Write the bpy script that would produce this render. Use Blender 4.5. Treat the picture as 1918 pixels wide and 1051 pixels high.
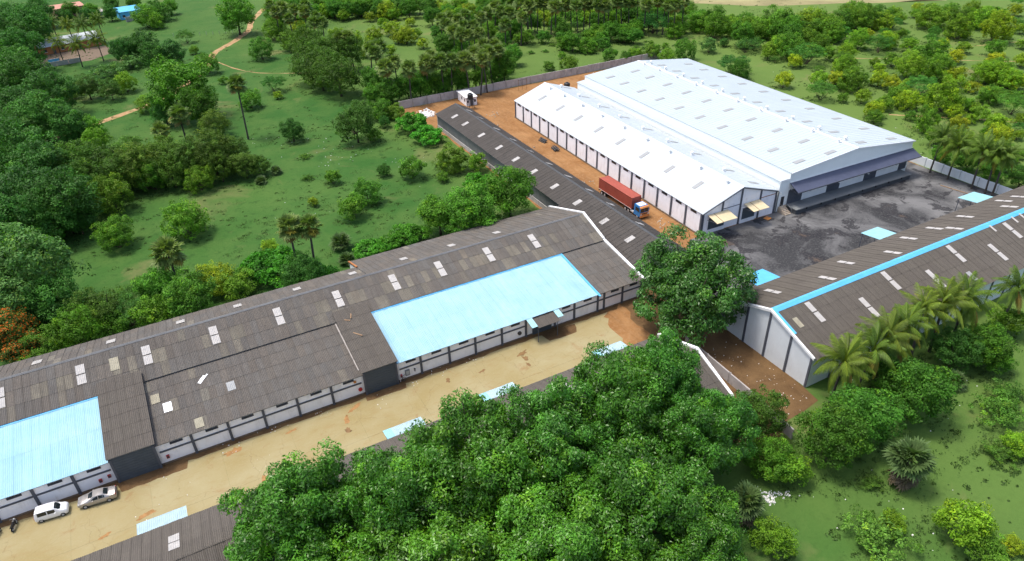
import bpy, bmesh, math, random
import numpy as np
from mathutils import Vector, Matrix

# ------------------------------------------------------------------ reset
for o in list(bpy.data.objects):
    bpy.data.objects.remove(o, do_unlink=True)
sc = bpy.context.scene
COL = sc.collection
R = math.radians

# ------------------------------------------------------------------ camera (site grid: x along the long warehouse, y away from it)
YAW, PITCH, ROLL, CAM_H = 27.5, 32.75, 1.75, 70.0
cd = bpy.data.cameras.new('camera')
cam = bpy.data.objects.new('camera', cd)
COL.objects.link(cam)
cd.sensor_fit = 'HORIZONTAL'
cd.sensor_width = 36.0
cd.lens = 36.0 * 1315.0 / 1918.0
cd.clip_start, cd.clip_end = 1.0, 5000.0
cam.location = (0, 0, CAM_H)
cam.matrix_world = (Matrix.Translation((0, 0, CAM_H)) @ Matrix.Rotation(R(-YAW), 4, 'Z')
                    @ Matrix.Rotation(R(90 - PITCH), 4, 'X') @ Matrix.Rotation(R(-ROLL), 4, 'Z'))
sc.camera = cam

# ------------------------------------------------------------------ sky, sun, exposure
LIGHT_DIR = Vector((0.66, -0.56, -2.35)).normalized()     # the way the light travels
sun_to = -LIGHT_DIR
w = bpy.data.worlds.new('World')
sc.world = w
w.use_nodes = True
nt = w.node_tree
bg = nt.nodes['Background']
sky = nt.nodes.new('ShaderNodeTexSky')
sky.sky_type = 'NISHITA'
sky.sun_disc = False
sky.sun_elevation = math.asin(sun_to.z)
sky.sun_rotation = math.atan2(sun_to.x, sun_to.y)
sky.air_density, sky.dust_density, sky.ozone_density = 1.0, 4.0, 0.6
nt.links.new(sky.outputs[0], bg.inputs[0])
bg.inputs[1].default_value = 0.15
sl = bpy.data.lights.new('sun', 'SUN')
sl.energy, sl.angle, sl.color = 1.5, R(10), (1.0, 0.955, 0.88)
so = bpy.data.objects.new('sun', sl)
COL.objects.link(so)
so.rotation_euler = LIGHT_DIR.to_track_quat('-Z', 'Y').to_euler()
so.location = (0, 0, 120)
vs = sc.view_settings
vs.view_transform, vs.look, vs.gamma, vs.exposure = 'Standard', 'None', 1.0, 0.90
vs.use_curve_mapping = False
sc.render.engine = 'CYCLES'

# ------------------------------------------------------------------ materials
MATS = {}
def N(nt, t, **kw):
    n = nt.nodes.new(t)
    for k, v in kw.items():
        setattr(n, k, v)
    return n

def base_mat(name, rough=0.7, spec=0.3, metal=0.0):
    m = bpy.data.materials.new(name)
    m.use_nodes = True
    p = m.node_tree.nodes['Principled BSDF']
    p.inputs['Roughness'].default_value = rough
    p.inputs['Specular IOR Level'].default_value = spec
    p.inputs['Metallic'].default_value = metal
    MATS[name] = m
    return m, m.node_tree, p

def mixc(nt, fac, a, b, mode='MIX'):
    n = N(nt, 'ShaderNodeMix', data_type='RGBA', blend_type=mode)
    for sock, v in ((n.inputs[0], fac), (n.inputs[6], a), (n.inputs[7], b)):
        if isinstance(v, (int, float)):
            sock.default_value = v
        elif isinstance(v, tuple):
            sock.default_value = (*v, 1) if len(v) == 3 else v
        else:
            nt.links.new(v, sock)
    return n.outputs[2]

def noise(nt, scale, detail=4, rough=.55, dist=0.0, vec=None):
    n = N(nt, 'ShaderNodeTexNoise')
    n.inputs['Scale'].default_value = scale
    n.inputs['Detail'].default_value = detail
    n.inputs['Roughness'].default_value = rough
    n.inputs['Distortion'].default_value = dist
    if vec is not None:
        nt.links.new(vec, n.inputs['Vector'])
    return n.outputs[0]

def ramp(nt, fac, lo, hi, a=0.0, b=1.0):
    n = N(nt, 'ShaderNodeMapRange')
    nt.links.new(fac, n.inputs[0])
    for i, v in enumerate((lo, hi, a, b)):
        n.inputs[i + 1].default_value = v
    return n.outputs[0]

def wpos(nt, sx=1, sy=1, sz=1):
    g = N(nt, 'ShaderNodeNewGeometry')
    m = N(nt, 'ShaderNodeMapping')
    m.inputs['Scale'].default_value = (sx, sy, sz)
    nt.links.new(g.outputs['Position'], m.inputs[0])
    return m.outputs[0]

def bump(nt, p, h, strength=.3, dist=.05):
    b = N(nt, 'ShaderNodeBump')
    b.inputs['Strength'].default_value = strength
    b.inputs['Distance'].default_value = dist
    nt.links.new(h, b.inputs['Height'])
    nt.links.new(b.outputs[0], p.inputs['Normal'])

def plain(name, col, rough=.6, spec=.3, metal=0.0, var=.12, scale=.7, dirt=None, dirt_amt=.35):
    """paint / plaster: base colour with weathering noise in world space"""
    m, nt, p = base_mat(name, rough, spec, metal)
    v = wpos(nt)
    n1 = noise(nt, scale, 5, .6, 0, v)
    c = mixc(nt, ramp(nt, n1, .3, .7), tuple(x * (1 - var) for x in col), tuple(min(1, x * (1 + var * .6)) for x in col))
    if dirt:
        n2 = noise(nt, scale * 2.3, 6, .65, .4, wpos(nt, 1, 1, .35))
        c = mixc(nt, ramp(nt, n2, .52, .72, 0, dirt_amt), c, dirt)
    nt.links.new(c, p.inputs['Base Color'])
    return m

def metal_roof(name, col):
    m, nt, p = base_mat(name, .45, .35)
    a = noise(nt, .12, 5, .6, .2, wpos(nt))
    s = noise(nt, .9, 6, .7, .1, wpos(nt, .12, 1.6, .12))
    c = mixc(nt, ramp(nt, a, .35, .68, 0, .6), col, tuple(x * .90 for x in col))
    c = mixc(nt, ramp(nt, s, .46, .74, 0, .28), c, (col[0] * .72, col[1] * .72, col[2] * .69))
    nt.links.new(c, p.inputs['Base Color'])
    return m

def tinted_sheet(name, col, rough, stain, spec=.2, streak=(.07, .064, .058), n2amt=.35):
    """corrugated sheets: object colour x mesh tint x stains"""
    m, nt, p = base_mat(name, rough, spec)
    oi = N(nt, 'ShaderNodeObjectInfo')
    at = N(nt, 'ShaderNodeAttribute', attribute_name='tint')
    c = mixc(nt, 1.0, oi.outputs['Color'], at.outputs['Color'], 'MULTIPLY')
    c = mixc(nt, 1.0, c, col, 'MULTIPLY')
    v = wpos(nt)
    n1 = noise(nt, .35, 6, .65, .3, v)
    c = mixc(nt, ramp(nt, n1, .35, .7, 0, .55), c, stain)
    st = noise(nt, 1.0, 6, .7, .2, wpos(nt, 2.6, .22, .22) if name == 'asbestos_sheet' else wpos(nt, 3.0, .12, .12))
    c = mixc(nt, ramp(nt, st, .42, .72, 0, .42), c, streak)
    n2 = noise(nt, 3.5, 5, .7, 0, v)
    c = mixc(nt, ramp(nt, n2, .4, .75, 0, n2amt), c, tuple(x * .5 for x in stain))
    nt.links.new(c, p.inputs['Base Color'])
    bump(nt, p, n2, .25, .02)
    return m

def leaf_mat(name, gloss=.45, trans=.28, spec=.18):
    """leaf colour = object colour x per-leaf tone"""
    m, nt, p = base_mat(name, gloss, spec)
    oi = N(nt, 'ShaderNodeObjectInfo')
    at = N(nt, 'ShaderNodeAttribute', attribute_name='tone')
    c = mixc(nt, 1.0, oi.outputs['Color'], at.outputs['Color'], 'MULTIPLY')
    c = mixc(nt, 1.0, c, (1.10, 1.03, .85), 'MULTIPLY')
    nt.links.new(c, p.inputs['Base Color'])
    tr = N(nt, 'ShaderNodeBsdfTranslucent')
    ty = mixc(nt, 1.0, c, (1.05, 1.3, .4), 'MULTIPLY')
    nt.links.new(ty, tr.inputs[0])
    mx = N(nt, 'ShaderNodeMixShader')
    mx.inputs[0].default_value = trans
    nt.links.new(p.outputs[0], mx.inputs[1])
    nt.links.new(tr.outputs[0], mx.inputs[2])
    out = nt.nodes['Material Output']
    nt.links.new(mx.outputs[0], out.inputs[0])
    return m

def ground_mat():
    m, nt, p = base_mat('grass_ground', .9, .1)
    v = wpos(nt)
    big = noise(nt, .018, 4, .55, .2, v)
    mid = noise(nt, .12, 5, .6, .3, v)
    fine = noise(nt, 1.6, 6, .7, 0, v)
    c = mixc(nt, ramp(nt, big, .38, .64), (.029, .094, .017), (.058, .126, .026))
    c = mixc(nt, ramp(nt, mid, .40, .66, 0, .8), c, (.068, .130, .029))
    c = mixc(nt, ramp(nt, fine, .45, .72, 0, .55), c, (.028, .084, .014))
    tuft = noise(nt, .55, 5, .68, .4, v)
    c = mixc(nt, ramp(nt, tuft, .55, .66, 0, .7), c, (.026, .070, .014))
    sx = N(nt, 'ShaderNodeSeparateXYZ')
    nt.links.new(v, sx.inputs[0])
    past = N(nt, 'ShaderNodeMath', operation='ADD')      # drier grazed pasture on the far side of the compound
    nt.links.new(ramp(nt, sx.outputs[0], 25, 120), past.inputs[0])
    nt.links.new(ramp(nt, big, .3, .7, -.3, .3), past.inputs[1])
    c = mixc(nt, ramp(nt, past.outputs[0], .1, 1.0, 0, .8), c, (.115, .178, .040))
    dry = noise(nt, .05, 6, .62, .6, v)
    c = mixc(nt, ramp(nt, dry, .57, .72, 0, .75), c, (.17, .155, .065))
    nt.links.new(c, p.inputs['Base Color'])
    bump(nt, p, fine, .5, .12)

def dirt_mat():
    m, nt, p = base_mat('orange_dirt', .95, .1)
    v = wpos(nt)
    a = noise(nt, .16, 6, .65, .5, v)
    b = noise(nt, 1.4, 6, .7, .2, v)
    trk = noise(nt, .9, 5, .7, .6, wpos(nt, 1.0, .16, 1))
    c = mixc(nt, ramp(nt, a, .35, .68), (.22, .105, .038), (.32, .175, .075))
    c = mixc(nt, ramp(nt, trk, .45, .7, 0, .6), c, (.16, .08, .034))
    c = mixc(nt, ramp(nt, b, .48, .72, 0, .5), c, (.35, .225, .12))
    nt.links.new(c, p.inputs['Base Color'])
    bump(nt, p, b, .7, .15)

def brown_dirt_mat():
    m, nt, p = base_mat('brown_dirt', .95, .1)
    v = wpos(nt)
    a = noise(nt, .3, 6, .65, .5, v)
    b = noise(nt, 2.2, 6, .7, .2, v)
    c = mixc(nt, ramp(nt, a, .35, .68), (.095, .056, .027), (.160, .098, .046))
    c = mixc(nt, ramp(nt, b, .55, .74, 0, .5), c, (.19, .13, .075))
    nt.links.new(c, p.inputs['Base Color'])
    bump(nt, p, b, .7, .12)

def yard_mat():
    m, nt, p = base_mat('ash_asphalt', .9, .2)
    v = wpos(nt)
    a = noise(nt, .085, 7, .62, .9, v)
    b = noise(nt, .20, 7, .62, .6, v)
    f = noise(nt, 2.6, 5, .7, 0, v)
    c = mixc(nt, ramp(nt, a, .40, .62), (.034, .035, .037), (.150, .150, .150))
    c = mixc(nt, ramp(nt, b, .535, .565, 0, .85), c, (.022, .022, .025))
    c = mixc(nt, ramp(nt, f, .5, .75, 0, .45), c, (.21, .2, .19))
    br = noise(nt, .2, 5, .6, .3, v)
    c = mixc(nt, ramp(nt, br, .63, .74, 0, .5), c, (.16, .11, .075))
    nt.links.new(c, p.inputs['Base Color'])
    bump(nt, p, b, .4, .04)

def concrete_yellow():
    m, nt, p = base_mat('sandy_concrete', .85, .2)
    v = wpos(nt)
    a = noise(nt, .13, 6, .6, .4, v)
    b = noise(nt, .9, 6, .68, .3, wpos(nt, .35, 1.3, 1))
    f = noise(nt, 4, 5, .7, 0, v)
    c = mixc(nt, ramp(nt, a, .36, .66), (.265, .212, .094), (.31, .27, .148))
    c = mixc(nt, ramp(nt, b, .54, .74, 0, .55), c, (.25, .165, .066))
    r = noise(nt, .26, 6, .65, .8, v)
    c = mixc(nt, ramp(nt, r, .60, .72, 0, .6), c, (.235, .125, .05))
    c = mixc(nt, ramp(nt, f, .5, .8, 0, .3), c, (.37, .33, .22))
    vo = N(nt, 'ShaderNodeTexVoronoi', feature='DISTANCE_TO_EDGE')
    vo.inputs['Scale'].default_value = .16
    wv = N(nt, 'ShaderNodeVectorMath', operation='MULTIPLY_ADD')
    nz = N(nt, 'ShaderNodeTexNoise')
    nz.inputs['Scale'].default_value = .5
    nz.inputs['Detail'].default_value = 6
    nt.links.new(v, nz.inputs['Vector'])
    nt.links.new(nz.outputs[1], wv.inputs[0])
    wv.inputs[1].default_value = (3, 3, 0)
    nt.links.new(v, wv.inputs[2])
    nt.links.new(wv.outputs[0], vo.inputs['Vector'])
    c = mixc(nt, ramp(nt, vo.outputs[0], .0, .007, .32, 0), c, (.14, .09, .045))
    nt.links.new(c, p.inputs['Base Color'])
    bump(nt, p, f, .15, .01)

def track_mat():
    m, nt, p = base_mat('track_dirt', .95, .1)
    v = wpos(nt)
    a = noise(nt, .5, 6, .65, .5, v)
    c = mixc(nt, ramp(nt, a, .38, .66), (.30, .18, .085), (.42, .29, .16))
    g = noise(nt, .35, 5, .65, .3, v)
    c = mixc(nt, ramp(nt, g, .56, .68, 0, .8), c, (.13, .15, .05))
    nt.links.new(c, p.inputs['Base Color'])

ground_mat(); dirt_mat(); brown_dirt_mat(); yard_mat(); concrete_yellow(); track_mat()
leaf_mat('leaf_glossy', .38, .20, .38)
for nm in ('leaf', 'leaf_feather', 'palm_leaf'):
    leaf_mat(nm, .55 if nm != 'palm_leaf' else .48, .30)
tinted_sheet('asbestos_sheet', (1, 1, 1), .9, (.105, .093, .083), .12)
tinted_sheet('painted_sheet', (1, 1, 1), .5, (.37, .54, .62), .3, (.20, .39, .52), .12)
plain('blue_paint', (.10, .42, .72), .5, .3, var=.1)
plain('pale_blue_sheet', (.26, .50, .55), .45, .35, var=.12, scale=1.2)
plain('translucent_sheet', (.34, .46, .51), .4, .4, var=.12, scale=1.0, dirt=(.42, .55, .62), dirt_amt=.4)
plain('skylight', (.40, .388, .372), .5, .3, var=.14, scale=1.8, dirt=(.33, .30, .27), dirt_amt=.5)
plain('old_skylight', (.30, .28, .21), .7, .2, var=.2, scale=1.5)
metal_roof('white_roof', (.49, .54, .565))
plain('white_trim', (.82, .83, .83), .55, .3, var=.06)
plain('pale_wall', (.84, .835, .855), .8, .2, var=.06, scale=.5, dirt=(.50, .46, .43), dirt_amt=.4)
plain('cool_wall', (.66, .70, .725), .8, .2, var=.05, scale=.5, dirt=(.5, .5, .48), dirt_amt=.3)
plain('cream_metal_wall', (.80, .835, .82), .5, .3, var=.04, scale=.3)
plain('slate_paint', (.082, .090, .110), .65, .3, var=.15)
plain('slate_door', (.066, .082, .100), .55, .3, var=.15)
plain('canopy_navy', (.070, .080, .125), .5, .35, var=.12)
plain('dark_window', (.020, .024, .028), .35, .5, var=.2)
plain('roof_vent_grey', (.30, .31, .31), .5, .3, var=.1)
plain('tan_awning', (.58, .49, .31), .6, .3, var=.08, dirt=(.45, .35, .2), dirt_amt=.3)
plain('grey_concrete', (.40, .375, .36), .9, .15, var=.2, scale=.4, dirt=(.16, .14, .13), dirt_amt=.6)
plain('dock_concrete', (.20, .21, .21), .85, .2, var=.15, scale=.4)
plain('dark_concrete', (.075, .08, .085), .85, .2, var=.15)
plain('plinth', (.17, .13, .095), .95, .1, var=.25, scale=1.2)
metal_roof('large_white_roof', (.43, .49, .515))
plain('dark_sheet_wall', (.145, .15, .155), .7, .2, var=.2, scale=.35, dirt=(.07, .07, .07), dirt_amt=.5)
plain('bark', (.085, .066, .05), .95, .1, var=.3, scale=2)
plain('palm_bark', (.075, .068, .06), .95, .1, var=.3, scale=2)
plain('container_red', (.36, .085, .055), .6, .3, var=.12, scale=.6, dirt=(.25, .06, .04), dirt_amt=.4)
plain('truck_blue', (.025, .17, .42), .4, .4, var=.1)
plain('truck_orange', (.55, .22, .06), .5, .4, var=.1)
plain('black_rubber', (.018, .018, .019), .85, .2, var=.2)
plain('dark_steel', (.05, .05, .052), .6, .4, var=.2)
plain('car_white', (.78, .79, .80), .25, .5, var=.02)
plain('rim_grey', (.35, .36, .37), .4, .5, var=.1)
plain('lamp_red', (.4, .03, .02), .3, .5, var=.1)
plain('lamp_clear', (.6, .62, .62), .2, .6, var=.1)
plain('red_paint', (.40, .03, .03), .5, .3, var=.2)
plain('orange_paint', (.50, .20, .05), .5, .3, var=.2)
plain('tank_black', (.020, .022, .026), .45, .4, var=.2)
plain('timber', (.30, .20, .12), .9, .1, var=.3, scale=3)
plain('pink_wall', (.45, .24, .18), .85, .1, var=.15)
plain('ochre_wall', (.40, .17, .07), .85, .1, var=.25)
plain('litter_white', (.75, .74, .71), .8, .2, var=.1)
plain('rubble', (.42, .35, .27), .9, .1, var=.25, scale=2)
plain('wet_stain', (.20, .115, .045), .55, .3, var=.25, scale=1.5)
plain('rust_stain', (.32, .18, .075), .9, .1, var=.3, scale=1.5)
plain('far_field', (.27, .24, .12), .95, .1, var=.3, scale=.06)
m, nt, p = base_mat('car_silver', .3, .5, .55)
p.inputs['Base Color'].default_value = (.40, .385, .37, 1)
m, nt, p = base_mat('car_glass', .08, .6)
p.inputs['Base Color'].default_value = (.012, .018, .020, 1)
for nm in ('car_white',):
    MATS[nm].node_tree.nodes['Principled BSDF'].inputs['Coat Weight'].default_value = .5

# ------------------------------------------------------------------ mesh helpers
class MB:
    """collects boxes, prisms, tubes into one mesh"""
    def __init__(s):
        s.v, s.f = [], []
    def quad(s, *pts):
        n = len(s.v)
        s.v += [tuple(p) for p in pts]
        s.f.append(tuple(range(n, n + len(pts))))
        return s
    def hull8(s, lo, hi):
        """lo, hi: four points each, same winding (ccw seen from above)"""
        n = len(s.v)
        s.v += [tuple(p) for p in lo] + [tuple(p) for p in hi]
        s.f += [(n+3, n+2, n+1, n), (n+4, n+5, n+6, n+7)]
        for i in range(4):
            j = (i + 1) % 4
            s.f.append((n+i, n+j, n+4+j, n+4+i))
        return s
    def box(s, x0, x1, y0, y1, z0, z1):
        q = ((x0, y0), (x1, y0), (x1, y1), (x0, y1))
        return s.hull8([(x, y, z0) for x, y in q], [(x, y, z1) for x, y in q])
    def slab(s, a, b, c, d, t):
        """sloped slab: four top corners ccw from above, thickness t downwards"""
        P = (a, b, c, d)
        return s.hull8([(x, y, z - t) for x, y, z in P], P)
    def prism(s, poly, vec):
        """closed prism: planar polygon (list of points) swept by vec"""
        n = len(s.v); k = len(poly)
        s.v += [tuple(p) for p in poly] + [tuple(Vector(p) + Vector(vec)) for p in poly]
        s.f.append(tuple(range(n + k - 1, n - 1, -1)))
        s.f.append(tuple(range(n + k, n + 2 * k)))
        for i in range(k):
            j = (i + 1) % k
            s.f.append((n + i, n + j, n + k + j, n + k + i))
        return s
    def tube(s, pts, rad, seg=8, cap=True):
        pts = [Vector(p) for p in pts]
        if not isinstance(rad, (list, tuple)):
            rad = [rad] * len(pts)
        n = len(s.v)
        for i, p in enumerate(pts):
            d = (pts[min(i + 1, len(pts) - 1)] - pts[max(i - 1, 0)]).normalized()
            a = d.orthogonal().normalized() if abs(d.z) < .9 else Vector((1, 0, 0))
            a = (a - d * a.dot(d)).normalized()
            b = d.cross(a)
            for k in range(seg):
                t = 2 * math.pi * k / seg
                s.v.append(tuple(p + (a * math.cos(t) + b * math.sin(t)) * rad[i]))
        for i in range(len(pts) - 1):
            for k in range(seg):
                q = (k + 1) % seg
                s.f.append((n + i*seg + k, n + i*seg + q, n + (i+1)*seg + q, n + (i+1)*seg + k))
        if cap:
            s.f.append(tuple(range(n + seg - 1, n - 1, -1)))
            m = n + (len(pts) - 1) * seg
            s.f.append(tuple(range(m, m + seg)))
        return s
    def lathe(s, prof, c=(0, 0, 0), seg=16):
        pts = [(c[0], c[1], c[2] + z) for r, z in prof]
        return s.tube(pts, [max(r, .001) for r, z in prof], seg)
    def mesh(s, name, smooth=False):
        me = bpy.data.meshes.new(name)
        me.from_pydata(s.v, [], s.f)
        if smooth:
            for p in me.polygons:
                p.use_smooth = True
        me.update()
        return me
    def build(s, name, mat, parent=None, smooth=False, loc=None):
        return obj(name, s.mesh(name, smooth), mat, parent, loc)

def obj(name, me, mat=None, parent=None, loc=None):
    o = bpy.data.objects.new(name, me)
    COL.objects.link(o)
    if mat is not None and not me.materials:
        me.materials.append(MATS[mat])
    if parent is not None:
        o.parent = parent
    if loc is not None:
        o.location = loc
    return o

def tag(o, label=None, cat=None, group=None, kind=None):
    if label: o['label'] = label
    if cat: o['category'] = cat
    if group: o['group'] = group
    if kind: o['kind'] = kind
    return o

def thing(name, label, cat, loc=(0, 0, 0), rz=0.0, group=None):
    o = bpy.data.objects.new(name, None)
    COL.objects.link(o)
    o.empty_display_size = .5
    o.location, o.rotation_euler = loc, (0, 0, rz)
    return tag(o, label, cat, group)

def copy_tree(o, parent=None):
    c = o.copy()
    COL.objects.link(c)
    c.parent = parent
    for ch in o.children:
        copy_tree(ch, c)
    return c

def struct(o):
    o['kind'] = 'structure'
    return o

def blob_sheet(name, pts, z, mat, seed=0, jag=.6, sub=4, kind='structure', parent=None, smoothing=True):
    """flat ground patch with an irregular edge"""
    rnd = random.Random(seed)
    out = []
    n = len(pts)
    for i in range(n):
        a, b = Vector(pts[i]), Vector(pts[(i + 1) % n])
        k = max(1, int((b - a).length / sub))
        for j in range(k):
            p = a.lerp(b, j / k)
            out.append((p.x + rnd.uniform(-jag, jag), p.y + rnd.uniform(-jag, jag)))
    bm = bmesh.new()
    vs_ = [bm.verts.new((x, y, z)) for x, y in out]
    f = bm.faces.new(vs_)
    if f.normal.z < 0:
        f.normal_flip()
    bmesh.ops.triangulate(bm, faces=bm.faces[:])
    me = bpy.data.meshes.new(name)
    bm.to_mesh(me)
    bm.free()
    o = obj(name, me, mat, parent)
    if kind:
        o['kind'] = kind
    return o

def ribbon(name, pts, width, z, mat, seed=0, jag=.25):
    """track: a strip of varying width along a line"""
    rnd = random.Random(seed)
    P = []
    for i in range(len(pts) - 1):
        a, b = Vector(pts[i]), Vector(pts[i + 1])
        k = max(1, int((b - a).length / 2.5))
        P += [a.lerp(b, j / k) for j in range(k)]
    P.append(Vector(pts[-1]))
    for _ in range(6):
        P = [P[0]] + [(P[i-1] + P[i] * 2 + P[i+1]) / 4 for i in range(1, len(P) - 1)] + [P[-1]]
    mb = MB()
    for i, p in enumerate(P):
        d = (P[min(i+1, len(P)-1)] - P[max(i-1, 0)]).normalized()
        nrm = Vector((-d.y, d.x))
        l = p + nrm * (width / 2 + rnd.uniform(-jag, jag)); r = p - nrm * (width / 2 + rnd.uniform(-jag, jag))
        mb.v += [(r.x, r.y, z), (l.x, l.y, z)]
    for i in range(len(P) - 1):
        mb.f.append((2*i, 2*i+2, 2*i+3, 2*i+1))
    return struct(mb.build(name, mat))

# ================================================================== THE GROUND
rng = random.Random(11)
mb = MB()
mb.quad((-700, -400, 0), (1400, -400, 0), (1400, 1500, 0), (-700, 1500, 0))
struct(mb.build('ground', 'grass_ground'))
blob_sheet('dirt_yard', [(66, 197.3), (158, 197.9), (158, 90), (81, 84), (69.2, 84), (69.2, 180), (64, 190)], .004, 'orange_dirt', 3, .35)
blob_sheet('brown_dirt_yard', [(59.5, 82), (76, 82), (76, 66), (73, 49.5), (72.5, 45.8), (66, 45.5), (58, 41), (53.5, 47), (60, 50), (60.6, 66)], .008, 'brown_dirt', 4, .5, 2.5)
blob_sheet('asphalt_yard', [(88, 91.5), (111, 91.5), (112, 95), (158, 95), (158.2, 66), (74.5, 66), (76, 80), (82, 86)], .012, 'ash_asphalt', 5, .2, 3)
# rutted strip of the yard between the warehouses and the dark shed is the dirt yard itself
# dirt tracks across the fields
ribbon('dirt_track', [(63, 372), (58.5, 362), (51, 345), (48.7, 331), (37, 310), (28.5, 300), (26, 290), (22, 275), (5.9, 248.2), (-.8, 243.4), (-13.1, 235.5), (-19.6, 230), (-26.3, 226.8), (-45, 222)], 2.6, .006, 'track_dirt', 1)
ribbon('field_path', [(26, 290), (31, 272), (37, 260.5), (49.2, 253.2), (60, 246)], .5, .009, 'track_dirt', 2, .2)
for i, (a, b) in enumerate((((182, 118), (205, 96)), ((215, 165), (262, 128)), ((262, 150), (300, 140)), ((235, 205), (255, 190)))):
    ribbon('cattle_path', [a, ((a[0]+b[0])/2 + 2, (a[1]+b[1])/2 - 1), b], .45, .010 + i * .002, 'track_dirt', 20 + i, .2)
blob_sheet('ploughed_field', [(235, 262), (262, 236), (330, 203), (420, 190), (460, 300), (330, 420), (240, 360)], .005, 'far_field', 8, 2, 10)

# the sandy concrete driveway in slabs
drive = thing('driveway', 'sandy yellow concrete driveway between the long sheds', 'driveway')
for k in ('label', 'category'):
    del drive[k]
struct(drive)
xs = [-60, -44, -31.5, -22.3, -13.2, -4.1, 5, 14.2, 23.4, 32.6, 41.8, 51, 60.3]
for i in range(len(xs) - 1):
    a, b = xs[i] + .005, xs[i + 1] - .005
    mb = MB()
    mb.box(a, b, 63.6, 71.5, -.05, .016)
    mb.build('concrete_slab', 'sandy_concrete', drive)
    mb = MB()
    lo = 79.6
    mb.box(a, b, 71.515, lo, -.05, .018)
    mb.build('concrete_slab', 'sandy_concrete', drive)
blob_sheet('dirt_strip', [(-60, 79.45), (60, 79.45), (64, 79.0), (66, 81), (60, 80.5), (-60, 80.5)], .022, 'brown_dirt', 9, .18, 1.2)
blob_sheet('dirt_strip', [(-16.5, 78.1), (-8.6, 78.15), (-8.3, 79.6), (-16.8, 79.7)], .0265, 'brown_dirt', 10, .12, .8)
blob_sheet('dirt_strip', [(16.4, 78.6), (22.6, 78.4), (22.9, 79.4), (16.6, 79.6)], .0265, 'brown_dirt', 12, .12, .8)
blob_sheet('dirt_strip', [(47, 77.4), (52, 77.3), (53, 79.4), (46.5, 79.5)], .0265, 'brown_dirt', 13, .15, .8)
blob_sheet('dirt_strip', [(56.5, 70), (61.5, 66), (62.5, 80), (58.5, 79)], .0265, 'orange_dirt', 14, .6, 1.2)
# damp stains and rust-coloured spills on the slabs
def stain(cx, cy, w, h, rot, mat, seed, z=.020):
    rnd = random.Random(seed)
    pts = []
    for k in range(14):
        t = 2 * math.pi * k / 14
        r = rnd.uniform(.45, 1.1)
        x, y = math.cos(t) * w * r, math.sin(t) * h * r
        pts.append((cx + x * math.cos(rot) - y * math.sin(rot), cy + x * math.sin(rot) + y * math.cos(rot)))
    return blob_sheet('stain', pts, z + seed * .00015, mat, seed, .07, .18, 'structure')
stain(41.5, 76.9, 1.3, .5, .3, 'wet_stain', 1); stain(41.3, 75.6, .45, .9, .2, 'wet_stain', 2); stain(40.9, 74.1, .4, .6, .1, 'wet_stain', 3)
stain(34.2, 76.3, .9, .35, .3, 'wet_stain', 4); stain(28.6, 76.9, .4, .55, 0, 'wet_stain', 5)
stain(14.3, 78.2, 1.4, .45, .5, 'rust_stain', 6); stain(12.6, 76.4, .5, 1.5, -.3, 'rust_stain', 7); stain(12.2, 74.3, .5, .8, .1, 'wet_stain', 8)
stain(-2.6, 78.2, 1.6, .7, .2, 'rust_stain', 9); stain(5.2, 78.1, 1.3, .25, .3, 'rust_stain', 10)
stain(-14.1, 72.6, 1.4, .5, .2, 'rust_stain', 11); stain(-18.6, 71.8, .9, .35, .3, 'rust_stain', 12); stain(0, 71.2, .5, .8, .3, 'rust_stain', 13)
stain(20.2, 70.9, .9, .3, .1, 'rust_stain', 14)

# ================================================================== CORRUGATED SHEETS
def sheet_mesh(name, mat, w=1.0, l=1.0, waves=5, amp=.030, lap=.035):
    """unit corrugated sheet: x across the waves, y up the slope"""
    seg = waves * 4
    ov = 1.06
    V, Fc = [], []
    for j in (0, 1):
        for i in range(seg + 1):
            x = i / seg * w * ov
            V.append((x, j * l * 1.04, amp * math.cos(2 * math.pi * i / 4) + lap * (1 - j)))
    n = seg + 1
    for i in range(seg):
        Fc.append((i, i + 1, n + i + 1, n + i))
    me = bpy.data.meshes.new(name)
    me.from_pydata(V, [], Fc)
    a = me.color_attributes.new('tint', 'FLOAT_COLOR', 'POINT')
    a.data.foreach_set('color', [1.0] * (4 * len(V)))
    me.materials.append(MATS[mat])
    me.update()
    return me

AC_SHEET = sheet_mesh('roof_sheet', 'asbestos_sheet')
BLUE_SHEET = sheet_mesh('blue_roof_sheet', 'painted_sheet', waves=5, amp=.018, lap=.02)
SHEET_V = {m: np.array([v.co for v in m.vertices]) for m in (AC_SHEET, BLUE_SHEET)}
SHEET_F = {m: np.array([p.vertices for p in m.polygons]) for m in (AC_SHEET, BLUE_SHEET)}
CAMV = Vector((0, 0, CAM_H))

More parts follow.
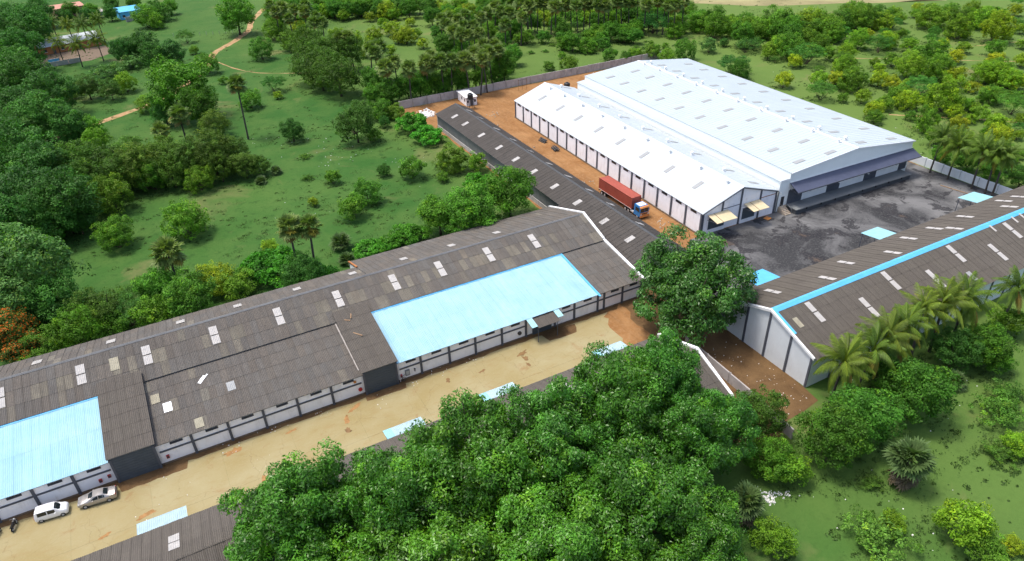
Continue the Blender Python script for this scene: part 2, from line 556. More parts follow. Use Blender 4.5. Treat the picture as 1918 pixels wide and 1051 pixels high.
class Roof:
    """gathers the sheets of one building; the nearest become objects, the rest one mesh"""
    def __init__(s, part, world, quota=300, name='roof_sheet', seed=0):
        s.part, s.world, s.quota, s.name, s.items = part, world, quota, name, []
        s.rnd = random.Random(seed)
    def slope(s, o, a, up, L, S, nx, ny, tint, mesh=AC_SHEET, skip=None):
        a, up = Vector(a).normalized(), Vector(up).normalized()
        n = a.cross(up)
        w_, l_ = L / nx, S / ny
        for i in range(nx):
            for j in range(ny):
                if skip and skip(i, j):
                    continue
                p = Vector(o) + a * (i * w_) + up * (j * l_) + n * (.016 * (i % 2) + s.rnd.uniform(0, .010))
                M = Matrix((( a.x * w_, up.x * l_, n.x, p.x), (a.y * w_, up.y * l_, n.y, p.y), (a.z * w_, up.z * l_, n.z, p.z), (0, 0, 0, 1)))
                s.items.append((M, tint(s.rnd, i, j), mesh))
    def finish(s):
        s.items.sort(key=lambda it: (s.world @ it[0].translation - CAMV).length)
        for M, t, me in s.items[:s.quota]:
            o = bpy.data.objects.new(s.name, me)
            COL.objects.link(o)
            o.parent = s.part
            o.matrix_basis = M
            o.color = (*t, 1)
        rest = s.items[s.quota:]
        for me0 in (AC_SHEET, BLUE_SHEET):
            it = [r for r in rest if r[2] is me0]
            if not it:
                continue
            v0, f0 = SHEET_V[me0], SHEET_F[me0]
            V, Fs, T = [], [], []
            for k, (M, t, _) in enumerate(it):
                A = np.array(M)
                V.append(v0 @ A[:3, :3].T + A[:3, 3])
                Fs.append(f0 + k * len(v0))
                T.append(np.tile(np.array([*t, 1.0]), (len(v0), 1)))
            me = np_mesh(s.name + 's', np.concatenate(V), np.concatenate(Fs), np.concatenate(T), 'tint', me0.materials[0])
            o = obj(s.name, me, None, s.part)
            o['kind'] = 'stuff'

def np_mesh(name, V, Fq, colors=None, cname='tone', mat=None):
    me = bpy.data.meshes.new(name)
    k = Fq.shape[1]
    me.vertices.add(len(V)); me.loops.add(Fq.size); me.polygons.add(len(Fq))
    me.vertices.foreach_set('co', np.ascontiguousarray(V, dtype=np.float32).ravel())
    me.loops.foreach_set('vertex_index', np.ascontiguousarray(Fq, dtype=np.int32).ravel())
    me.polygons.foreach_set('loop_start', np.arange(0, Fq.size, k, dtype=np.int32))
    me.polygons.foreach_set('loop_total', np.full(len(Fq), k, dtype=np.int32))
    if colors is not None:
        a = me.color_attributes.new(cname, 'FLOAT_COLOR', 'POINT')
        a.data.foreach_set('color', np.ascontiguousarray(colors, dtype=np.float32).ravel())
    if mat is not None:
        me.materials.append(mat)
    me.update(calc_edges=True)
    return me

GREY = (.148, .139, .126)
def tint_ac(r, i, j):
    k = r.gauss(.92, .05)
    w_ = r.uniform(-.03, .05)
    t = [GREY[0] * k * (1 + w_), GREY[1] * k, GREY[2] * k * (1 - w_)]
    if r.random() < .03:
        t = [x * 1.45 * f for x, f in zip(t, (1.0, .98, .88))]
    return t
def tint_ac_mid(r, i, j):          # the patched middle course: many pale tan sheets
    if j == 1 and r.random() < .34:
        k = r.uniform(1.15, 1.5)
        return [GREY[0] * k, GREY[1] * k * .98, GREY[2] * k * .86]
    if j == 0 and r.random() < .25:
        k = r.uniform(1.1, 1.35)
        return [GREY[0] * k, GREY[1] * k * .98, GREY[2] * k * .88]
    return tint_ac(r, i, j)
def tint_dark(r, i, j):
    k = r.gauss(.52, .03)
    return [GREY[0] * k, GREY[1] * k * .985, GREY[2] * k]
def tint_brown(r, i, j):
    k = r.gauss(.74, .035)
    return [GREY[0] * k * 1.04, GREY[1] * k, GREY[2] * k * .94]
def tint_blue(r, i, j):
    k = r.gauss(1.0, .025)
    return [.25 * k, .455 * k, .58 * k]

def skylight(parent, o, a, up, w_, l_, mat='skylight', name='skylight_sheet', lift=.10):
    """one corrugated light panel lying on the roof: o = centre"""
    a, up = Vector(a).normalized(), Vector(up).normalized()
    n = a.cross(up)
    mb = MB()
    seg = 20
    c = Vector(o)
    for j in (0, 1):
        for i in range(seg + 1):
            p = c + a * ((i / seg - .5) * w_) + up * ((j - .5) * l_) + n * (lift + .02 * math.cos(math.pi * i / 2))
            mb.v.append(tuple(p))
    for i in range(seg):
        mb.f.append((i, i + 1, seg + 2 + i, seg + 1 + i))
    return mb.build(name, mat, parent)

# ================================================================== LONG WAREHOUSE (A)
def plane_z(y, y0, z0, y1, z1):
    return z0 + (z1 - z0) * (y - y0) / (y1 - y0)
AX0, AX1 = -46.0, 67.6
WY, STEP, RIDGE, BACK, BACK2 = 80.4, 92.4, 99.4, 106.3, 111.6
ZW, ZS, ZS2, ZR = 3.75, 5.5, 5.75, 8.0
SL = (ZR - ZS2) / (RIDGE - STEP)
A = thing('long_warehouse', 'long grey-roofed warehouse with white walls and two sky blue roof sections', 'warehouse', (0, WY, 0))
oy = -WY   # parts are laid out relative to the front wall
def ay(y): return y + oy
# walls
mb = MB()
mb.box(AX0, AX1, ay(80.4), ay(80.65), 0, 3.55)
wallA = mb.build('front_wall', 'pale_wall', A)
mb = MB()
mb.box(AX0, AX1, ay(80.32), ay(80.4), 0, .28)
mb.build('plinth', 'plinth', wallA)
prof = [(80.7, 0), (111.0, 0), (111.0, 4.0), (RIDGE, ZR - .25), (92.45, ZS2 - .25), (92.4, ZS - .2), (80.7, 3.5)]
mb = MB(); mb.prism([(AX1 - .3, ay(y), z) for y, z in prof], (.25, 0, 0)); mb.build('end_wall', 'cool_wall', A)
mb = MB(); mb.box(AX0, 24.6, ay(105.4), ay(105.65), 0, 5.8); mb.box(24.6, AX1 - .3, ay(110.8), ay(111.0), 0, 4.0); mb.build('back_wall', 'pale_wall', A)
mb = MB(); mb.prism([(24.55, ay(y), z) for y, z in ((105.65, 0), (111.2, 0), (111.2, 4.15), (105.65, 5.95))], (.22, 0, 0)); mb.build('annex_gable', 'white_trim', A)
mb = MB(); mb.prism([(24.4, ay(y), z) for y, z in ((105.9, 5.98), (111.5, 4.2), (111.5, 4.42), (105.9, 6.2))], (.3, 0, 0)); mb.build('gable_coping', 'ochre_wall', A)
# pillars, bands and louvre windows of the front wall
PIL = [-39.2, -34.6, -29.9, -25.5, -21.1, -7.0, -2.3, 2.4, 7.1, 12.0, 25.8, 30.5, 35.0, 39.7, 44.1, 49.6, 53.4, 58.1, 59.4, 63.2, 67.2]
pm = MB(); pm.box(-.17, .17, -.16, 0, 0, 3.5); pme = pm.mesh('pillar')
for x in PIL:
    obj('pillar', pme, 'slate_paint', A, (x, ay(80.4) - .001, 0))
bays = list(zip(PIL, PIL[1:]))
for x0, x1 in bays:
    if x1 - x0 > 8:          # the porch stands in this stretch
        px = (-16.8, -11.3) if x0 < 0 else (16.6, 22.1)
        spans = [(x0, px[0]), (px[1], x1)]
    else:
        spans = [(x0, x1)]
    for a, b in spans:
        if b - a < 1.2 or (44 < a < 49):
            continue
        mb = MB(); mb.box(a + .171, b - .171, ay(80.30), ay(80.4), 2.12, 2.36); mb.build('wall_band', 'slate_paint', A)
        c = (a + b) / 2 + .3
        if b - a > 3:
            mb = MB(); mb.box(c - .8, c + .8, ay(80.335), ay(80.405), 2.98, 3.34); lw = mb.build('louvre_window', 'dark_window', A)
            mb = MB()
            for k in range(3):
                mb.box(c - .78, c + .78, ay(80.30), ay(80.334), 3.02 + k * .11, 3.06 + k * .11)
            mb.build('louvre_slats', 'slate_paint', lw)
# roof body under the sheets, then the sheets
mb = MB()
T = .12
def zlean(y): return plane_z(y, 80.4, ZW, 92.4, ZS)
mb.slab((AX0, ay(80.2), zlean(80.2) - .06), (AX1 - .31, ay(80.2), zlean(80.2) - .06), (AX1 - .31, ay(92.4), ZS - .06), (AX0, ay(92.4), ZS - .06), T)
mb.slab((AX0, ay(92.2), ZS2 - .06 - .2 * SL), (AX1 - .31, ay(92.2), ZS2 - .06 - .2 * SL), (AX1 - .31, ay(RIDGE), ZR - .06), (AX0, ay(RIDGE), ZR - .06), T)
mb.slab((AX0, ay(RIDGE) + .002, ZR - .06), (24.5, ay(RIDGE) + .002, ZR - .06), (24.5, ay(BACK), ZR - .06 - SL * (BACK - RIDGE)), (AX0, ay(BACK), ZR - .06 - SL * (BACK - RIDGE)), T)
mb.slab((24.503, ay(RIDGE) + .002, ZR - .06), (AX1 - .31, ay(RIDGE) + .002, ZR - .06), (AX1 - .31, ay(BACK2), ZR - .06 - SL * (BACK2 - RIDGE)), (24.503, ay(BACK2), ZR - .06 - SL * (BACK2 - RIDGE)), T)
roofA = mb.build('roof', 'dark_sheet_wall', A)
rA = Roof(roofA, Matrix.Translation((0, WY, 0)), 300, seed=1)
X = (1, 0, 0)
def slope_vec(y0, z0, y1, z1):
    return (0, y1 - y0, z1 - z0), math.hypot(y1 - y0, z1 - z0)
LA = AX1 - .31 - AX0
nxA = 112
wA = LA / nxA
up, S = slope_vec(80.08, zlean(80.08), 92.4, ZS)
BLUE1 = (AX0, -16.9); BLUE2 = (21.9, 57.9); PORCH = ((-16.9, -11.2), (16.5, 22.0))
def in_blue(i, j):
    x = AX0 + (i + .5) * wA
    return BLUE1[0] < x < BLUE1[1] or BLUE2[0] < x < BLUE2[1] or any(a < x < b for a, b in PORCH)
rA.slope((AX0, ay(80.08), zlean(80.08)), X, up, LA, S, nxA, 5, tint_ac, skip=in_blue)
up2, S2 = slope_vec(92.1, ZS2 - .3 * SL, RIDGE + .05, ZR)
rA.slope((AX0, ay(92.1), ZS2 - .3 * SL), X, up2, LA, S2, nxA, 3, tint_ac_mid)
upb, Sb = slope_vec(BACK + .2, ZR - SL * (BACK + .2 - RIDGE), RIDGE, ZR)
rA.slope((24.4, ay(BACK) + .2, ZR - SL * (BACK + .2 - RIDGE)), (-1, 0, 0), upb, 24.4 - AX0, Sb, 70, 3, tint_ac)
upb2, Sb2 = slope_vec(BACK2 + .2, ZR - SL * (BACK2 + .2 - RIDGE), RIDGE, ZR)
rA.slope((AX1 - .32, ay(BACK2) + .2, ZR - SL * (BACK2 + .2 - RIDGE)), (-1, 0, 0), upb2, AX1 - .32 - 24.6, Sb2, 42, 5, tint_ac)
rA.finish()
# blue sections: two courses of long painted sheets
rB = Roof(roofA, Matrix.Translation((0, WY, 0)), 300, 'blue_roof_sheet', seed=2)
for a, b, e in ((*BLUE1, 80.0), (*BLUE2, 80.0)):
    n_ = int((b - a) / 1.02)
    up, S = slope_vec(e, zlean(e) + .05, 92.35, ZS + .05)
    rB.slope((a, ay(e), zlean(e) + .05), X, up, b - a, S, n_, 2, tint_blue, BLUE_SHEET)
rB.finish()
for a, b in (BLUE1, BLUE2):
    mb = MB(); mb.slab((a, ay(91.9), ZS + .06), (b, ay(91.9), ZS + .06), (b, ay(92.38), ZS + .20), (a, ay(92.38), ZS + .20), .03); mb.build('flashing', 'blue_paint', roofA)
mb = MB(); mb.slab((57.85, ay(79.5), zlean(79.5) + .16), (58.2, ay(79.5), zlean(79.5) + .16), (58.2, ay(92.3), ZS + .16), (57.85, ay(92.3), ZS + .16), .1); mb.build('flashing', 'blue_paint', roofA)
# ridge cap and the step flashing
mb = MB()
for x in np.arange(AX0, AX1 - 1.4, 1.2):
    h = rng.uniform(0, .025)
    mb.hull8([(x, ay(RIDGE) - .28, ZR - .05 + h), (x + 1.22, ay(RIDGE) - .28, ZR - .05), (x + 1.22, ay(RIDGE) + .28, ZR - .05), (x, ay(RIDGE) + .28, ZR - .05 + h)],
             [(x, ay(RIDGE) - .05, ZR + .10 + h), (x + 1.22, ay(RIDGE) - .05, ZR + .09), (x + 1.22, ay(RIDGE) + .05, ZR + .09), (x, ay(RIDGE) + .05, ZR + .10 + h)])
mb.build('ridge_cap', 'dark_sheet_wall', roofA)
# skylight panels, in pairs up the front slope and singles on the back slope
for k, x in enumerate([-37.8, -28.4, -18.6, -10.0, -.6, 9.0, 18.5, 28.1, 36.4, 45.7, 54.9]):
    for d in (-.86, .86):
        y = 96.35 + d
        s_ = skylight(roofA, (x, ay(y), ZS2 + SL * (y - STEP)), X, up2, 1.15, 1.62)
for x in (-33.6, -24.2, -14.5, -4.7, 3.9, 13.4, 22.9, 32.2, 41.4, 50.6):
    y = 102.9
    skylight(roofA, (x, ay(y), ZR - SL * (y - RIDGE)), (-1, 0, 0), upb, 1.25, 1.75)
skylight(roofA, (-14.3, ay(96.45), ZS2 + SL * (96.45 - STEP)), X, up2, 1.2, 2.3, 'old_skylight')
for x, y, mt in ((-8.9, 86.1, 'white_trim'), (-5.6, 81.5, 'old_skylight'), (-.5, 86.2, 'roof_vent_grey'), (-10.2, 88.3, 'old_skylight')):
    skylight(roofA, (x, ay(y), zlean(y)), X, up, 1.1, 1.75, mt, 'patch_sheet')
# white coping on the right-hand gable
cp = [(79.9, zlean(79.9) + .22), (92.38, ZS + .32), (92.45, ZS2 + .22), (RIDGE, ZR + .28), (BACK2 + .4, ZR - SL * (BACK2 + .4 - RIDGE) + .22)]
mb = MB()
for (y0, z0), (y1, z1) in zip(cp, cp[1:]):
    if y1 - y0 < .3: continue
    mb.hull8([(AX1 - .30, ay(y0), z0 - .42), (AX1 + .14, ay(y0), z0 - .42), (AX1 + .14, ay(y1), z1 - .42), (AX1 - .30, ay(y1), z1 - .42)],
             [(AX1 - .30, ay(y0), z0), (AX1 + .14, ay(y0), z0), (AX1 + .14, ay(y1), z1), (AX1 - .30, ay(y1), z1)])
mb.build('coping', 'white_trim', A)
# porches with dark fronts
def porch(x0, x1):
    z0, z1, y0, y1 = 4.5, 6.6, 79.75, 93.6
    mb = MB(); mb.slab((x0 - .15, ay(y0), z0), (x1 + .15, ay(y0), z0), (x1 + .15, ay(y1), z1), (x0 - .15, ay(y1), z1), .16)
    pr = mb.build('porch_roof', 'dark_sheet_wall', A)
    rr = Roof(pr, Matrix.Translation((0, WY, 0)), 60, seed=int(x0 + 50))
    up, S = slope_vec(y0 - .15, z0 + .05, y1, z1 + .05)
    rr.slope((x0 - .2, ay(y0) - .15, z0 + .03), X, up, x1 - x0 + .35, S, 5, 6, tint_brown)
    rr.finish()
    mb = MB()
    for xa in (x0, x1 - .14):
        mb.prism([(xa, ay(y), z) for y, z in ((80.0, 3.3), (92.0, 5.2), (92.0, 6.2), (80.0, 4.36))], (.14, 0, 0))
    mb.build('porch_side', 'slate_paint', A)
    mb = MB(); mb.box(x0, x1, ay(79.95), ay(80.3), 0, 4.2); fr = mb.build('porch_front', 'slate_door', A)
    mb = MB()
    for k in range(9):
        mb.box(x0 + .3, x1 - .3, ay(79.92), ay(79.949), .2 + k * .43, .56 + k * .43)
    mb.build('door_slats', 'slate_door', fr)
    mb = MB()
    for xa in (x0 - .02, x1 - .26):
        mb.box(xa, xa + .28, ay(79.86), ay(79.948), 0, 4.1)
    mb.build('door_post', 'slate_paint', fr)
porch(-16.7, -11.4); porch(16.75, 21.9)
# small entrance canopy under the blue roof
mb = MB(); mb.slab((45.1, ay(77.9), 3.0), (49.0, ay(77.9), 3.0), (49.0, ay(80.5), 3.55), (45.1, ay(80.5), 3.55), .05); cn = mb.build('entrance_canopy', 'dark_sheet_wall', A)
rr = Roof(cn, Matrix.Translation((0, WY, 0)), 20, seed=77)
up, S = slope_vec(77.8, 3.03, 80.5, 3.6); rr.slope((45.05, ay(77.8), 3.03), X, up, 4.0, S, 4, 1, tint_brown); rr.finish()
for xa, ln in ((44.0, 2.6), (49.05, 2.2)):
    o_ = skylight(cn, (xa + .5, ay(80.6 - ln / 2), 3.62 - .15), X, up, 1.05, ln, 'painted_sheet', 'blue_side_sheet', .1)
    o_.data.materials.clear(); o_.data.materials.append(MATS['blue_paint'] if False else MATS['pale_blue_sheet'])
mb = MB(); mb.box(45.3, 48.9, ay(80.25), ay(80.398), 0, 2.9); mb.build('entrance_door', 'slate_door', A)
mb = MB()
for xa in (45.15, 48.75): mb.tube([(xa, ay(78.1), .02), (xa, ay(78.1), 3.0)], .06, 6)
mb.build('canopy_post', 'slate_paint', cn)
# fittings on the wall
def fan_box(x, z, r=.34):
    mb = MB(); mb.tube([(x, ay(80.18), z), (x, ay(80.398), z)], r, 14); o_ = mb.build('exhaust_fan', 'dark_steel', A)
    mb = MB()
    for k in range(4):
        t = k * math.pi / 4
        mb.box(-.02, .02, 0, .02, -r * .9, r * .9)
    return o_
fan_box(42.9, 1.25)
for x, z, mt, w_, h_ in ((-18.5, 1.1, 'red_paint', .36, .5), (-17.4, 1.35, 'red_paint', .36, .45), (-10.4, 1.2, 'red_paint', .36, .5), (22.5, 1.0, 'red_paint', .26, .5), (23.5, 1.25, 'dock_concrete', .7, 1.0), (24.7, 1.3, 'dark_steel', .2, .5)):
    mb = MB(); mb.box(x - w_ / 2, x + w_ / 2, ay(80.18), ay(80.398), z - h_ / 2, z + h_ / 2); b_ = mb.build('wall_box', mt, A)
    mb = MB(); mb.box(x - w_ * .36, x + w_ * .36, ay(80.165), ay(80.179), z - h_ * .36, z + h_ * .36); mb.build('box_door', 'dark_steel' if mt == 'red_paint' else 'rim_grey', b_)
for x, z, mt in ((16.1, 1.15, 'red_paint'), (15.5, 2.85, 'orange_paint')):
    mb = MB(); mb.tube([(x, ay(80.2), z), (x, ay(80.398), z)], .3 if mt == 'red_paint' else .2, 14); mb.build('hose_reel' if mt == 'red_paint' else 'alarm_bell', mt, A)
mb = MB(); mb.tube([(22.6, ay(80.2), .1), (22.6, ay(80.2), .9), (23.0, ay(80.2), 1.1)], .05, 6)
mb.tube([(22.7 + .35 * math.cos(t), ay(80.0), .5 + .35 * math.sin(t)) for t in np.linspace(0, 6.28, 14)], .04, 5); mb.build('cable_loop', 'dark_steel', A)
mb = MB(); mb.tube([(22.25, ay(80.22), .03), (22.25, ay(80.22), 3.4)], .05, 6); mb.build('drainpipe', 'pale_wall', A)

# loose pieces lying on the roofs
def on_roof_slab(name, label, cat, x, y, z, L_, W_, T_, rz, mat, tilt=0.0):
    mb = MB(); mb.box(-L_/2, L_/2, -W_/2, W_/2, 0, T_)
    o_ = mb.build(name, mat); o_.location = (x, y, z); o_.rotation_euler = (math.atan2(ZS - ZW, 12), 0, rz)
    return tag(o_, label, cat)
mb = MB()
mb.box(-.28, .28, -.75, .75, 0, .03); mb.box(.05, .30, .7, 1.1, .0, .03)
o_ = mb.build('broken_sheet', 'white_trim'); o_.location = (-3.9, 89.2, zlean(89.2) + .05); o_.rotation_euler = (.148, .03, -.75)
tag(o_, 'broken white light panel lying loose on the grey roof', 'roof sheet')
def zporch(y): return plane_z(y, 79.75, 4.5, 93.6, 6.6) + .1
for x, y, l_, rz, lb in ((19.0, 91.6, 1.3, 1.25, 'short dark plank lying upright-angled on the second porch roof'), (18.2, 90.9, 1.0, -.7, 'short plank lying across another on the second porch roof'), (18.6, 87.4, 1.9, -.95, 'long plank lying alone on the second porch roof')):
    on_roof_slab('timber_plank', lb, 'plank', x, y, zporch(y) + .01, l_, .16, .06, rz, 'timber')
# tarred patch beside the second porch
mb = MB(); mb.slab((16.45, ay(81.2), zlean(81.2) + .09), (16.6, ay(81.2), zlean(81.2) + .09), (16.6, ay(92), ZS + .09), (16.4, ay(92), ZS + .09), .03); mb.build('tarred_flashing', 'grey_concrete', roofA)

# ================================================================== DARK SHED (B)
BX0, BXR, BX1, BY0, BY1 = 69.6, 75.8, 80.3, 83.0, 176.6
Bz0, Bzr, Bz1 = 4.1, 6.0, 3.65
B = thing('dark_shed', 'long dark-roofed shed between the field and the white warehouses', 'shed', (BXR, BY0, 0))
def bx(x): return x - BXR
def by(y): return y - BY0
for (xa, za), (xb, zb), nm in (((BX0, Bz0), (BX0, 0), 'side_wall'),):
    mb = MB(); mb.box(bx(BX0 + .4), bx(BX0 + .6), by(BY0 + .3), by(BY1 - .3), 0, 3.95)
    wl = mb.build('side_wall', 'dark_sheet_wall', B)
mb = MB(); mb.box(bx(BX0 + .25), bx(BX0 + .398), by(BY0 + .3), by(BY1 - .3), 0, 1.1); mb.build('wall_base', 'grey_concrete', B)
mb = MB(); mb.box(bx(BX1 - .6), bx(BX1 - .4), by(BY0 + .3), by(BY1 - .3), 0, 3.5); mb.build('side_wall', 'grey_concrete', B)
for yy in (BY0 + .05, BY1 - .28):
    mb = MB(); mb.prism([(bx(x), by(yy), z) for x, z in ((BX0 + .4, 0), (BX1 - .4, 0), (BX1 - .4, 3.6), (BXR, Bzr - .2), (BX0 + .4, 3.95))], (0, .22, 0)); mb.build('gable_wall', 'grey_concrete', B)
mb = MB()
mb.slab((bx(BX0), by(BY0), Bz0 - .06), (0, by(BY0), Bzr - .06), (0, by(BY1), Bzr - .06), (bx(BX0), by(BY1), Bz0 - .06), .1)
mb.slab((.002, by(BY0), Bzr - .06), (bx(BX1), by(BY0), Bz1 - .06), (bx(BX1), by(BY1), Bz1 - .06), (.002, by(BY1), Bzr - .06), .1)
roofB = mb.build('roof', 'dark_sheet_wall', B)
rr = Roof(roofB, Matrix.Translation((BXR, BY0, 0)), 0, seed=4)
LB = BY1 - BY0
vl = (BXR - BX0, 0, Bzr - Bz0); Sl = math.hypot(vl[0], vl[2])
vr = (BXR - BX1, 0, Bzr - Bz1); Sr = math.hypot(vr[0], vr[2])
rr.slope((bx(BX0) - .1, by(BY1), Bz0), (0, -1, 0), vl, LB, Sl, 92, 3, tint_dark)
rr.slope((bx(BX1) + .1, by(BY0), Bz1), (0, 1, 0), vr, LB, Sr, 92, 3, tint_dark)
sB = (Bzr - Bz0) / (BXR - BX0)
XE = 67.78                                        # beside the long warehouse the left slope runs on to its end wall
rr.slope((bx(XE), by(111.3), Bz0 - (BX0 - XE) * sB), (0, -1, 0), vl, 111.3 - BY0, math.hypot(BX0 - XE + .1, (BX0 - XE) * sB), 28, 1, tint_dark)
rr.finish()
mb = MB(); mb.slab((bx(XE), by(BY0), Bz0 - (BX0 - XE) * sB - .06), (bx(BX0) - .002, by(BY0), Bz0 - .06), (bx(BX0) - .002, by(111.3), Bz0 - .06), (bx(XE), by(111.3), Bz0 - (BX0 - XE) * sB - .06), .1)
mb.build('roof_extension', 'dark_sheet_wall', roofB)
mb = MB()
mb.hull8([(-.3, by(BY0), Bzr - .03), (.3, by(BY0), Bzr - .03), (.3, by(BY1), Bzr - .03), (-.3, by(BY1), Bzr - .03)], [(-.06, by(BY0), Bzr + .12), (.06, by(BY0), Bzr + .12), (.06, by(BY1), Bzr + .12), (-.06, by(BY1), Bzr + .12)])
mb.build('ridge_cap', 'dark_concrete', roofB)
for y in (169.6, 162.9, 153.3, 143.7, 135.2, 126.9, 117.8, 108.8, 99.2, 90.9):
    skylight(roofB, (bx(72.4), by(y), Bz0 + (Bzr - Bz0) * (72.4 - BX0) / (BXR - BX0)), (0, -1, 0), vl, 1.15, 1.9)
for y in (171.0, 164.2, 154.5, 145.8, 137.3, 128.5, 120.2, 112, 104.2, 94.5):
    skylight(roofB, (bx(77.4), by(y), Bzr + (Bz1 - Bzr) * (77.4 - BXR) / (BX1 - BXR)), (0, 1, 0), vr, 1.15, 1.9)

# ================================================================== WHITE WAREHOUSES (C small, D large): same frame, 1.15 degrees off the grid
CD_LOC, CD_ROT = (111.3, 91.5, 0), R(-1.15)
C = thing('small_white_warehouse', 'smaller white warehouse with dark pillars and tan awnings beside the large one', 'warehouse', CD_LOC, CD_ROT)
CL, CR_, CX1 = -20.4, -10.6, -.35
CY1 = 80.6
ce, cr, ce1 = 5.05, 8.5, 5.35
mb = MB(); mb.box(CL, CL + .25, .25, CY1 - .25, 0, 4.85); mb.build('side_wall', 'pale_wall', C)
mb = MB(); mb.box(CX1 - .45, CX1 - .2, .25, CY1 - .25, 0, 5.15); mb.build('side_wall', 'pale_wall', C)
gab = [(CL, 0), (CX1 - .2, 0), (CX1 - .2, 5.15), (CR_, cr - .22), (CL, 4.85)]
mb = MB(); mb.prism([(x, 0, z) for x, z in gab], (0, .25, 0)); mb.build('gable_wall', 'pale_wall', C)
mb = MB(); mb.prism([(x, CY1 - .25, z) for x, z in gab], (0, .25, 0)); mb.build('gable_wall', 'pale_wall', C)
pm = MB(); pm.box(-.16, -.001, -.23, .23, 0, 4.8); pme = pm.mesh('pillar')
ys = [.2 + k * 4.71 for k in range(18)]
for y in ys:
    obj('pillar', pme, 'slate_paint', C, (CL, y, 0))
lm = MB(); lm.box(-.05, .02, -.9, .9, 4.1, 4.62); lme = lm.mesh('louvre_window')
for y in ys[:-1]:
    obj('louvre_window', lme, 'dark_window', C, (CL, y + 2.5, 0))
mb = MB(); mb.box(CL - .3, CL - .142, .2, CY1, 0, .3); mb.build('plinth', 'plinth', C)
def gz(x): return (4.85 + (cr - .22 - 4.85) * (x - CL) / (CR_ - CL)) if x < CR_ else (cr - .22 + (5.15 - cr + .22) * (x - CR_) / (CX1 - .2 - CR_))
for x in (CL + .2, -15.4, CR_, -5.3, CX1 - .5):
    mb = MB(); mb.box(x - .2, x + .2, -.13, -.001, 0, gz(x) - .12); mb.build('pillar', 'slate_paint', C)
for a, b in ((-15.2, -10.8), (-5.1, -1.1)):
    mb = MB(); mb.box(a, b, -.06, -.001, 4.55, 4.68); mb.build('wall_band', 'ochre_wall' if a > -10 else 'slate_paint', C)
mb = MB()
mb.slab((CL - .22, -.25, ce - .12), (CR_, -.25, cr), (CR_, CY1 + .25, cr), (CL - .22, CY1 + .25, ce - .12), .1)
mb.slab((CR_ + .002, -.25, cr), (CX1 - .19, -.25, ce1 - .04), (CX1 - .19, CY1 + .25, ce1 - .04), (CR_ + .002, CY1 + .25, cr), .1)
roofC = mb.build('roof', 'white_roof', C)
sl = (ce - .12 - cr) / (CL - .22 - CR_)
sr = (ce1 - .04 - cr) / (CX1 - .19 - CR_)
# standing seams (every panel of the sheet roof) as fine ribs
mb = MB()
for k in range(81):
    y = k * 1.0
    mb.hull8([(CL - .21, y - .02, ce - .12), (CR_ - .3, y - .02, cr - .3 * sl), (CR_ - .3, y + .02, cr - .3 * sl), (CL - .21, y + .02, ce - .12)],
             [(CL - .21, y - .015, ce - .09), (CR_ - .3, y - .015, cr - .3 * sl + .03), (CR_ - .3, y + .015, cr - .3 * sl + .03), (CL - .21, y + .015, ce - .09)])
    mb.hull8([(CR_ + .3, y - .02, cr + .3 * sr), (CX1 - .2, y - .02, ce1 - .04), (CX1 - .2, y + .02, ce1 - .04), (CR_ + .3, y + .02, cr + .3 * sr)],
             [(CR_ + .3, y - .015, cr + .3 * sr + .03), (CX1 - .2, y - .015, ce1 - .01), (CX1 - .2, y + .015, ce1 - .01), (CR_ + .3, y + .015, cr + .3 * sr + .03)])
mb.build('roof_seams', 'white_roof', roofC)
mb = MB(); mb.hull8([(CR_ - .3, -.26, cr - .09), (CR_ + .3, -.26, cr - .09), (CR_ + .3, CY1 + .26, cr - .09), (CR_ - .3, CY1 + .26, cr - .09)], [(CR_ - .05, -.26, cr + .07), (CR_ + .05, -.26, cr + .07), (CR_ + .05, CY1 + .26, cr + .07), (CR_ - .05, CY1 + .26, cr + .07)]); mb.build('ridge_cap', 'white_trim', roofC)
mb = MB(); mb.prism([(CL - .27, -.34, ce - .26), (CR_, -.34, cr - .12), (CX1 - .19, -.34, ce1 - .18), (CX1 - .19, -.34, ce1 - .34), (CR_, -.34, cr - .30), (CL - .27, -.34, ce - .42)], (0, .085, 0)); mb.build('gable_fascia', 'slate_paint', roofC)
def roof_panel(parent, c, a, up, w_, l_, name='skylight_panel', mat='roof_vent_grey', t=.05):
    a, up = Vector(a).normalized(), Vector(up).normalized(); n = a.cross(up); c = Vector(c)
    lo = [c + a * sx * w_ / 2 + up * sy * l_ / 2 - n * .02 for sx, sy in ((-1, -1), (1, -1), (1, 1), (-1, 1))]
    mb = MB(); mb.hull8(lo, [q + n * (t + .02) for q in lo]); return mb.build(name, mat, parent)
for y in (73.6, 63.8, 54.7, 45.2, 35.8, 26.4, 17.2, 7.8):
    x = -15.4; roof_panel(roofC, (x, y, cr + sl * (x - CR_) + .03), (0, -1, 0), (-1 * sl / abs(sl) * -1, 0, abs(sl)) if False else (1, 0, sl), 1.0, 2.6)
for y in (78.3, 68.6, 58.6, 49.3, 39.4, 29.8, 21.2, 10.6, 3.2):
    x = -4.6; roof_panel(roofC, (x, y, cr + sr * (x - CR_) + .03), (0, 1, 0), (-1, 0, -sr), 1.0, 2.6)
def vent_mesh():
    mb = MB(); mb.lathe([(.17, -.25), (.17, .28), (.20, .30), (.36, .38), (.42, .52), (.38, .66), (.24, .76), (.02, .80)], (0, 0, 0), 12)
    me = mb.mesh('turbine_vent', True); me.materials.append(MATS['white_trim']); return me
def vent_neck():
    mb = MB(); mb.box(-.3, .3, -.3, .3, -.25, .12); me = mb.mesh('vent_base'); me.materials.append(MATS['white_trim']); return me
VM, VN = vent_mesh(), vent_neck()
def vent(parent, x, y, z):
    o_ = obj('turbine_vent', VM, None, parent, (x, y, z + .12)); obj('vent_base', VN, None, o_, (0, 0, -.1))
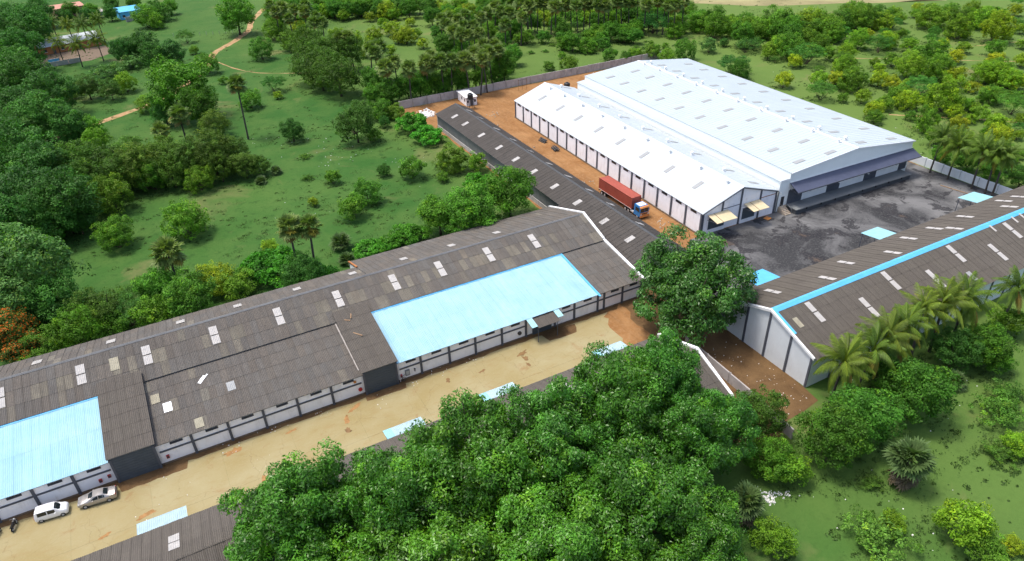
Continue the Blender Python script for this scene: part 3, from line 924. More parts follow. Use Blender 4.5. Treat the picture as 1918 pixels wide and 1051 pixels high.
for y in (75.5, 67.9, 58.6, 49.3, 39.7, 30.4, 22.0, 11.7, 3.4):
    vent(roofC, CR_ - 1.1, y, cr - 1.1 * sl)
for y in (77.2, 67.6, 57.5, 48.0, 38.2, 28.6, 19.8, 9.4):
    vent(roofC, CR_ + 3.4, y, cr + 3.4 * sr)
def awning(x0, x1, z0, z1, proj):
    mb = MB(); mb.slab((x0, -proj, z1), (x1, -proj, z1), (x1, -.14, z0), (x0, -.14, z0), .06)
    aw = mb.build('awning', 'tan_awning', C)
    mb = MB()
    for x in (x0 + .1, (x0 + x1) / 2, x1 - .1):
        mb.tube([(x, -.14, z0 - 1.1), (x, -proj + .2, z1 - .09)], .05, 6)
    mb.build('bracket', 'slate_paint', aw)
    mb = MB(); mb.slab((x0 + 1.5, -proj - .004, z1 + .014), (x0 + 1.65, -proj - .004, z1 + .014), (x0 + 1.65, -.14, z0 + .014), (x0 + 1.5, -.14, z0 + .014), .012); mb.build('seam', 'plinth', aw)
    return aw
awning(-19.2, -14.0, 4.3, 3.75, 3.1); awning(-9.8, -5.6, 4.5, 3.95, 3.1)
for x0, x1 in ((-18.8, -14.6), (-9.9, -6.4)):
    mb = MB(); mb.box(x0 - .25, x1 + .25, -.16, -.002, 0.0, 3.6); df = mb.build('shutter_frame', 'pale_wall', C)
    mb = MB(); mb.box(x0, x1, -.20, -.161, .9, 3.45); mb.build('shutter', 'slate_door', df)
mb = MB(); mb.box(CX1 - .1, CX1 + .02, -.30, -.10, 0, 5.0); mb.build('drainpipe', 'dock_concrete', C)

D = thing('large_white_warehouse', 'large white metal-roofed warehouse with a navy canopy over its loading dock', 'warehouse', CD_LOC, CD_ROT)
DX0, DXR, DX1, DY1 = 2.4, 21.4, 40.3, 79.8
dl, dr, d1 = 8.5, 10.15, 7.9
mb = MB(); mb.box(-.1, DX0 + .2, .05, DY1 - .05, 0, 7.0); ws = mb.build('side_aisle_wall', 'cream_metal_wall', D)
mb = MB(); mb.slab((-.3, -.15, 7.12), (DX0 + .05, -.15, 7.42), (DX0 + .05, DY1 + .1, 7.42), (-.3, DY1 + .1, 7.12), .12); lr = mb.build('aisle_roof', 'large_white_roof', D)
mb = MB(); mb.box(-.32, DX0 + .02, -.2, -.151, 6.95, 7.36); mb.build('fascia', 'white_trim', lr)
mb = MB(); mb.box(DX0 - .05, DX0 + .05, .03, DY1, 7.40, 7.55); mb.build('flashing', 'white_trim', lr)
gd = [(DX0, 0), (DX1, 0), (DX1, d1 - .15), (DXR, dr - .15), (DX0, dl - .15)]
mb = MB(); mb.prism([(x, 0.0, z) for x, z in gd], (0, .2, 0)); wf = mb.build('front_wall', 'cream_metal_wall', D)
mb = MB(); mb.prism([(x, DY1 - .2, z) for x, z in gd], (0, .2, 0)); mb.build('back_wall', 'cream_metal_wall', D)
mb = MB(); mb.box(DX0 + .06, DX0 + .25, .2, DY1 - .2, 0, dl - .15); mb.build('side_wall', 'cream_metal_wall', D)
mb = MB(); mb.box(DX1 - .2, DX1, .2, DY1 - .2, 0, d1 - .15); mb.build('side_wall', 'cream_metal_wall', D)
mb = MB()
mb.slab((DX0 - .05, -.25, dl), (DXR, -.25, dr), (DXR, DY1 + .25, dr), (DX0 - .05, DY1 + .25, dl), .12)
mb.slab((DXR + .002, -.25, dr), (DX1 + .3, -.25, d1), (DX1 + .3, DY1 + .25, d1), (DXR + .002, DY1 + .25, dr), .12)
roofD = mb.build('roof', 'large_white_roof', D)
sl = (dr - dl) / (DXR - DX0 + .05); sr = (d1 - dr) / (DX1 + .3 - DXR)
mb = MB()
for k in range(80):
    y = k * 1.0 + .2
    for xa, xb, s_ in ((DX0, DXR - .4, sl), (DXR + .4, DX1 + .28, sr)):
        za, zb = dr + s_ * (xa - DXR), dr + s_ * (xb - DXR)
        mb.hull8([(xa, y - .02, za), (xb, y - .02, zb), (xb, y + .02, zb), (xa, y + .02, za)], [(xa, y - .015, za + .03), (xb, y - .015, zb + .03), (xb, y + .015, zb + .03), (xa, y + .015, za + .03)])
mb.build('roof_seams', 'large_white_roof', roofD)
mb = MB(); mb.hull8([(DXR - .4, -.26, dr - .06), (DXR + .4, -.26, dr - .06), (DXR + .4, DY1 + .26, dr - .06), (DXR - .4, DY1 + .26, dr - .06)], [(DXR - .06, -.26, dr + .07), (DXR + .06, -.26, dr + .07), (DXR + .06, DY1 + .26, dr + .07), (DXR - .06, DY1 + .26, dr + .07)]); mb.build('ridge_cap', 'white_trim', roofD)
mb = MB(); mb.prism([(DX0 - .08, -.33, dl + .02), (DXR, -.33, dr + .02), (DX1 + .33, -.33, d1 + .02), (DX1 + .33, -.33, d1 - .25), (DXR, -.33, dr - .25), (DX0 - .08, -.33, dl - .25)], (0, .075, 0)); mb.build('gable_fascia', 'white_trim', roofD)
for y in (73.9, 66.9, 58.9, 50.8, 42.7, 34.6, 26.6, 18.2, 10.2, 2.8):
    for x in (7.3, 15.3):
        roof_panel(roofD, (x, y - (x - 7.3) * .12, dr + sl * (x - DXR) + .03), (0, -1, 0), (1, 0, sl), 1.05, 2.7)
    for x in (25.2, 35.4):
        roof_panel(roofD, (x, y - .5, dr + sr * (x - DXR) + .03), (0, 1, 0), (-1, 0, -sr), 1.05, 2.7)
    vent(roofD, DXR - .9, y + 1.5, dr - .9 * sl); vent(roofD, DXR + 1.6, y + 1.9, dr + 1.6 * sr)
# canopy, dock, shutters, door, stairs
mb = MB(); mb.slab((DX0 + .2, -2.6, 4.95), (DX1 + .6, -2.6, 4.75), (DX1 + .6, -.002, 5.95), (DX0 + .2, -.002, 6.2), .12); cn = mb.build('dock_canopy', 'canopy_navy', D)
mb = MB(); mb.box(DX0 + .2, DX1 + .3, -.09, -.003, 6.14, 6.34); mb.build('flashing', 'white_trim', cn)
mb = MB(); mb.box(DX0 + .2, DX1 + .6, -2.68, -2.602, 4.68, 4.90); mb.build('canopy_fascia', 'slate_paint', cn)
for x in (3.0, 9.5, 16, 22.5, 29, 35.5, 40.3):
    mb = MB(); mb.box(x - .06, x + .06, -2.5, -.01, 4.5, 4.6); mb.build('canopy_beam', 'slate_paint', cn)
for x in (6.5, 15, 24, 33):
    mb = MB(); mb.lathe([(.02, -.32), (.2, -.28), (.14, -.1), (.03, 0)], (x, -2.3, 4.5), 10); mb.build('dock_lamp', 'lamp_clear', cn)
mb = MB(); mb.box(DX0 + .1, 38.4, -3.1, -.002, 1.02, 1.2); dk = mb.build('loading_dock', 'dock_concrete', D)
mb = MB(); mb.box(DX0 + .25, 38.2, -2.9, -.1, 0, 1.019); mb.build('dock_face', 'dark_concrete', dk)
for x in np.arange(5.5, 38, 4.2):
    mb = MB(); mb.box(x - .15, x + .15, -3.2, -3.101, .75, 1.12); mb.build('dock_bumper', 'black_rubber', dk)
xcur = DX0 + .3
for k, (wd, mt) in enumerate([(4.2, 'slate_paint'), (7.4, 'white_trim'), (4.0, 'slate_paint'), (7.6, 'white_trim'), (4.0, 'slate_paint'), (7.4, 'white_trim'), (2.6, 'slate_paint')]):
    mb = MB(); mb.box(xcur, xcur + wd - .02, -.08, -.003, 1.21, 4.4); pn = mb.build('dock_panel' if mt == 'slate_paint' else 'dock_shutter', mt, D)
    mb = MB()
    for j in range(7):
        mb.box(xcur + .08, xcur + wd - .1, -.11, -.081, 1.3 + j * .44, 1.62 + j * .44)
    mb.build('slat', mt, pn)
    xcur += wd
mb = MB(); mb.box(.75, 1.75, -.02, .049, 1.2, 3.3); dd = mb.build('side_door', 'dark_window', D)
mb = MB(); mb.box(.55, .749, -.05, .048, 1.2, 3.4); mb.box(1.751, 1.95, -.05, .048, 1.2, 3.4); mb.build('door_frame', 'white_trim', dd)
mb = MB(); mb.tube([(.3, -.3, 4.2), (.3, -.1, 4.5), (.3, .04, 4.5)], .09, 8); mb.build('wall_lamp', 'lamp_clear', D)
st = MB()
for k in range(6):
    st.box(.4, 2.1, -2.3 + k * .33, -2.3 + (k + 1) * .33 - .002, 0, .2 * (k + 1))
st.box(.4, DX0 + .09, -.32, -.03, 0, 1.18)
sts = st.build('stairs', 'rubble', D)
mb = MB()
for x in (.42, 2.08):
    mb.tube([(x, -2.2, .2), (x, -2.2, 1.1), (x, -.3, 2.1), (x, -.3, 1.18)], .025, 6)
mb.build('handrail', 'rim_grey', sts)
for x in (34.2, 35.6, 37.0):
    mb = MB(); mb.box(x, x + .9, -.55, -.112, 3.2, 3.9); ac = mb.build('air_conditioner', 'white_trim', D)
    mb = MB(); mb.tube([(x + .4, -.575, 3.55), (x + .4, -.551, 3.55)], .27, 14); mb.build('fan_grille', 'dark_steel', ac)

# ================================================================== BLUE-RIDGED SHED (E)
EX0, EX1, EYF, EYR, EYB = 73.5, 178.0, 49.0, 57.5, 66.0
ez, er = 5.75, 8.75
E_ = thing('blue_ridged_shed', 'brown-grey shed at right with a bright blue ridge and white gable end', 'shed', (EX0, EYR, 0))
def ex(x): return x - EX0
def ey(y): return y - EYR
gab = [(EYF, 0), (EYB, 0), (EYB, ez - .1), (EYR, er - .1), (EYF, ez - .1)]
mb = MB(); mb.prism([(0, ey(y), z) for y, z in gab], (.25, 0, 0)); mb.build('gable_wall', 'cool_wall', E_)
mb = MB(); mb.prism([(ex(EX1) - .25, ey(y), z) for y, z in gab], (.25, 0, 0)); mb.build('gable_wall', 'cool_wall', E_)
for y in (EYF, EYB - .25):
    mb = MB(); mb.box(.25, ex(EX1) - .25, ey(y), ey(y) + .25, 0, ez - .15); mb.build('side_wall', 'cool_wall', E_)
for y in (49.18, 53.2, 57.5, 61.8, 65.82):
    h = er - .25 - abs(y - EYR) * (er - ez) / (EYR - EYF)
    mb = MB(); mb.box(-.14, -.001, ey(y) - .17, ey(y) + .17, 0, h); mb.build('pillar', 'slate_paint', E_)
pm = MB(); pm.box(-.17, .17, -.12, -.001, 0, 5.5); pme = pm.mesh('pillar')
for x in np.arange(78.2, 177, 4.7):
    obj('pillar', pme, 'slate_paint', E_, (ex(x), ey(EYF), 0))
sE = (er - ez) / (EYR - EYF)
mb = MB()
mb.slab((.0, ey(EYF) - .7, ez - .7 * sE - .06), (ex(EX1), ey(EYF) - .7, ez - .7 * sE - .06), (ex(EX1), 0, er - .06), (0, 0, er - .06), .1)
mb.slab((.0, .002, er - .06), (ex(EX1), .002, er - .06), (ex(EX1), ey(EYB) + .7, ez - .7 * sE - .06), (0, ey(EYB) + .7, ez - .7 * sE - .06), .1)
roofE = mb.build('roof', 'dark_sheet_wall', E_)
rr = Roof(roofE, Matrix.Translation((EX0, EYR, 0)), 300, seed=6)
upf, S = slope_vec(EYF - .8, ez - .8 * sE, EYR, er); LE = EX1 - EX0
rr.slope((.02, ey(EYF) - .8, ez - .8 * sE), X, upf, LE, S, 100, 4, tint_brown)
upk, S = slope_vec(EYB + .8, ez - .8 * sE, EYR, er)
rr.slope((LE, ey(EYB) + .8, ez - .8 * sE), (-1, 0, 0), upk, LE, S, 100, 4, tint_brown)
rr.finish()
mb = MB()
for x0 in np.arange(0, LE - 1, 3.0):
    mb.slab((x0, -.62, er - .62 * sE + .07), (x0 + 2.99, -.62, er - .62 * sE + .07), (x0 + 2.99, 0, er + .13), (x0, 0, er + .13), .03)
    mb.slab((x0, .001, er + .13), (x0 + 2.99, .001, er + .13), (x0 + 2.99, .62, er - .62 * sE + .07), (x0, .62, er - .62 * sE + .07), .03)
mb.build('ridge_cap', 'blue_paint', roofE)
mb = MB()
mb.hull8([(-.3, ey(EYB) + .3, ez - .3 * sE - .3), (.12, ey(EYB) + .3, ez - .3 * sE - .3), (.12, 0, er - .3), (-.3, 0, er - .3)][::-1], [(-.3, ey(EYB) + .3, ez - .3 * sE + .12), (.12, ey(EYB) + .3, ez - .3 * sE + .12), (.12, 0, er + .15), (-.3, 0, er + .15)][::-1])
mb.hull8([(-.3, ey(EYF) - .3, ez - .3 * sE - .3), (.0, ey(EYF) - .3, ez - .3 * sE - .3), (.0, -.002, er - .3), (-.3, -.002, er - .3)], [(-.3, ey(EYF) - .3, ez - .3 * sE + .1), (.0, ey(EYF) - .3, ez - .3 * sE + .1), (.0, -.002, er + .13), (-.3, -.002, er + .13)])
mb.build('gable_coping', 'white_trim', E_)
mb = MB(); mb.slab((.001, -4.6, er - 4.6 * sE + .1), (.5, -4.6, er - 4.6 * sE + .1), (.5, -.3, er - .3 * sE + .1), (.001, -.3, er - .3 * sE + .1), .04); mb.build('gable_flashing', 'blue_paint', roofE)
def ezs(y): return er - abs(y - EYR) * sE
for i, x in enumerate((79.6, 88.7, 96.6, 104.5, 113.0, 121.0, 128.8, 137, 145, 153)):
    y = 54.8 if i % 2 == 0 else 52.3
    for d in (-.95, .95):
        skylight(roofE, (ex(x), ey(y + d), ezs(y + d)), X, upf, 1.0, 1.82)
for i, (x, y) in enumerate(((79.5, 62.9), (88.7, 60.4), (96.6, 63.1), (104.5, 60.4), (112.8, 63.2), (119.9, 63.2), (121, 60.4), (128.8, 63.2), (137.5, 60.5), (141.3, 63.5), (145, 62.8), (153, 60.5))):
    for d in (-.75, .75):
        skylight(roofE, (ex(x), ey(y + d), ezs(y + d)), (-1, 0, 0), upk, 1.0, 1.42)
skylight(roofE, (ex(111.3), ey(50.4), ezs(50.4)), X, upf, 1.0, 1.9, 'roof_vent_grey', 'patch_sheet')
skylight(roofE, (ex(75.6), ey(54.3), ezs(54.3)), X, upf, .9, 1.8, 'old_skylight', 'patch_sheet')
for x in (125.4, 131.8, 134.2):
    skylight(roofE, (ex(x), ey(56.4), ezs(56.4)), X, upf, .45, 1.5, 'skylight', 'patch_sheet')
for x0, x1, mt in ((80.6, 85.8, 'painted'), (110.6, 115.2, 'pale_blue_sheet'), (139.2, 144.4, 'pale_blue_sheet')):
    mb = MB(); mb.slab((ex(x0), ey(66.65), 5.42), (ex(x1), ey(66.65), 5.42), (ex(x1), ey(70.9), 4.9), (ex(x0), ey(70.9), 4.9), .06)
    cn = mb.build('eave_canopy', 'blue_paint' if mt == 'painted' else mt, E_)
    mb = MB()
    for x in (x0 + .15, x1 - .15):
        mb.tube([(ex(x), ey(70.6), 0), (ex(x), ey(70.6), 4.9)], .07, 8)
    mb.build('canopy_post', 'slate_paint', cn)

# ================================================================== NEAR SHED UNDER THE TREES (F)
FX0, FX1, FYF, FYR, FYB = -44.0, 59.8, 50.2, 58.0, 66.0
fz, fr_ = 3.75, 6.5
F_ = thing('near_shed', 'grey-brown corrugated shed along the driveway, mostly under big trees', 'shed', (FX0, FYR, 0))
def fx(x): return x - FX0
def fy(y): return y - FYR
sF = (fr_ - fz) / (FYB - FYR)
for y in (FYF + .5, FYB - .75):
    mb = MB(); mb.box(0, fx(FX1) - .25, fy(y), fy(y) + .25, 0, fz); mb.build('side_wall', 'pale_wall', F_)
gab = [(FYF + .5, 0), (FYB - .5, 0), (FYB - .5, fz + .05), (FYR, fr_ - .1), (FYF + .5, fz + .05)]
mb = MB(); mb.prism([(fx(FX1) - .25, fy(y), z) for y, z in gab], (.22, 0, 0)); mb.build('gable_wall', 'pale_wall', F_)
mb = MB()
mb.slab((0, fy(FYF), fz - .1), (fx(FX1), fy(FYF), fz - .1), (fx(FX1), 0, fr_ - .06), (0, 0, fr_ - .06), .1)
mb.slab((0, .002, fr_ - .06), (fx(FX1), .002, fr_ - .06), (fx(FX1), fy(FYB), fz - .06), (0, fy(FYB), fz - .06), .1)
roofF = mb.build('roof', 'dark_sheet_wall', F_)
rr = Roof(roofF, Matrix.Translation((FX0, FYR, 0)), 240, seed=8)
LF = FX1 - FX0
upk, S = slope_vec(FYB + .15, fz - .15 * sF, FYR, fr_)
rr.slope((LF - .1, fy(FYB) + .15, fz - .15 * sF), (-1, 0, 0), upk, LF - .1, S, 100, 3, tint_brown)
upf, S = slope_vec(FYF - .1, fz - .1, FYR, fr_)
rr.slope((0, fy(FYF) - .1, fz - .1), X, upf, LF - .1, S, 100, 3, tint_brown)
rr.finish()
for x in (-30, -10.6, 40):
    for d in (-.78, .78):
        y = 61.6 + d
        skylight(roofF, (fx(x), fy(y), fr_ - (y - FYR) * sF), (-1, 0, 0), upk, 1.15, 1.5)
mb = MB()
for (y0, z0), (y1, z1) in (((FYF - .2, fz + .0), (FYR, fr_ + .3)), ((FYR + .002, fr_ + .3), (FYB + .3, fz + .2))):
    mb.hull8([(fx(FX1) - .28, fy(y0), z0 - .35), (fx(FX1) + .16, fy(y0), z0 - .35), (fx(FX1) + .16, fy(y1), z1 - .35), (fx(FX1) - .28, fy(y1), z1 - .35)], [(fx(FX1) - .28, fy(y0), z0), (fx(FX1) + .16, fy(y0), z0), (fx(FX1) + .16, fy(y1), z1), (fx(FX1) - .28, fy(y1), z1)])
mb.build('coping', 'white_trim', F_)
for x0 in (-14.5, 15.6, 29.8, 48.8):
    mb = MB(); mb.slab((fx(x0), fy(66.2), 3.42), (fx(x0 + 5.4), fy(66.2), 3.42), (fx(x0 + 5.4), fy(68.5), 3.05), (fx(x0), fy(68.5), 3.05), .03)
    cn = mb.build('door_canopy', 'dark_steel', F_)
    for k in range(5):
        o_ = skylight(cn, (fx(x0 + .54 + k * 1.08), fy(67.35), 3.24 + rng.uniform(-.01, .02)), (-1, 0, 0), (0, -2.3, .37), 1.12, 2.45, 'pale_blue_sheet' if (k == 0 and x0 > 0) else 'translucent_sheet', 'canopy_sheet', .035)
    mb = MB()
    for k in (.1, 5.3):
        mb.tube([(fx(x0 + k), fy(65.4), 2.3), (fx(x0 + k), fy(68.3), 3.03)], .04, 6)
    mb.build('bracket', 'slate_paint', cn)

# ================================================================== COMPOUND WALLS
def wall_run(name, label, pts, h, t, mat, pil=4.0, cap=True):
    c0 = pts[0]
    o_ = thing(name, label, 'wall', (c0[0], c0[1], 0))
    for (x0, y0), (x1, y1) in zip(pts, pts[1:]):
        d = Vector((x1 - x0, y1 - y0, 0)); L_ = d.length; d.normalize(); n = Vector((-d.y, d.x, 0))
        k = max(1, round(L_ / pil)); s_ = L_ / k
        for i in range(k):
            a = Vector((x0 - c0[0], y0 - c0[1], 0)) + d * (i * s_ + .13); b = a + d * (s_ - .26)
            hh = h + rng.uniform(-.04, .04)
            q = [a - n * t/2, b - n * t/2, b + n * t/2, a + n * t/2]
            mb = MB(); mb.hull8([tuple(p) for p in q], [(p.x, p.y, hh) for p in q]); mb.build('wall_panel', mat, o_)
            p0 = a - d * .129; p1 = a - d * .001
            q = [p0 - n * t*.7, p1 - n * t*.7, p1 + n * t*.7, p0 + n * t*.7]
            mb = MB(); mb.hull8([tuple(p) for p in q], [(p.x, p.y, h + .1) for p in q]); mb.build('wall_post', mat, o_)
    return o_
wall_run('compound_wall', 'long grey concrete wall behind the white warehouses', [(66.4, 197.4), (112, 197.8), (166, 198.2)], 2.4, .2, 'grey_concrete', 4.5)
wall_run('compound_wall', 'pale concrete wall along the right side of the asphalt yard', [(158.6, 60.5), (158.4, 99), (158.4, 120)], 2.1, .2, 'cool_wall', 4.5)
wall_run('dividing_wall', 'low pale wall on bare earth between two shed gables', [(64.9, 65.6), (64.5, 50.5), (63.8, 42.5)], 1.8, .2, 'grey_concrete', 5.0)

# ================================================================== HUT, TANKS, TOWER
H_ = thing('wall_hut', 'small whitewashed hut built against the far compound wall', 'hut', (86.6, 191.9, 0), R(-4))
mb = MB(); mb.box(-1.7, 1.7, -3.2, 4.0, 0, 2.5); mb.build('wall', 'pale_wall', H_)
mb = MB(); mb.box(-1.9, 1.9, -3.45, 4.2, 2.501, 2.65); mb.build('roof', 'white_trim', H_)
for y in (-1.9, .6):
    mb = MB(); mb.box(-1.74, -1.701, y - .4, y + .4, 1.1, 1.9); mb.build('window', 'dark_window', H_)
mb = MB(); mb.box(-.5, .5, -3.24, -3.201, 0, 1.95); mb.build('door', 'slate_paint', H_)
for x in (-1.2, 1.1):
    mb = MB(); mb.box(x - .3, x + .3, -3.235, -3.201, 1.0, 1.7); mb.build('window', 'dark_window', H_)
def tank(x, y, z, r, h, label):
    t = thing('water_tank', label, 'water tank', (x, y, z))
    mb = MB()
    prof = [(r * .95, 0), (r, .06)]
    for k in range(5):
        zz = .1 + k * (h * .72) / 5
        prof += [(r, zz), (r * 1.03, zz + h * .05), (r, zz + h * .1)]
    prof += [(r, h * .8), (r * .7, h * .92), (r * .34, h * .96)]
    mb.lathe(prof, (0, 0, 0), 18); mb.build('body', 'tank_black', t, True)
    mb = MB(); mb.lathe([(r * .36, h * .955), (r * .36, h * 1.03), (r * .1, h * 1.06)], (0, 0, 0), 14); mb.build('lid', 'tank_black', t)
    return t
st_ = thing('tank_stand', 'steel stand carrying a black tank beside the hut', 'stand', (84.9, 186.3, 0))
for x in (-.7, .7):
    for y in (-.7, .7):
        mb = MB(); mb.tube([(x * 1.15, y * 1.15, 0), (x, y, 2.9)], .06, 6); mb.build('leg', 'dark_steel', st_)
mb = MB(); mb.box(-.95, .95, -.95, .95, 2.9, 3.0); mb.build('platform', 'dark_steel', st_)
mb = MB()
for s_ in (-1, 1):
    mb.tube([(-.78, s_ * .78, .9), (.72, s_ * .72, 2.6)], .03, 5); mb.tube([(s_ * .78, -.78, .9), (s_ * .72, .72, 2.6)], .03, 5)
mb.build('brace', 'dark_steel', st_)
tank(84.9, 186.3, 3.0, .85, 1.7, 'black water tank on the steel stand by the hut')
tank(119.3, 187.2, 0.004, .95, 1.9, 'black water tank on the ground behind the small white warehouse')
pt = thing('scaffold', 'thin steel pipe scaffold in front of the far wall', 'scaffold', (106.5, 193.5, 0))
for x in (-1.4, 0, 1.6):
    mb = MB(); mb.tube([(x, 0, 0), (x + .05, 0, 3.4)], .05, 6); mb.build('post', 'rust_stain' if x else 'dark_steel', pt)
mb = MB(); mb.tube([(-1.45, 0, 3.2), (1.7, 0, 3.3)], .05, 6); mb.build('rail', 'dark_steel', pt)

# ================================================================== TRUCK AND CONTAINER
def wheel(parent, x, y, r, w_, name='wheel'):
    mb = MB(); mb.tube([(x, y - w_ / 2, r), (x, y - w_ * .4, r), (x, y + w_ * .4, r), (x, y + w_ / 2, r)], [r * .93, r, r, r * .93], 18)
    wh = mb.build(name, 'black_rubber', parent)
    mb = MB(); mb.tube([(x, y - w_ / 2 - .012, r), (x, y + w_ / 2 + .012, r)], r * .56, 12); mb.build('rim', 'rim_grey', wh)
    return wh
TK = thing('container_truck', 'blue and orange articulated lorry parked beside the white warehouse', 'truck', (85.8, 112.6, .004), R(-90))
# local x forward; container spans -6.1 .. 6.1
mb = MB()
for y in (-.45, .45):
    mb.box(-6.1, 7.2, y - .09, y + .09, .82, 1.12)
for x in np.arange(-5.8, 6.2, 1.5):
    mb.box(x - .06, x + .06, -1.15, 1.15, 1.121, 1.22)
mb.build('chassis', 'dark_steel', TK)
for x in (-5.0, -3.8):
    for y in (-.95, .95):
        wheel(TK, x, y, .5, .42)
for x in (3.9, 5.0):
    for y in (-.95, .95):
        wheel(TK, x, y, .5, .42)
for y in (-.98, .98):
    wheel(TK, 8.05, y, .5, .3)
mb = MB(); mb.box(-6.2, -6.101, -1.2, 1.2, .7, .85); mb.build('rear_bumper', 'dark_steel', TK)
# cab: side profile (x, z), extruded and tapered at the roof
cabp = [(6.85, .55), (9.0, .55), (9.02, 1.45), (8.92, 2.62), (8.55, 2.86), (6.85, 2.86)]
def cab_ring(y, inset):
    return [(x - (inset if x > 8.5 and z > 1.5 else 0), y, z) for x, z in cabp]
mb = MB()
n = len(cabp)
mb.v = cab_ring(-1.15, 0) + cab_ring(1.15, 0)
mb.v = [(x, y * (.93 if z > 2 else 1), z) for x, y, z in mb.v]
mb.f = [tuple(range(n)), tuple(range(2 * n - 1, n - 1, -1))] + [(i, n + i, n + (i + 1) % n, (i + 1) % n) for i in range(n)]
cab = mb.build('cab', 'truck_blue', TK)
mb = MB(); mb.hull8([(9.03, -1.14, .5), (9.12, -1.14, .5), (9.12, 1.14, .5), (9.03, 1.14, .5)], [(9.03, -1.12, 1.46), (9.09, -1.12, 1.46), (9.09, 1.12, 1.46), (9.03, 1.12, 1.46)]); mb.build('front_panel', 'truck_orange', cab)
mb = MB(); mb.box(9.121, 9.26, -1.18, 1.18, .45, .78); mb.build('bumper', 'truck_orange', cab)
for y0, y1 in ((-1.0, -.04), (.04, 1.0)):
    mb = MB(); mb.hull8([(9.012, y0, 1.58), (9.035, y0, 1.58), (9.035, y1, 1.58), (9.012, y1, 1.58)], [(8.94, y0 * .95, 2.5), (8.965, y0 * .95, 2.5), (8.965, y1 * .95, 2.5), (8.94, y1 * .95, 2.5)]); mb.build('windscreen', 'car_glass', cab)
mb = MB(); mb.hull8([(9.0, -1.1, 2.5), (9.12, -1.1, 2.5), (9.12, 1.1, 2.5), (9.0, 1.1, 2.5)], [(8.6, -1.08, 2.80), (8.98, -1.08, 2.72), (8.98, 1.08, 2.72), (8.6, 1.08, 2.80)]); mb.build('visor', 'truck_orange', cab)
for s_ in (-1, 1):
    mb = MB(); a = s_ * 1.115; mb.hull8([(7.35, a - .02, 1.6), (8.6, a - .02, 1.6), (8.6, a + .03, 1.6), (7.35, a + .03, 1.6)], [(7.35, a - .02 - s_ * .03, 2.4), (8.5, a - .02 - s_ * .03, 2.4), (8.5, a + .03 - s_ * .03, 2.4), (7.35, a + .03 - s_ * .03, 2.4)]); mb.build('side_window', 'car_glass', cab)
    mb = MB(); mb.box(9.122, 9.16, s_ * .9 - .16, s_ * .9 + .16, .95, 1.2); mb.build('headlight', 'lamp_clear', cab)
    mb = MB(); mb.box(8.8, 8.9, s_ * 1.32 - .05, s_ * 1.32 + .05, 1.7, 2.3); mb.tube([(8.7, s_ * 1.1, 2.3), (8.85, s_ * 1.32, 2.3)], .02, 5); mb.build('mirror', 'dark_steel', cab)
    mb = MB(); mb.tube([(3.0, s_ * .75, .75), (4.2, s_ * .75, .75)] if False else [(5.75, s_ * .95, .8), (6.8, s_ * .95, .8)], .28, 12); mb.build('fuel_tank', 'rim_grey', TK)
mb = MB(); mb.box(7.1, 8.5, -.85, .85, 2.861, 2.93); mb.build('roof_panel', 'white_trim', cab)
mb = MB(); mb.box(9.091, 9.11, -.7, .7, 1.1, 1.3); mb.build('grille', 'dark_steel', cab)

CN = thing('shipping_container', 'rust red forty-foot shipping container loaded on the lorry', 'container', (85.8, 112.6, 1.224), R(-90))
mb = MB()
Lc, Wc, Hc = 12.19, 2.44, 2.62
def corr(x0, x1, y, s_):
    k = int((x1 - x0) / .27); n0 = len(mb.v)
    for i in range(k + 1):
        for q, d in ((0, 0), (.35, 0), (.5, .05), (.85, .05)):
            xx = x0 + (i + q) * (x1 - x0) / (k + 1)
            mb.v += [(xx, y - s_ * d, .12), (xx, y - s_ * d, Hc - .1)]
    m_ = (len(mb.v) - n0) // 2
    for i in range(m_ - 1):
        a = n0 + 2 * i
        mb.f.append((a, a + 2, a + 3, a + 1) if s_ < 0 else (a + 1, a + 3, a + 2, a))
corr(-Lc / 2 + .12, Lc / 2 - .12, -Wc / 2 + .03, -1); corr(-Lc / 2 + .12, Lc / 2 - .12, Wc / 2 - .03, 1)
mb.box(-Lc/2 + .1, Lc/2 - .1, -Wc/2 + .09, Wc/2 - .09, .1, Hc - .06)
mb.build('corrugated_body', 'container_red', CN)
mb = MB()
for i in range(24):
    x0 = -Lc/2 + .15 + i * .495
    mb.box(x0, x0 + .3, -Wc/2 + .12, Wc/2 - .12, Hc - .059, Hc - .03)
mb.build('roof_panel', 'container_red', CN)
mb = MB()
for s_ in (-1, 1):
    mb.box(-Lc/2, Lc/2, s_ * (Wc/2 - .04) - .04, s_ * (Wc/2 - .04) + .04, 0, .119); mb.box(-Lc/2, Lc/2, s_ * (Wc/2 - .04) - .04, s_ * (Wc/2 - .04) + .04, Hc - .1, Hc)
    for x in (-1, 1):
        mb.box(x * (Lc/2 - .06) - .06, x * (Lc/2 - .06) + .06, s_ * (Wc/2 - .06) - .062, s_ * (Wc/2 - .06) + .062, .12, Hc - .101)
mb.build('frame', 'container_red', CN)
mb = MB(); mb.box(-Lc/2 - .03, -Lc/2 + .099, -Wc/2 + .13, -.02, .14, Hc - .14); mb.box(-Lc/2 - .03, -Lc/2 + .099, .02, Wc/2 - .13, .14, Hc - .14); dr_ = mb.build('door', 'container_red', CN)
mb = MB()
for y in (-.8, -.35, .35, .8): mb.tube([(-Lc/2 - .06, y, .15), (-Lc/2 - .06, y, Hc - .15)], .025, 6)
mb.build('lock_bar', 'rim_grey', dr_)
mb = MB()
for s_ in (-1, 1): mb.box(-Lc/2, Lc/2, s_ * (Wc/2 + .005) - .004, s_ * (Wc/2 + .005) + .004, .03, .10)
mb.build('bottom_rail_marking', 'white_trim', CN)

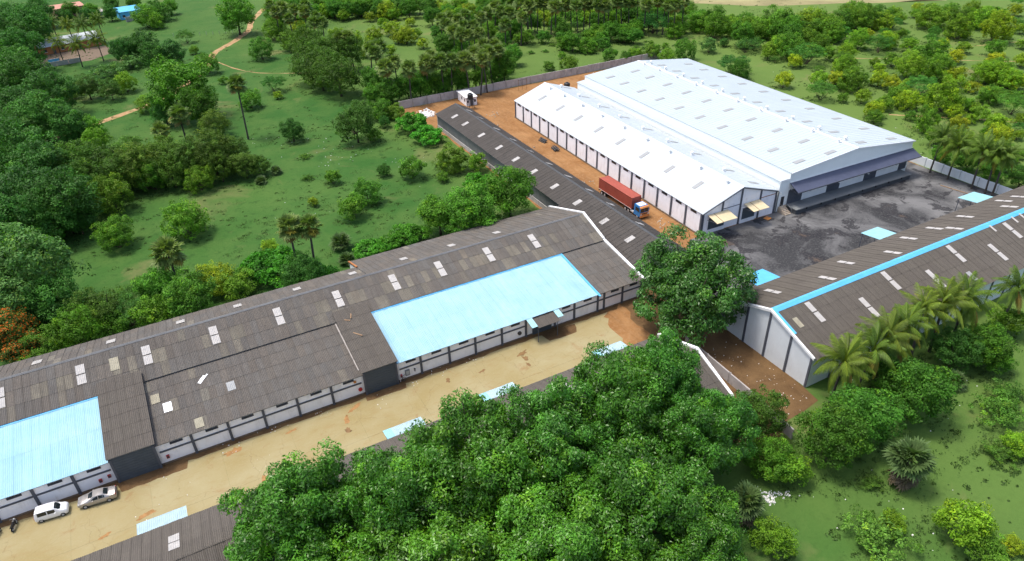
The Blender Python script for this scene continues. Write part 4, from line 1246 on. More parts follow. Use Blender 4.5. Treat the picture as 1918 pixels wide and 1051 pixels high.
# ================================================================== CARS
def make_car(name, label, stations, W, paint, loc, rz, glass, wheels, r, tailx, headx):
    """stations: (x, half width, z low, z belt, z top, top half width), back to front"""
    t = thing(name, label, 'car', loc, rz, 'cars parked by the long warehouse wall')
    mb = MB(); ring = 11
    for x, hw, zl, zb, zt, tw in stations:
        zm = zl + (zb - zl) * .55
        half = [(hw * .90, zl), (hw, zl + .18), (hw, zm), (hw * .965, zb), (tw, zt - .05 * (zt > zb + .1)), (tw * .55, zt)]
        pts = [(x, -y, z) for y, z in half] + [(x, y, z) for y, z in reversed(half[:-1])]
        mb.v += pts + []
    m_ = len(stations)
    for i in range(m_ - 1):
        for k in range(ring - 1):
            a = i * ring + k; b = (i + 1) * ring + k
            mb.f.append((a, a + 1, b + 1, b))
    mb.f.append(tuple(range(ring - 1, -1, -1))); mb.f.append(tuple(range((m_ - 1) * ring, m_ * ring)))
    for i in range(m_ - 1):
        mb.f.append((i * ring, (i + 1) * ring, (i + 1) * ring + ring - 1, i * ring + ring - 1))
    me = mb.mesh('body', True)
    bm = bmesh.new(); bm.from_mesh(me); bmesh.ops.recalc_face_normals(bm, faces=bm.faces); bm.to_mesh(me); bm.free()
    body = obj('body', me, paint, t)
    md = body.modifiers.new('edge', 'EDGE_SPLIT'); md.split_angle = R(38)
    S_ = stations
    def at(x):
        for a, b in zip(S_, S_[1:]):
            if a[0] <= x <= b[0]:
                f = (x - a[0]) / (b[0] - a[0]); return [a[i] + (b[i] - a[i]) * f for i in range(6)]
        return S_[-1]
    for x0, x1 in glass['side']:
        for s_ in (-1, 1):
            q = []
            for x, up_ in ((x0, 0), (x1, 0), (x1, 1), (x0, 1)):
                _, hw, zl, zb, zt, tw = at(x)
                f = .06 if not up_ else .86
                y = hw * .965 + (tw - hw * .965) * f; z = zb + (zt - .05 - zb) * f
                q.append((x + (.0 if not up_ else (glass['rake'] if x == x1 else -glass['rake'] * .3) * -0), s_ * (y + .012), z + .004))
            mb = MB(); mb.quad(*(q if s_ < 0 else q[::-1])); mb.build('side_window', 'car_glass', body)
    for nm, xa, xb in (('windscreen', *glass['front']), ('rear_window', *glass['rear'])):
        A_, B_ = at(xa), at(xb)
        fa, fb = .1, .9
        def pt(S0, S1, f, yk):
            x = S0[0] + (S1[0] - S0[0]) * f; _, hw, zl, zb, zt, tw = at(x)
            return (x, yk * tw * .86, zt + .016)
        mb = MB(); K_ = 8
        for k in range(K_ + 1):
            f = fa + (fb - fa) * k / K_
            mb.v += [pt(A_, B_, f, -1), pt(A_, B_, f, -.5), pt(A_, B_, f, .5), pt(A_, B_, f, 1)]
            if k:
                for c_ in range(3):
                    a_ = 4 * k - 4 + c_; mb.f.append((a_, a_ + 4, a_ + 5, a_ + 1))
        mb.v = [(x, y, z - (.045 if abs(y) > .4 else 0) * (1 if nm else 1)) for x, y, z in mb.v]
        mb.build(nm, 'car_glass', body)
    for x in wheels:
        for s_ in (-1, 1):
            wheel(t, x, s_ * (W / 2 - .10), r, .2)
    for s_ in (-1, 1):
        x, hw, zl, zb, zt, tw = at(headx); mb = MB(); mb.box(headx - .04, headx + .05, s_ * hw * .72 - .16, s_ * hw * .72 + .16, zl + .38, zl + .52); mb.build('headlight', 'lamp_clear', body)
        x, hw, zl, zb, zt, tw = at(tailx); mb = MB(); mb.box(tailx - .05, tailx + .04, s_ * hw * .84 - .09, s_ * hw * .84 + .09, zl + .42, zl + .72); mb.build('tail_light', 'lamp_red', body)
        mx = glass['front'][0] + .1 if glass['front'][0] > 0 else glass['front'][1] - .1
        mb = MB(); mb.box(mx - .08, mx + .06, s_ * (W / 2 + .10) - .08, s_ * (W / 2 + .10) + .08, .92, 1.05); mb.build('mirror', paint, body)
    return t
hatch = [(-1.80, .66, .32, .75, .80, .60), (-1.76, .74, .24, .92, 1.00, .62), (-1.62, .77, .22, .95, 1.50, .60), (-1.40, .78, .22, .95, 1.60, .62), (-.2, .78, .22, .95, 1.63, .63), (.45, .78, .22, .95, 1.58, .62),
         (.72, .78, .22, .96, 1.42, .63), (1.12, .77, .22, .96, 1.05, .68), (1.50, .75, .24, .90, .98, .66), (1.70, .70, .26, .80, .88, .60), (1.80, .60, .32, .66, .70, .52)]
sedan = [(-2.22, .70, .32, .80, .84, .60), (-2.12, .80, .26, .95, 1.02, .66), (-1.55, .85, .22, .98, 1.07, .70), (-1.42, .86, .22, .97, 1.10, .68), (-.80, .87, .22, .96, 1.42, .60), (-.3, .87, .22, .95, 1.47, .60), (.25, .87, .22, .95, 1.42, .60),
         (1.0, .86, .22, .95, 1.04, .70), (1.55, .84, .22, .88, .95, .70), (2.0, .78, .24, .78, .84, .64), (2.2, .66, .30, .62, .66, .55)]
make_car('parked_car', 'small white boxy hatchback parked by the long warehouse wall', hatch, 1.56, 'car_white', (-24.15, 78.4, .018), R(-5),
         dict(side=((-1.35, -.35), (-.25, .55)), front=(.46, 1.14), rear=(-1.76, -1.58), rake=.1), (-1.15, 1.18), .29, -1.76, 1.72)
make_car('parked_car', 'silver grey saloon parked by the dark porch of the warehouse', sedan, 1.74, 'car_silver', (-19.1, 78.1, .018), R(175),
         dict(side=((-.95, -.3), (-.22, .55)), front=(.30, .98), rear=(-1.40, -.82), rake=.1), (-1.32, 1.38), .31, -2.14, 2.06)
def motorbike(label, loc, rz):
    t = thing('motorbike', label, 'motorbike', loc, rz, 'motorbikes at the left frame edge')
    for x in (-.62, .64): wheel(t, x, 0, .29, .11)
    mb = MB(); mb.hull8([(-.55, -.12, .42), (.2, -.10, .36), (.2, .10, .36), (-.55, .12, .42)], [(-.6, -.10, .7), (.3, -.12, .74), (.3, .12, .74), (-.6, .10, .7)]); mb.build('frame', 'dark_steel', t)
    mb = MB(); mb.hull8([(-.8, -.10, .70), (.02, -.14, .701), (.02, .14, .701), (-.8, .10, .70)], [(-.78, -.09, .80), (0, -.12, .78), (0, .12, .78), (-.78, .09, .80)]); mb.build('seat', 'black_rubber', t)
    mb = MB(); mb.hull8([(.04, -.14, .741), (.42, -.12, .76), (.42, .12, .76), (.04, .14, .741)], [(.08, -.10, .90), (.36, -.08, .95), (.36, .08, .95), (.08, .10, .90)]); mb.build('fuel_tank', 'tank_black', t)
    mb = MB(); mb.tube([(.64, .07, .29), (.45, .07, .98)], .025, 6); mb.tube([(.64, -.07, .29), (.45, -.07, .98)], .025, 6); mb.build('fork', 'rim_grey', t)
    mb = MB(); mb.tube([(.34, -.36, 1.03), (.45, -.1, 1.0), (.45, .1, 1.0), (.34, .36, 1.03)], .018, 6); mb.build('handlebar', 'rim_grey', t)
    mb = MB(); mb.lathe([(.10, 0), (.09, .08), (.02, .1)], (.55, 0, .86), 10); mb.build('headlight', 'lamp_clear', t)
    mb = MB(); mb.tube([(.1, -.14, .3), (-.7, -.17, .36)], .04, 8); mb.build('exhaust_pipe', 'rim_grey', t)
    return t
motorbike('dark motorbike cut off by the left frame edge', (-30.1, 78.2, .018), R(70))
motorbike('dark motorbike standing between the frame edge and the white car', (-28.3, 78.6, .018), R(75))

# ================================================================== VILLAGE BEYOND THE FIELD
def house(name, label, loc, rz, L_, W_, h, rh, wall, roof, nwin, mono=False):
    t = thing(name, label, 'house', loc, rz)
    mb = MB(); mb.box(-L_/2, L_/2, -W_/2, W_/2, 0, h); wl = mb.build('wall', wall, t)
    mb = MB()
    if mono:
        mb.slab((-L_/2 - .4, -W_/2 - .4, h + .05), (L_/2 + .4, -W_/2 - .4, h + .05), (L_/2 + .4, W_/2 + .4, h + rh), (-L_/2 - .4, W_/2 + .4, h + rh), .12)
    else:
        s_ = rh / (W_ / 2)
        mb.slab((-L_/2 - .4, -W_/2 - .5, h + .06), (L_/2 + .4, -W_/2 - .5, h + .06), (L_/2 + .4, 0, h + rh), (-L_/2 - .4, 0, h + rh), .1)
        mb.slab((-L_/2 - .4, .002, h + rh), (L_/2 + .4, .002, h + rh), (L_/2 + .4, W_/2 + .5, h + .06), (-L_/2 - .4, W_/2 + .5, h + .06), .1)
        for x in (-L_/2, L_/2 - .2):
            mb.prism([(x, -W_/2, h), (x, W_/2, h), (x, 0, h + rh - .12)], (.2, 0, 0))
    mb.build('roof', roof, t)
    for k in range(nwin):
        x = -L_/2 + (k + .5) * L_ / nwin
        if k % 3 == 1:
            mb = MB(); mb.box(x - .5, x + .5, -W_/2 - .04, -W_/2 - .001, 0, 2.0); mb.build('door', 'slate_paint', t)
        else:
            mb = MB(); mb.box(x - .6, x + .6, -W_/2 - .04, -W_/2 - .001, 1.0, 2.0); wn = mb.build('window', 'dark_window', t)
            mb = MB(); mb.box(x - .7, x + .7, -W_/2 - .08, -W_/2 - .041, .9, .999); mb.build('sill', 'white_trim', wn)
    return t
house('village_house', 'village house with long white sheet roof and orange-brown wall', (-21.2, 341.5, 0), R(14), 22, 11, 2.9, 2.0, 'ochre_wall', 'white_roof', 7)
house('village_house', 'pink-walled village house with flat grey and blue roof at the top', (-20.5, 413, 0), R(12), 13, 9, 4.2, .5, 'pink_wall', 'pink_wall', 4, True)
house('village_house', 'blue-roofed village house near the top left', (4.5, 390, 0), R(10), 9, 8, 3.4, .9, 'blue_paint', 'blue_paint', 3, True)
house('outbuilding', 'small white-roofed outbuilding half hidden in woods at top left', (-39, 395, 0), R(10), 9, 4, 2.4, .5, 'grey_concrete', 'white_trim', 3, True)
house('outbuilding', 'small grey flat-roofed outbuilding between the village houses', (-9.5, 400, 0), R(10), 7, 5, 2.6, .3, 'grey_concrete', 'grey_concrete', 2, True)
wall_run('compound_wall', 'grey wall in front of the white-roofed village house', [(-33, 311.5), (-17.2, 314.5)], 1.7, .2, 'grey_concrete', 4)
wall_run('compound_wall', 'grey brick wall right of the blue-roofed house', [(2.5, 379), (15.5, 386)], 2.2, .2, 'grey_concrete', 4)
blob_sheet('house_yard', [(-34, 313), (-14, 315), (-6, 322), (-8, 337), (-33, 334)], .007, 'plinth', 31, .5)
gt = thing('steel_gate', 'blue steel gate in the village compound wall', 'gate', (-26, 316.5, 0), R(10))
mb = MB(); mb.box(-1.8, 1.8, -.03, .03, .15, 1.9); mb.build('leaf', 'blue_paint', gt)
for x in (-1.95, 1.95):
    mb = MB(); mb.box(x - .14, x + .14, -.14, .14, 0, 2.3); mb.build('post', 'grey_concrete', gt)
fence = []
pmesh = MB(); pmesh.box(-.07, .07, -.07, .07, 0, 1.5); pmesh = pmesh.mesh('fence_post')
for k, x in enumerate(np.linspace(18, 48, 13)):
    o_ = obj('fence_post', pmesh, 'grey_concrete', None, (x, 335 - (x - 18) * .35 + rng.uniform(-.4, .4), 0))
    tag(o_, 'thin grey post of the fence line in the top left field', 'fence post', 'fence posts in the top left field')

# ================================================================== LOOSE THINGS
def rubble_stuff(name, label, cat, spots, size, mat, seed, thing_=True):
    rnd = random.Random(seed); mb = MB()
    cx = sum(s[0] for s in spots) / len(spots); cy = sum(s[1] for s in spots) / len(spots)
    for x, y, n_, sp in spots:
        for k in range(n_):
            px, py = x + rnd.gauss(0, sp) - cx, y + rnd.gauss(0, sp) - cy; s_ = size * rnd.uniform(.4, 1.4); a = rnd.uniform(0, 3.14)
            q = [(px + s_ * rnd.uniform(.6, 1) * math.cos(a + i * 1.57), py + s_ * rnd.uniform(.5, .9) * math.sin(a + i * 1.57)) for i in range(4)]
            h = s_ * rnd.uniform(.25, .8)
            mb.hull8([(u, v, 0) for u, v in q], [(px + (u - px) * .7, py + (v - py) * .7, h) for u, v in q])
    o_ = mb.build(name, mat, None, False, (cx, cy, .006))
    tag(o_, label, cat, None, 'stuff')
    return o_
rubble_stuff('broken_panels', 'heap of pale broken panels at the far end of the dark shed', 'rubble', [(72, 189.6, 60, 1.1), (70.5, 187.5, 30, 1.0), (66.5, 190, 12, .5)], .5, 'litter_white', 1)
rubble_stuff('stones', 'stones and scraps scattered on the orange earth by the dark shed', 'rubble', [(84, 170, 14, .8), (83.4, 158, 20, 1.0), (83.2, 150, 14, .8), (83.3, 137, 12, 1.0), (86, 125, 10, 1.2), (87.5, 100, 16, 1.2), (88, 178, 12, 1.2)], .28, 'rubble', 2)
rubble_stuff('stones', 'pale stones and scraps scattered on the brown earth by the gable', 'rubble', [(68, 60, 30, 2.2), (69, 52, 40, 2.2), (62.5, 58, 10, 1.0), (70.5, 48, 14, 1.2)], .09, 'litter_white', 3)
rubble_stuff('plastic_litter', 'white plastic litter strewn beside the grey fan palm', 'litter', [(53.8, 36.9, 70, .42), (53.2, 38.0, 30, .4), (52.3, 39.6, 10, .3), (54.6, 37.2, 12, .3), (55.5, 36.7, 18, .25), (56.4, 36.2, 16, .25)], .15, 'litter_white', 4)
rubble_stuff('white_specks', 'white specks of litter scattered over the grass', 'litter', [(40, 172, 26, 4), (45, 185, 20, 5), (28, 190, 16, 6), (52, 160, 10, 2.0), (56, 156, 8, 1.5), (168, 105, 30, 5), (60, 28, 10, 4), (70, 30, 12, 5), (84, 36, 8, 4), (30, 150, 10, 9), (160, 215, 14, 8), (195, 160, 12, 9), (95, 40, 8, 2)], .13, 'litter_white', 5)
rubble_stuff('stones', 'small scraps along the foot of the long warehouse wall', 'rubble', [(28, 79.6, 10, .7), (34, 79.7, 12, .8), (-3, 79.6, 10, .7), (4, 79.7, 10, .7), (24, 78.7, 6, .4), (10, 79.4, 10, .6), (18, 77.5, 8, .8), (-1, 75, 8, 3), (-12, 74, 8, 3)], .1, 'litter_white', 6)
def bundle(label, loc, rz, seed):
    rnd = random.Random(seed)
    t = thing('pipe_bundle', label, 'bundle', loc, rz, 'dark bundles by the small white warehouse')
    mb = MB()
    for k in range(9):
        y, z = rnd.uniform(-.55, .55), .12 + (k % 3) * .25
        mb.tube([(-1.3 + rnd.uniform(-.2, .2), y, z), (1.3 + rnd.uniform(-.2, .2), y + rnd.uniform(-.1, .1), z)], .13, 8)
    mb.build('pipes', 'dark_steel', t)
    mb = MB()
    for x in (-.7, .7):
        mb.tube([(x, -.72, .0), (x, -.74, .6), (x, 0, .98), (x, .74, .6), (x, .72, 0)], .04, 5)
    mb.build('strap', 'black_rubber', t)
    return t
bundle('dark pipe bundle by the wall, farther from the lorry', (89.6, 152.2, .006), R(95), 1)
bundle('dark pipe bundle by the wall, nearer to the lorry', (89.5, 145.6, .006), R(84), 2)
pl = thing('wooden_pallet', 'orange-brown pallet on the asphalt below the right awning', 'pallet', (107.6, 90.2, .014), R(12))
mb = MB()
for k in range(6): mb.box(-.7, .7, -.6 + k * .2, -.44 + k * .2, .12, .15)
mb.build('deck', 'orange_paint', pl)
mb = MB()
for x in (-.6, 0, .6): mb.box(x - .05, x + .05, -.6, .56, 0, .119)
mb.build('bearer', 'timber', pl)
mp = MB(); mp.tube([(-4.5, 0, .1), (4.5, 0, .1)], .09, 8)
o_ = mp.build('steel_pipe', 'timber'); o_.location = (152.8, 77.5, .012); o_.rotation_euler = (0, 0, R(-80)); tag(o_, 'long rusty pipe lying beside the right compound wall', 'pipe')
dm = thing('concrete_marker', 'pale rounded concrete slab standing by the dividing wall', 'marker', (64.3, 67.6, 0), R(20))
mb = MB(); mb.prism([(-.45, 0, 0), (.45, 0, 0), (.45, 0, 1.0), (.3, 0, 1.35), (0, 0, 1.5), (-.3, 0, 1.35), (-.45, 0, 1.0)], (0, .2, 0)); mb.build('slab', 'pale_wall', dm)
mb = MB(); mb.box(-.6, .6, -.12, -.002, 0, .14); mb.build('footing', 'grey_concrete', dm)

# ================================================================== VEGETATION
def unit(a):
    return a / np.maximum(np.linalg.norm(a, axis=-1, keepdims=True), 1e-9)

def leaves_mesh(name, P, Nn, size, ratio, rs, tone, mat, fold=.15):
    """diamond leaves at P with normals Nn"""
    n = len(P)
    t = unit(np.cross(Nn, unit(rs.normal(size=(n, 3)))))
    b = np.cross(Nn, t)
    l = size * rs.uniform(.65, 1.25, (n, 1)) * .5
    w_ = l * ratio
    dr_ = Nn * l * fold
    V = np.stack([P - t * l - dr_, P + b * w_, P + t * l - dr_, P - b * w_], 1).reshape(-1, 3)
    Fq = np.arange(4 * n).reshape(n, 4)
    C_ = np.repeat(np.concatenate([tone, np.ones((n, 1))], 1), 4, 0)
    return np_mesh(name, V, Fq, C_, 'tone', MATS[mat])

def leaf_tones(rs, n, clump_id, nc, spread=.22, young=.10):
    k = 1 + rs.normal(0, spread, (n, 1)) * .6 + (rs.normal(0, spread, (nc, 1)))[clump_id]
    k = np.clip(k, .45, 1.7)
    c = np.concatenate([k * (1 + rs.normal(0, .05, (n, 1))), k, k * (1 + rs.normal(0, .08, (n, 1)))], 1)
    yg = (rs.random((nc,)) < young)[clump_id] & (rs.random(n) < .7)
    c[yg] *= np.array([1.65, 1.35, .9])
    return c

def crown_mesh(name, seed, W, Hc, zc, nclump, cr_, per, size, ratio=.5, mat='leaf', zmin=-.55, flat=1.0, lobes=.22, young=.1, shell=.62, outer_up=.55):
    """crown of leaf clumps inside an uneven ellipsoid W wide, Hc high, centred at height zc"""
    rs = np.random.RandomState(seed)
    D = unit(rs.normal(size=(nclump * 3, 3)))
    D = D[D[:, 2] > zmin][:nclump]
    nc = len(D)
    ph = rs.uniform(0, 6.28, (6,)); fr = rs.randint(1, 4, (6, 3)) * rs.choice([-1, 1], (6, 3))
    lob = 1 + lobes * np.sum([np.sin(D @ fr[i] * 1.7 + ph[i]) for i in range(6)], 0) / 2.2
    lob = np.clip(lob, .72, 1.13)
    rad = (shell + (1 - shell) * rs.random(nc) ** .6)
    rad[: nc // 6] *= rs.uniform(.35, .8, nc // 6)
    Cc = D * (rad * lob)[:, None] * np.array([W / 2 - cr_ * .6, W / 2 - cr_ * .6, Hc / 2 - cr_ * .5]) + np.array([0, 0, zc])
    Cc[:, 2] = np.maximum(Cc[:, 2], cr_ * .5)
    crad = cr_ * rs.uniform(.6, 1.35, nc)
    n = nc * per
    cid = np.repeat(np.arange(nc), per)
    out = unit(D + np.array([0, 0, outer_up]))
    d = unit(rs.normal(size=(n, 3)) + out[cid] * .75)
    P = Cc[cid] + d * (crad[cid] * rs.uniform(.35, 1.0, n) ** .7)[:, None] * np.array([1, 1, .78 * flat])
    P[:, 2] = np.maximum(P[:, 2], .05)
    Nn = unit(d * .8 + rs.normal(size=(n, 3)) * .55 + np.array([0, 0, .55]))
    return leaves_mesh(name, P, Nn, size, ratio, rs, leaf_tones(rs, n, cid, nc, young=young), mat), Cc

def limbs_mesh(name, seed, zc, Cc, r0, nl=7, lean=.3, multi=False):
    """tapered trunk that forks into limbs reaching clumps"""
    rnd = random.Random(seed)
    mb = MB()
    fork = Vector((rnd.uniform(-lean, lean), rnd.uniform(-lean, lean), zc * (.25 if multi else .45)))
    if not multi:
        mb.tube([(0, 0, -.15), (fork.x * .3, fork.y * .3, fork.z * .4), fork], [r0 * 1.25, r0, r0 * .8], 7)
    idx = rnd.sample(range(len(Cc)), min(nl, len(Cc)))
    for i in idx:
        c = Vector(Cc[i])
        st = Vector((rnd.uniform(-r0, r0) * 1.5, rnd.uniform(-r0, r0) * 1.5, -.12)) if multi else fork
        md = st.lerp(c, .5) + Vector((rnd.uniform(-.3, .3), rnd.uniform(-.3, .3), -.12 * c.z))
        mb.tube([st, md, c], [r0 * .62, r0 * .4, r0 * .12], 5, False)
    me = mb.mesh(name, True)
    me.materials.append(MATS['bark'])
    return me

# prototypes: kind -> list of (crown mesh, trunk mesh, nominal width)
PROTO = {}
def make(kind, n, W, asp, cf, nclump, cr_, per, size, seed0, r0, **kw):
    multi = kw.pop('multi', False)
    nl = kw.pop('nl', 7)
    L_ = []
    for k in range(n):
        Hh = W * asp
        hc = Hh * 2 * min(cf, 1 - cf)
        if cf > .5: hc = Hh * (1 - cf) * 2
        else: hc = Hh * (1 - cf) * 2
        cm, Cc = crown_mesh('crown', seed0 + k, W, hc, Hh * cf, nclump, cr_, per, size, **kw)
        tm = limbs_mesh('trunk', seed0 + k, Hh * cf, Cc, r0, nl, .25, multi)
        L_.append((cm, tm, W))
    PROTO[kind] = L_
make('bush', 5, 6.0, .85, .52, 75, .85, 60, .34, 100, .10, multi=True, zmin=-.75, lobes=.30)
make('bigbush', 4, 9.5, .85, .48, 190, .95, 60, .36, 150, .16, multi=True, zmin=-.85, lobes=.34)
make('oak', 5, 10.0, 1.0, .53, 210, 1.05, 62, .40, 200, .26, zmin=-.75, lobes=.28)
make('dark', 4, 10.0, 1.0, .53, 215, 1.0, 66, .36, 300, .26, zmin=-.8, lobes=.2, young=.03)
make('olive', 4, 9.0, 1.0, .52, 200, .85, 64, .30, 400, .2, zmin=-.8, lobes=.25, young=.04)
make('umb', 4, 7.0, .62, .56, 120, .65, 80, .20, 500, .12, multi=True, zmin=-.3, flat=.55, lobes=.2, ratio=.35, mat='leaf_feather', young=.05)
make('creep', 3, 8.0, .5, .32, 110, .8, 60, .36, 600, .06, multi=True, zmin=-.1, flat=.6, lobes=.25, ratio=.8, shell=.85)
make('weed', 3, 5.0, .42, .38, 70, .5, 44, .22, 700, .03, multi=True, zmin=-.2, lobes=.5, flat=.7, shell=.3)
make('mango', 6, 15.0, .95, .58, 225, 1.35, 210, .40, 800, .40, zmin=-.7, lobes=.42, ratio=.42, young=.16, mat='leaf_glossy', shell=.5, nl=16)
PROTO['ybush'] = PROTO['bush']
PROTO['flame'] = PROTO['oak']

COLORS = {'bush': [(0.080, 0.216, 0.018), (0.097, 0.235, 0.018), (0.064, 0.184, 0.020), (0.107, 0.235, 0.022)],
          'ybush': [(0.161, 0.287, 0.016), (0.187, 0.294, 0.018), (0.139, 0.282, 0.018)],
          'oak': [(0.064, 0.196, 0.018), (0.077, 0.216, 0.020), (0.059, 0.176, 0.020)],
          'dark': [(0.047, 0.156, 0.027), (0.054, 0.173, 0.029), (0.041, 0.139, 0.022)],
          'olive': [(0.066, 0.150, 0.018), (0.056, 0.136, 0.018), (0.085, 0.165, 0.023)],
          'umb': [(0.048, 0.176, 0.036), (0.059, 0.189, 0.033), (0.064, 0.176, 0.036)],
          'creep': [(0.059, 0.249, 0.018), (0.066, 0.235, 0.020)],
          'weed': [(0.097, 0.216, 0.033), (0.080, 0.196, 0.029)],
          'flame': [(0.171, 0.156, 0.014)],
          'mango': [(0.058, 0.196, 0.017), (0.068, 0.208, 0.017), (0.053, 0.178, 0.019)]}
NAMES = {'bush': ('bush', 'bush'), 'ybush': ('bush', 'bush'), 'oak': ('broadleaf_tree', 'tree'), 'dark': ('broadleaf_tree', 'tree'), 'olive': ('broadleaf_tree', 'tree'),
         'umb': ('thorn_bush', 'bush'), 'creep': ('creeper_mound', 'creeper'), 'weed': ('scrub_bush', 'bush'), 'flame': ('flame_tree', 'tree'), 'mango': ('mango_tree', 'tree')}

vr = random.Random(5)
SPOTS = []
FIT = .8
def plant(kind, x, y, W, label, group, sz=1.0, rz=None, var=None, h=None):
    L_ = PROTO[kind]
    if kind != 'mango': W *= FIT
    if kind in ('bush', 'ybush') and W > 6.8: L_ = PROTO['bigbush']
    i = vr.randrange(len(L_)) if var is None else var
    cm, tm, W0 = L_[i]
    k = W / W0
    nm, cat = NAMES[kind]
    t = thing(nm, label, cat, (x, y, 0), rz if rz is not None else vr.uniform(0, 6.28), group)
    SPOTS.append((x, y, W))
    t.scale = (k * vr.uniform(.92, 1.08), k * vr.uniform(.92, 1.08), k * sz * vr.uniform(.9, 1.12) if h is None else h / (W0 * .95))
    tr_ = obj('trunk' if kind in ('oak', 'dark', 'olive', 'mango', 'flame') else 'stems', tm, None, t)
    c = obj('crown' if kind not in ('creep', 'weed') else 'foliage', cm, None, t)
    b = vr.choice(COLORS[kind]); m_ = vr.uniform(.80, 1.18); hue = vr.uniform(-.09, .09)
    if group and group.startswith('scrub right'): b = (b[0] * 1.38, b[1] * 1.18, b[2])
    c.color = (b[0] * m_ * (1 + hue), b[1] * m_, b[2] * m_ * (1 - hue), 1)
    if label.startswith('huge pale') or label.startswith('pale'): c.color = (.085, .205, .055, 1)
    return t

# ---- palms
def frond_mesh(seed, L_=3.6, droop=1.0, nl=30):
    """coconut frond: arched midrib with hanging leaflets, rooted at the origin, pointing along +x"""
    rs = np.random.RandomState(seed)
    V, Fq, T = [], [], []
    def mid(s):
        return np.array([L_ * s * (1 - .18 * droop * s), 0, L_ * (.42 * s - .62 * droop * s * s)])
    def addq(q, tn):
        n = len(V); V.extend(q); Fq.append((n, n + 1, n + 2, n + 3)); T.extend([tn] * 4)
    for k in range(8):
        a, b = mid(k / 8), mid((k + 1) / 8); wd = .05 * (1 - k / 9)
        addq([a + [0, -wd, 0], b + [0, -wd, 0], b + [0, wd, .02], a + [0, wd, .02]], (1.6, 1.35, .9, 1))
    for k in range(nl):
        s = .14 + .86 * k / nl
        p = mid(s); d = unit(mid(min(s + .02, 1.0)) - mid(s - .02)[None][0])
        ln = (.85 * math.sin(math.pi * min(1, .22 + s * .74)) + .12) * rs.uniform(.8, 1.1) * L_ / 3.6
        for sd in (-1, 1):
            dirv = unit(np.array([d[0] * .75, sd * .62, -.62 + d[2] * .6 - rs.uniform(0, .45)]))
            wv = unit(np.cross(dirv, np.array([0, 0, 1.]))) * .027 * L_ / 3.6
            t = 1 + rs.normal(0, .16)
            m1 = p + dirv * ln * .55; tip = p + dirv * ln + np.array([0, 0, -.22 * ln])
            addq([p - wv * .6, m1 - wv, m1 + wv, p + wv * .6], (t, t, t, 1))
            addq([m1 - wv, tip - wv * .15, tip + wv * .15, m1 + wv], (t, t, t, 1))
    return np_mesh('frond', np.array(V), np.array(Fq), np.array(T), 'tone', MATS['palm_leaf'])
FRONDS = [frond_mesh(1, 4.4, .7, 32), frond_mesh(2, 4.6, 1.1, 32), frond_mesh(3, 4.3, 1.45, 32)]

def fan_mesh(seed, r=1.15, pet=1.0):
    """palmyra fan leaf on its stalk, along +x"""
    rs = np.random.RandomState(seed)
    V, Fq, T = [], [], []
    def addq(q, tn):
        n = len(V); V.extend(q); Fq.append((n, n + 1, n + 2, n + 3)); T.extend([tn] * 4)
    addq([np.array([0, -.05, 0]), np.array([pet, -.03, 0]), np.array([pet, .03, .02]), np.array([0, .05, .02])], (1.5, 1.3, .9, 1))
    c = np.array([pet, 0, 0]); ns = 15
    for k in range(ns):
        a = -2.1 + 4.2 * k / (ns - 1); rr_ = r * rs.uniform(.85, 1.08) * (1 - .12 * abs(a) / 2.1)
        d = np.array([math.cos(a), math.sin(a), 0]); e = np.array([-math.sin(a), math.cos(a), 0]) * .105 * r
        t = 1 + rs.normal(0, .12); dz = np.array([0, 0, .05 if k % 2 else -.03])
        m1 = c + d * rr_ * .6 + dz + [0, 0, -.05]; tip = c + d * rr_ + np.array([0, 0, -.28 * r * rs.uniform(.4, 1.2)])
        addq([c, m1 - e, tip, m1 + e], (t, t, t, 1))
    return np_mesh('fan_leaf', np.array(V), np.array(Fq), np.array(T), 'tone', MATS['palm_leaf'])
FANS = [fan_mesh(1), fan_mesh(2), fan_mesh(3)]

def palm_trunk(seed, h, r, bend, rings=9, base=1.35):
    rnd = random.Random(seed); mb = MB()
    a = rnd.uniform(0, 6.28)
    pts = [(bend * math.cos(a) * (k / rings) ** 1.7 - bend * math.cos(a), bend * math.sin(a) * (k / rings) ** 1.7 - bend * math.sin(a), h * k / rings - (.2 if k == 0 else 0)) for k in range(rings + 1)]
    mb.tube(pts, [r * (base if k == 0 else (1.08 if k % 2 else 1.0) * (1 - .3 * k / rings)) for k in range(rings + 1)], 8)
    me = mb.mesh('trunk', True); me.materials.append(MATS['palm_bark']); return me

def frond_matrix(az, el, roll, z, k, r0=.15):
    return Matrix.Translation((0, 0, z)) @ Matrix.Rotation(az, 4, 'Z') @ Matrix.Rotation(-el, 4, 'Y') @ Matrix.Rotation(roll, 4, 'X') @ Matrix.Translation((r0, 0, 0)) @ Matrix.Scale(k, 4)

def leaf_layout(kind, seed):
    rnd = random.Random(seed); out = []
    if kind == 'coco':
        for k in range(30):
            f = k / 30
            el = R(72) - f * R(92) + rnd.uniform(-.12, .12)
            out.append((k * 2.4 + rnd.uniform(-.25, .25), el, rnd.uniform(-.4, .4), 0 if f < .3 else (1 if f < .65 else 2), rnd.uniform(.85, 1.1), f))
    else:
        for k in range(34):
            f = k / 34
            el = R(85) - f * R(140) + rnd.uniform(-.15, .15)
            out.append((k * 2.4 + rnd.uniform(-.3, .3), el, rnd.uniform(-.6, .6), k % 3, rnd.uniform(.85, 1.1), f))
    return out

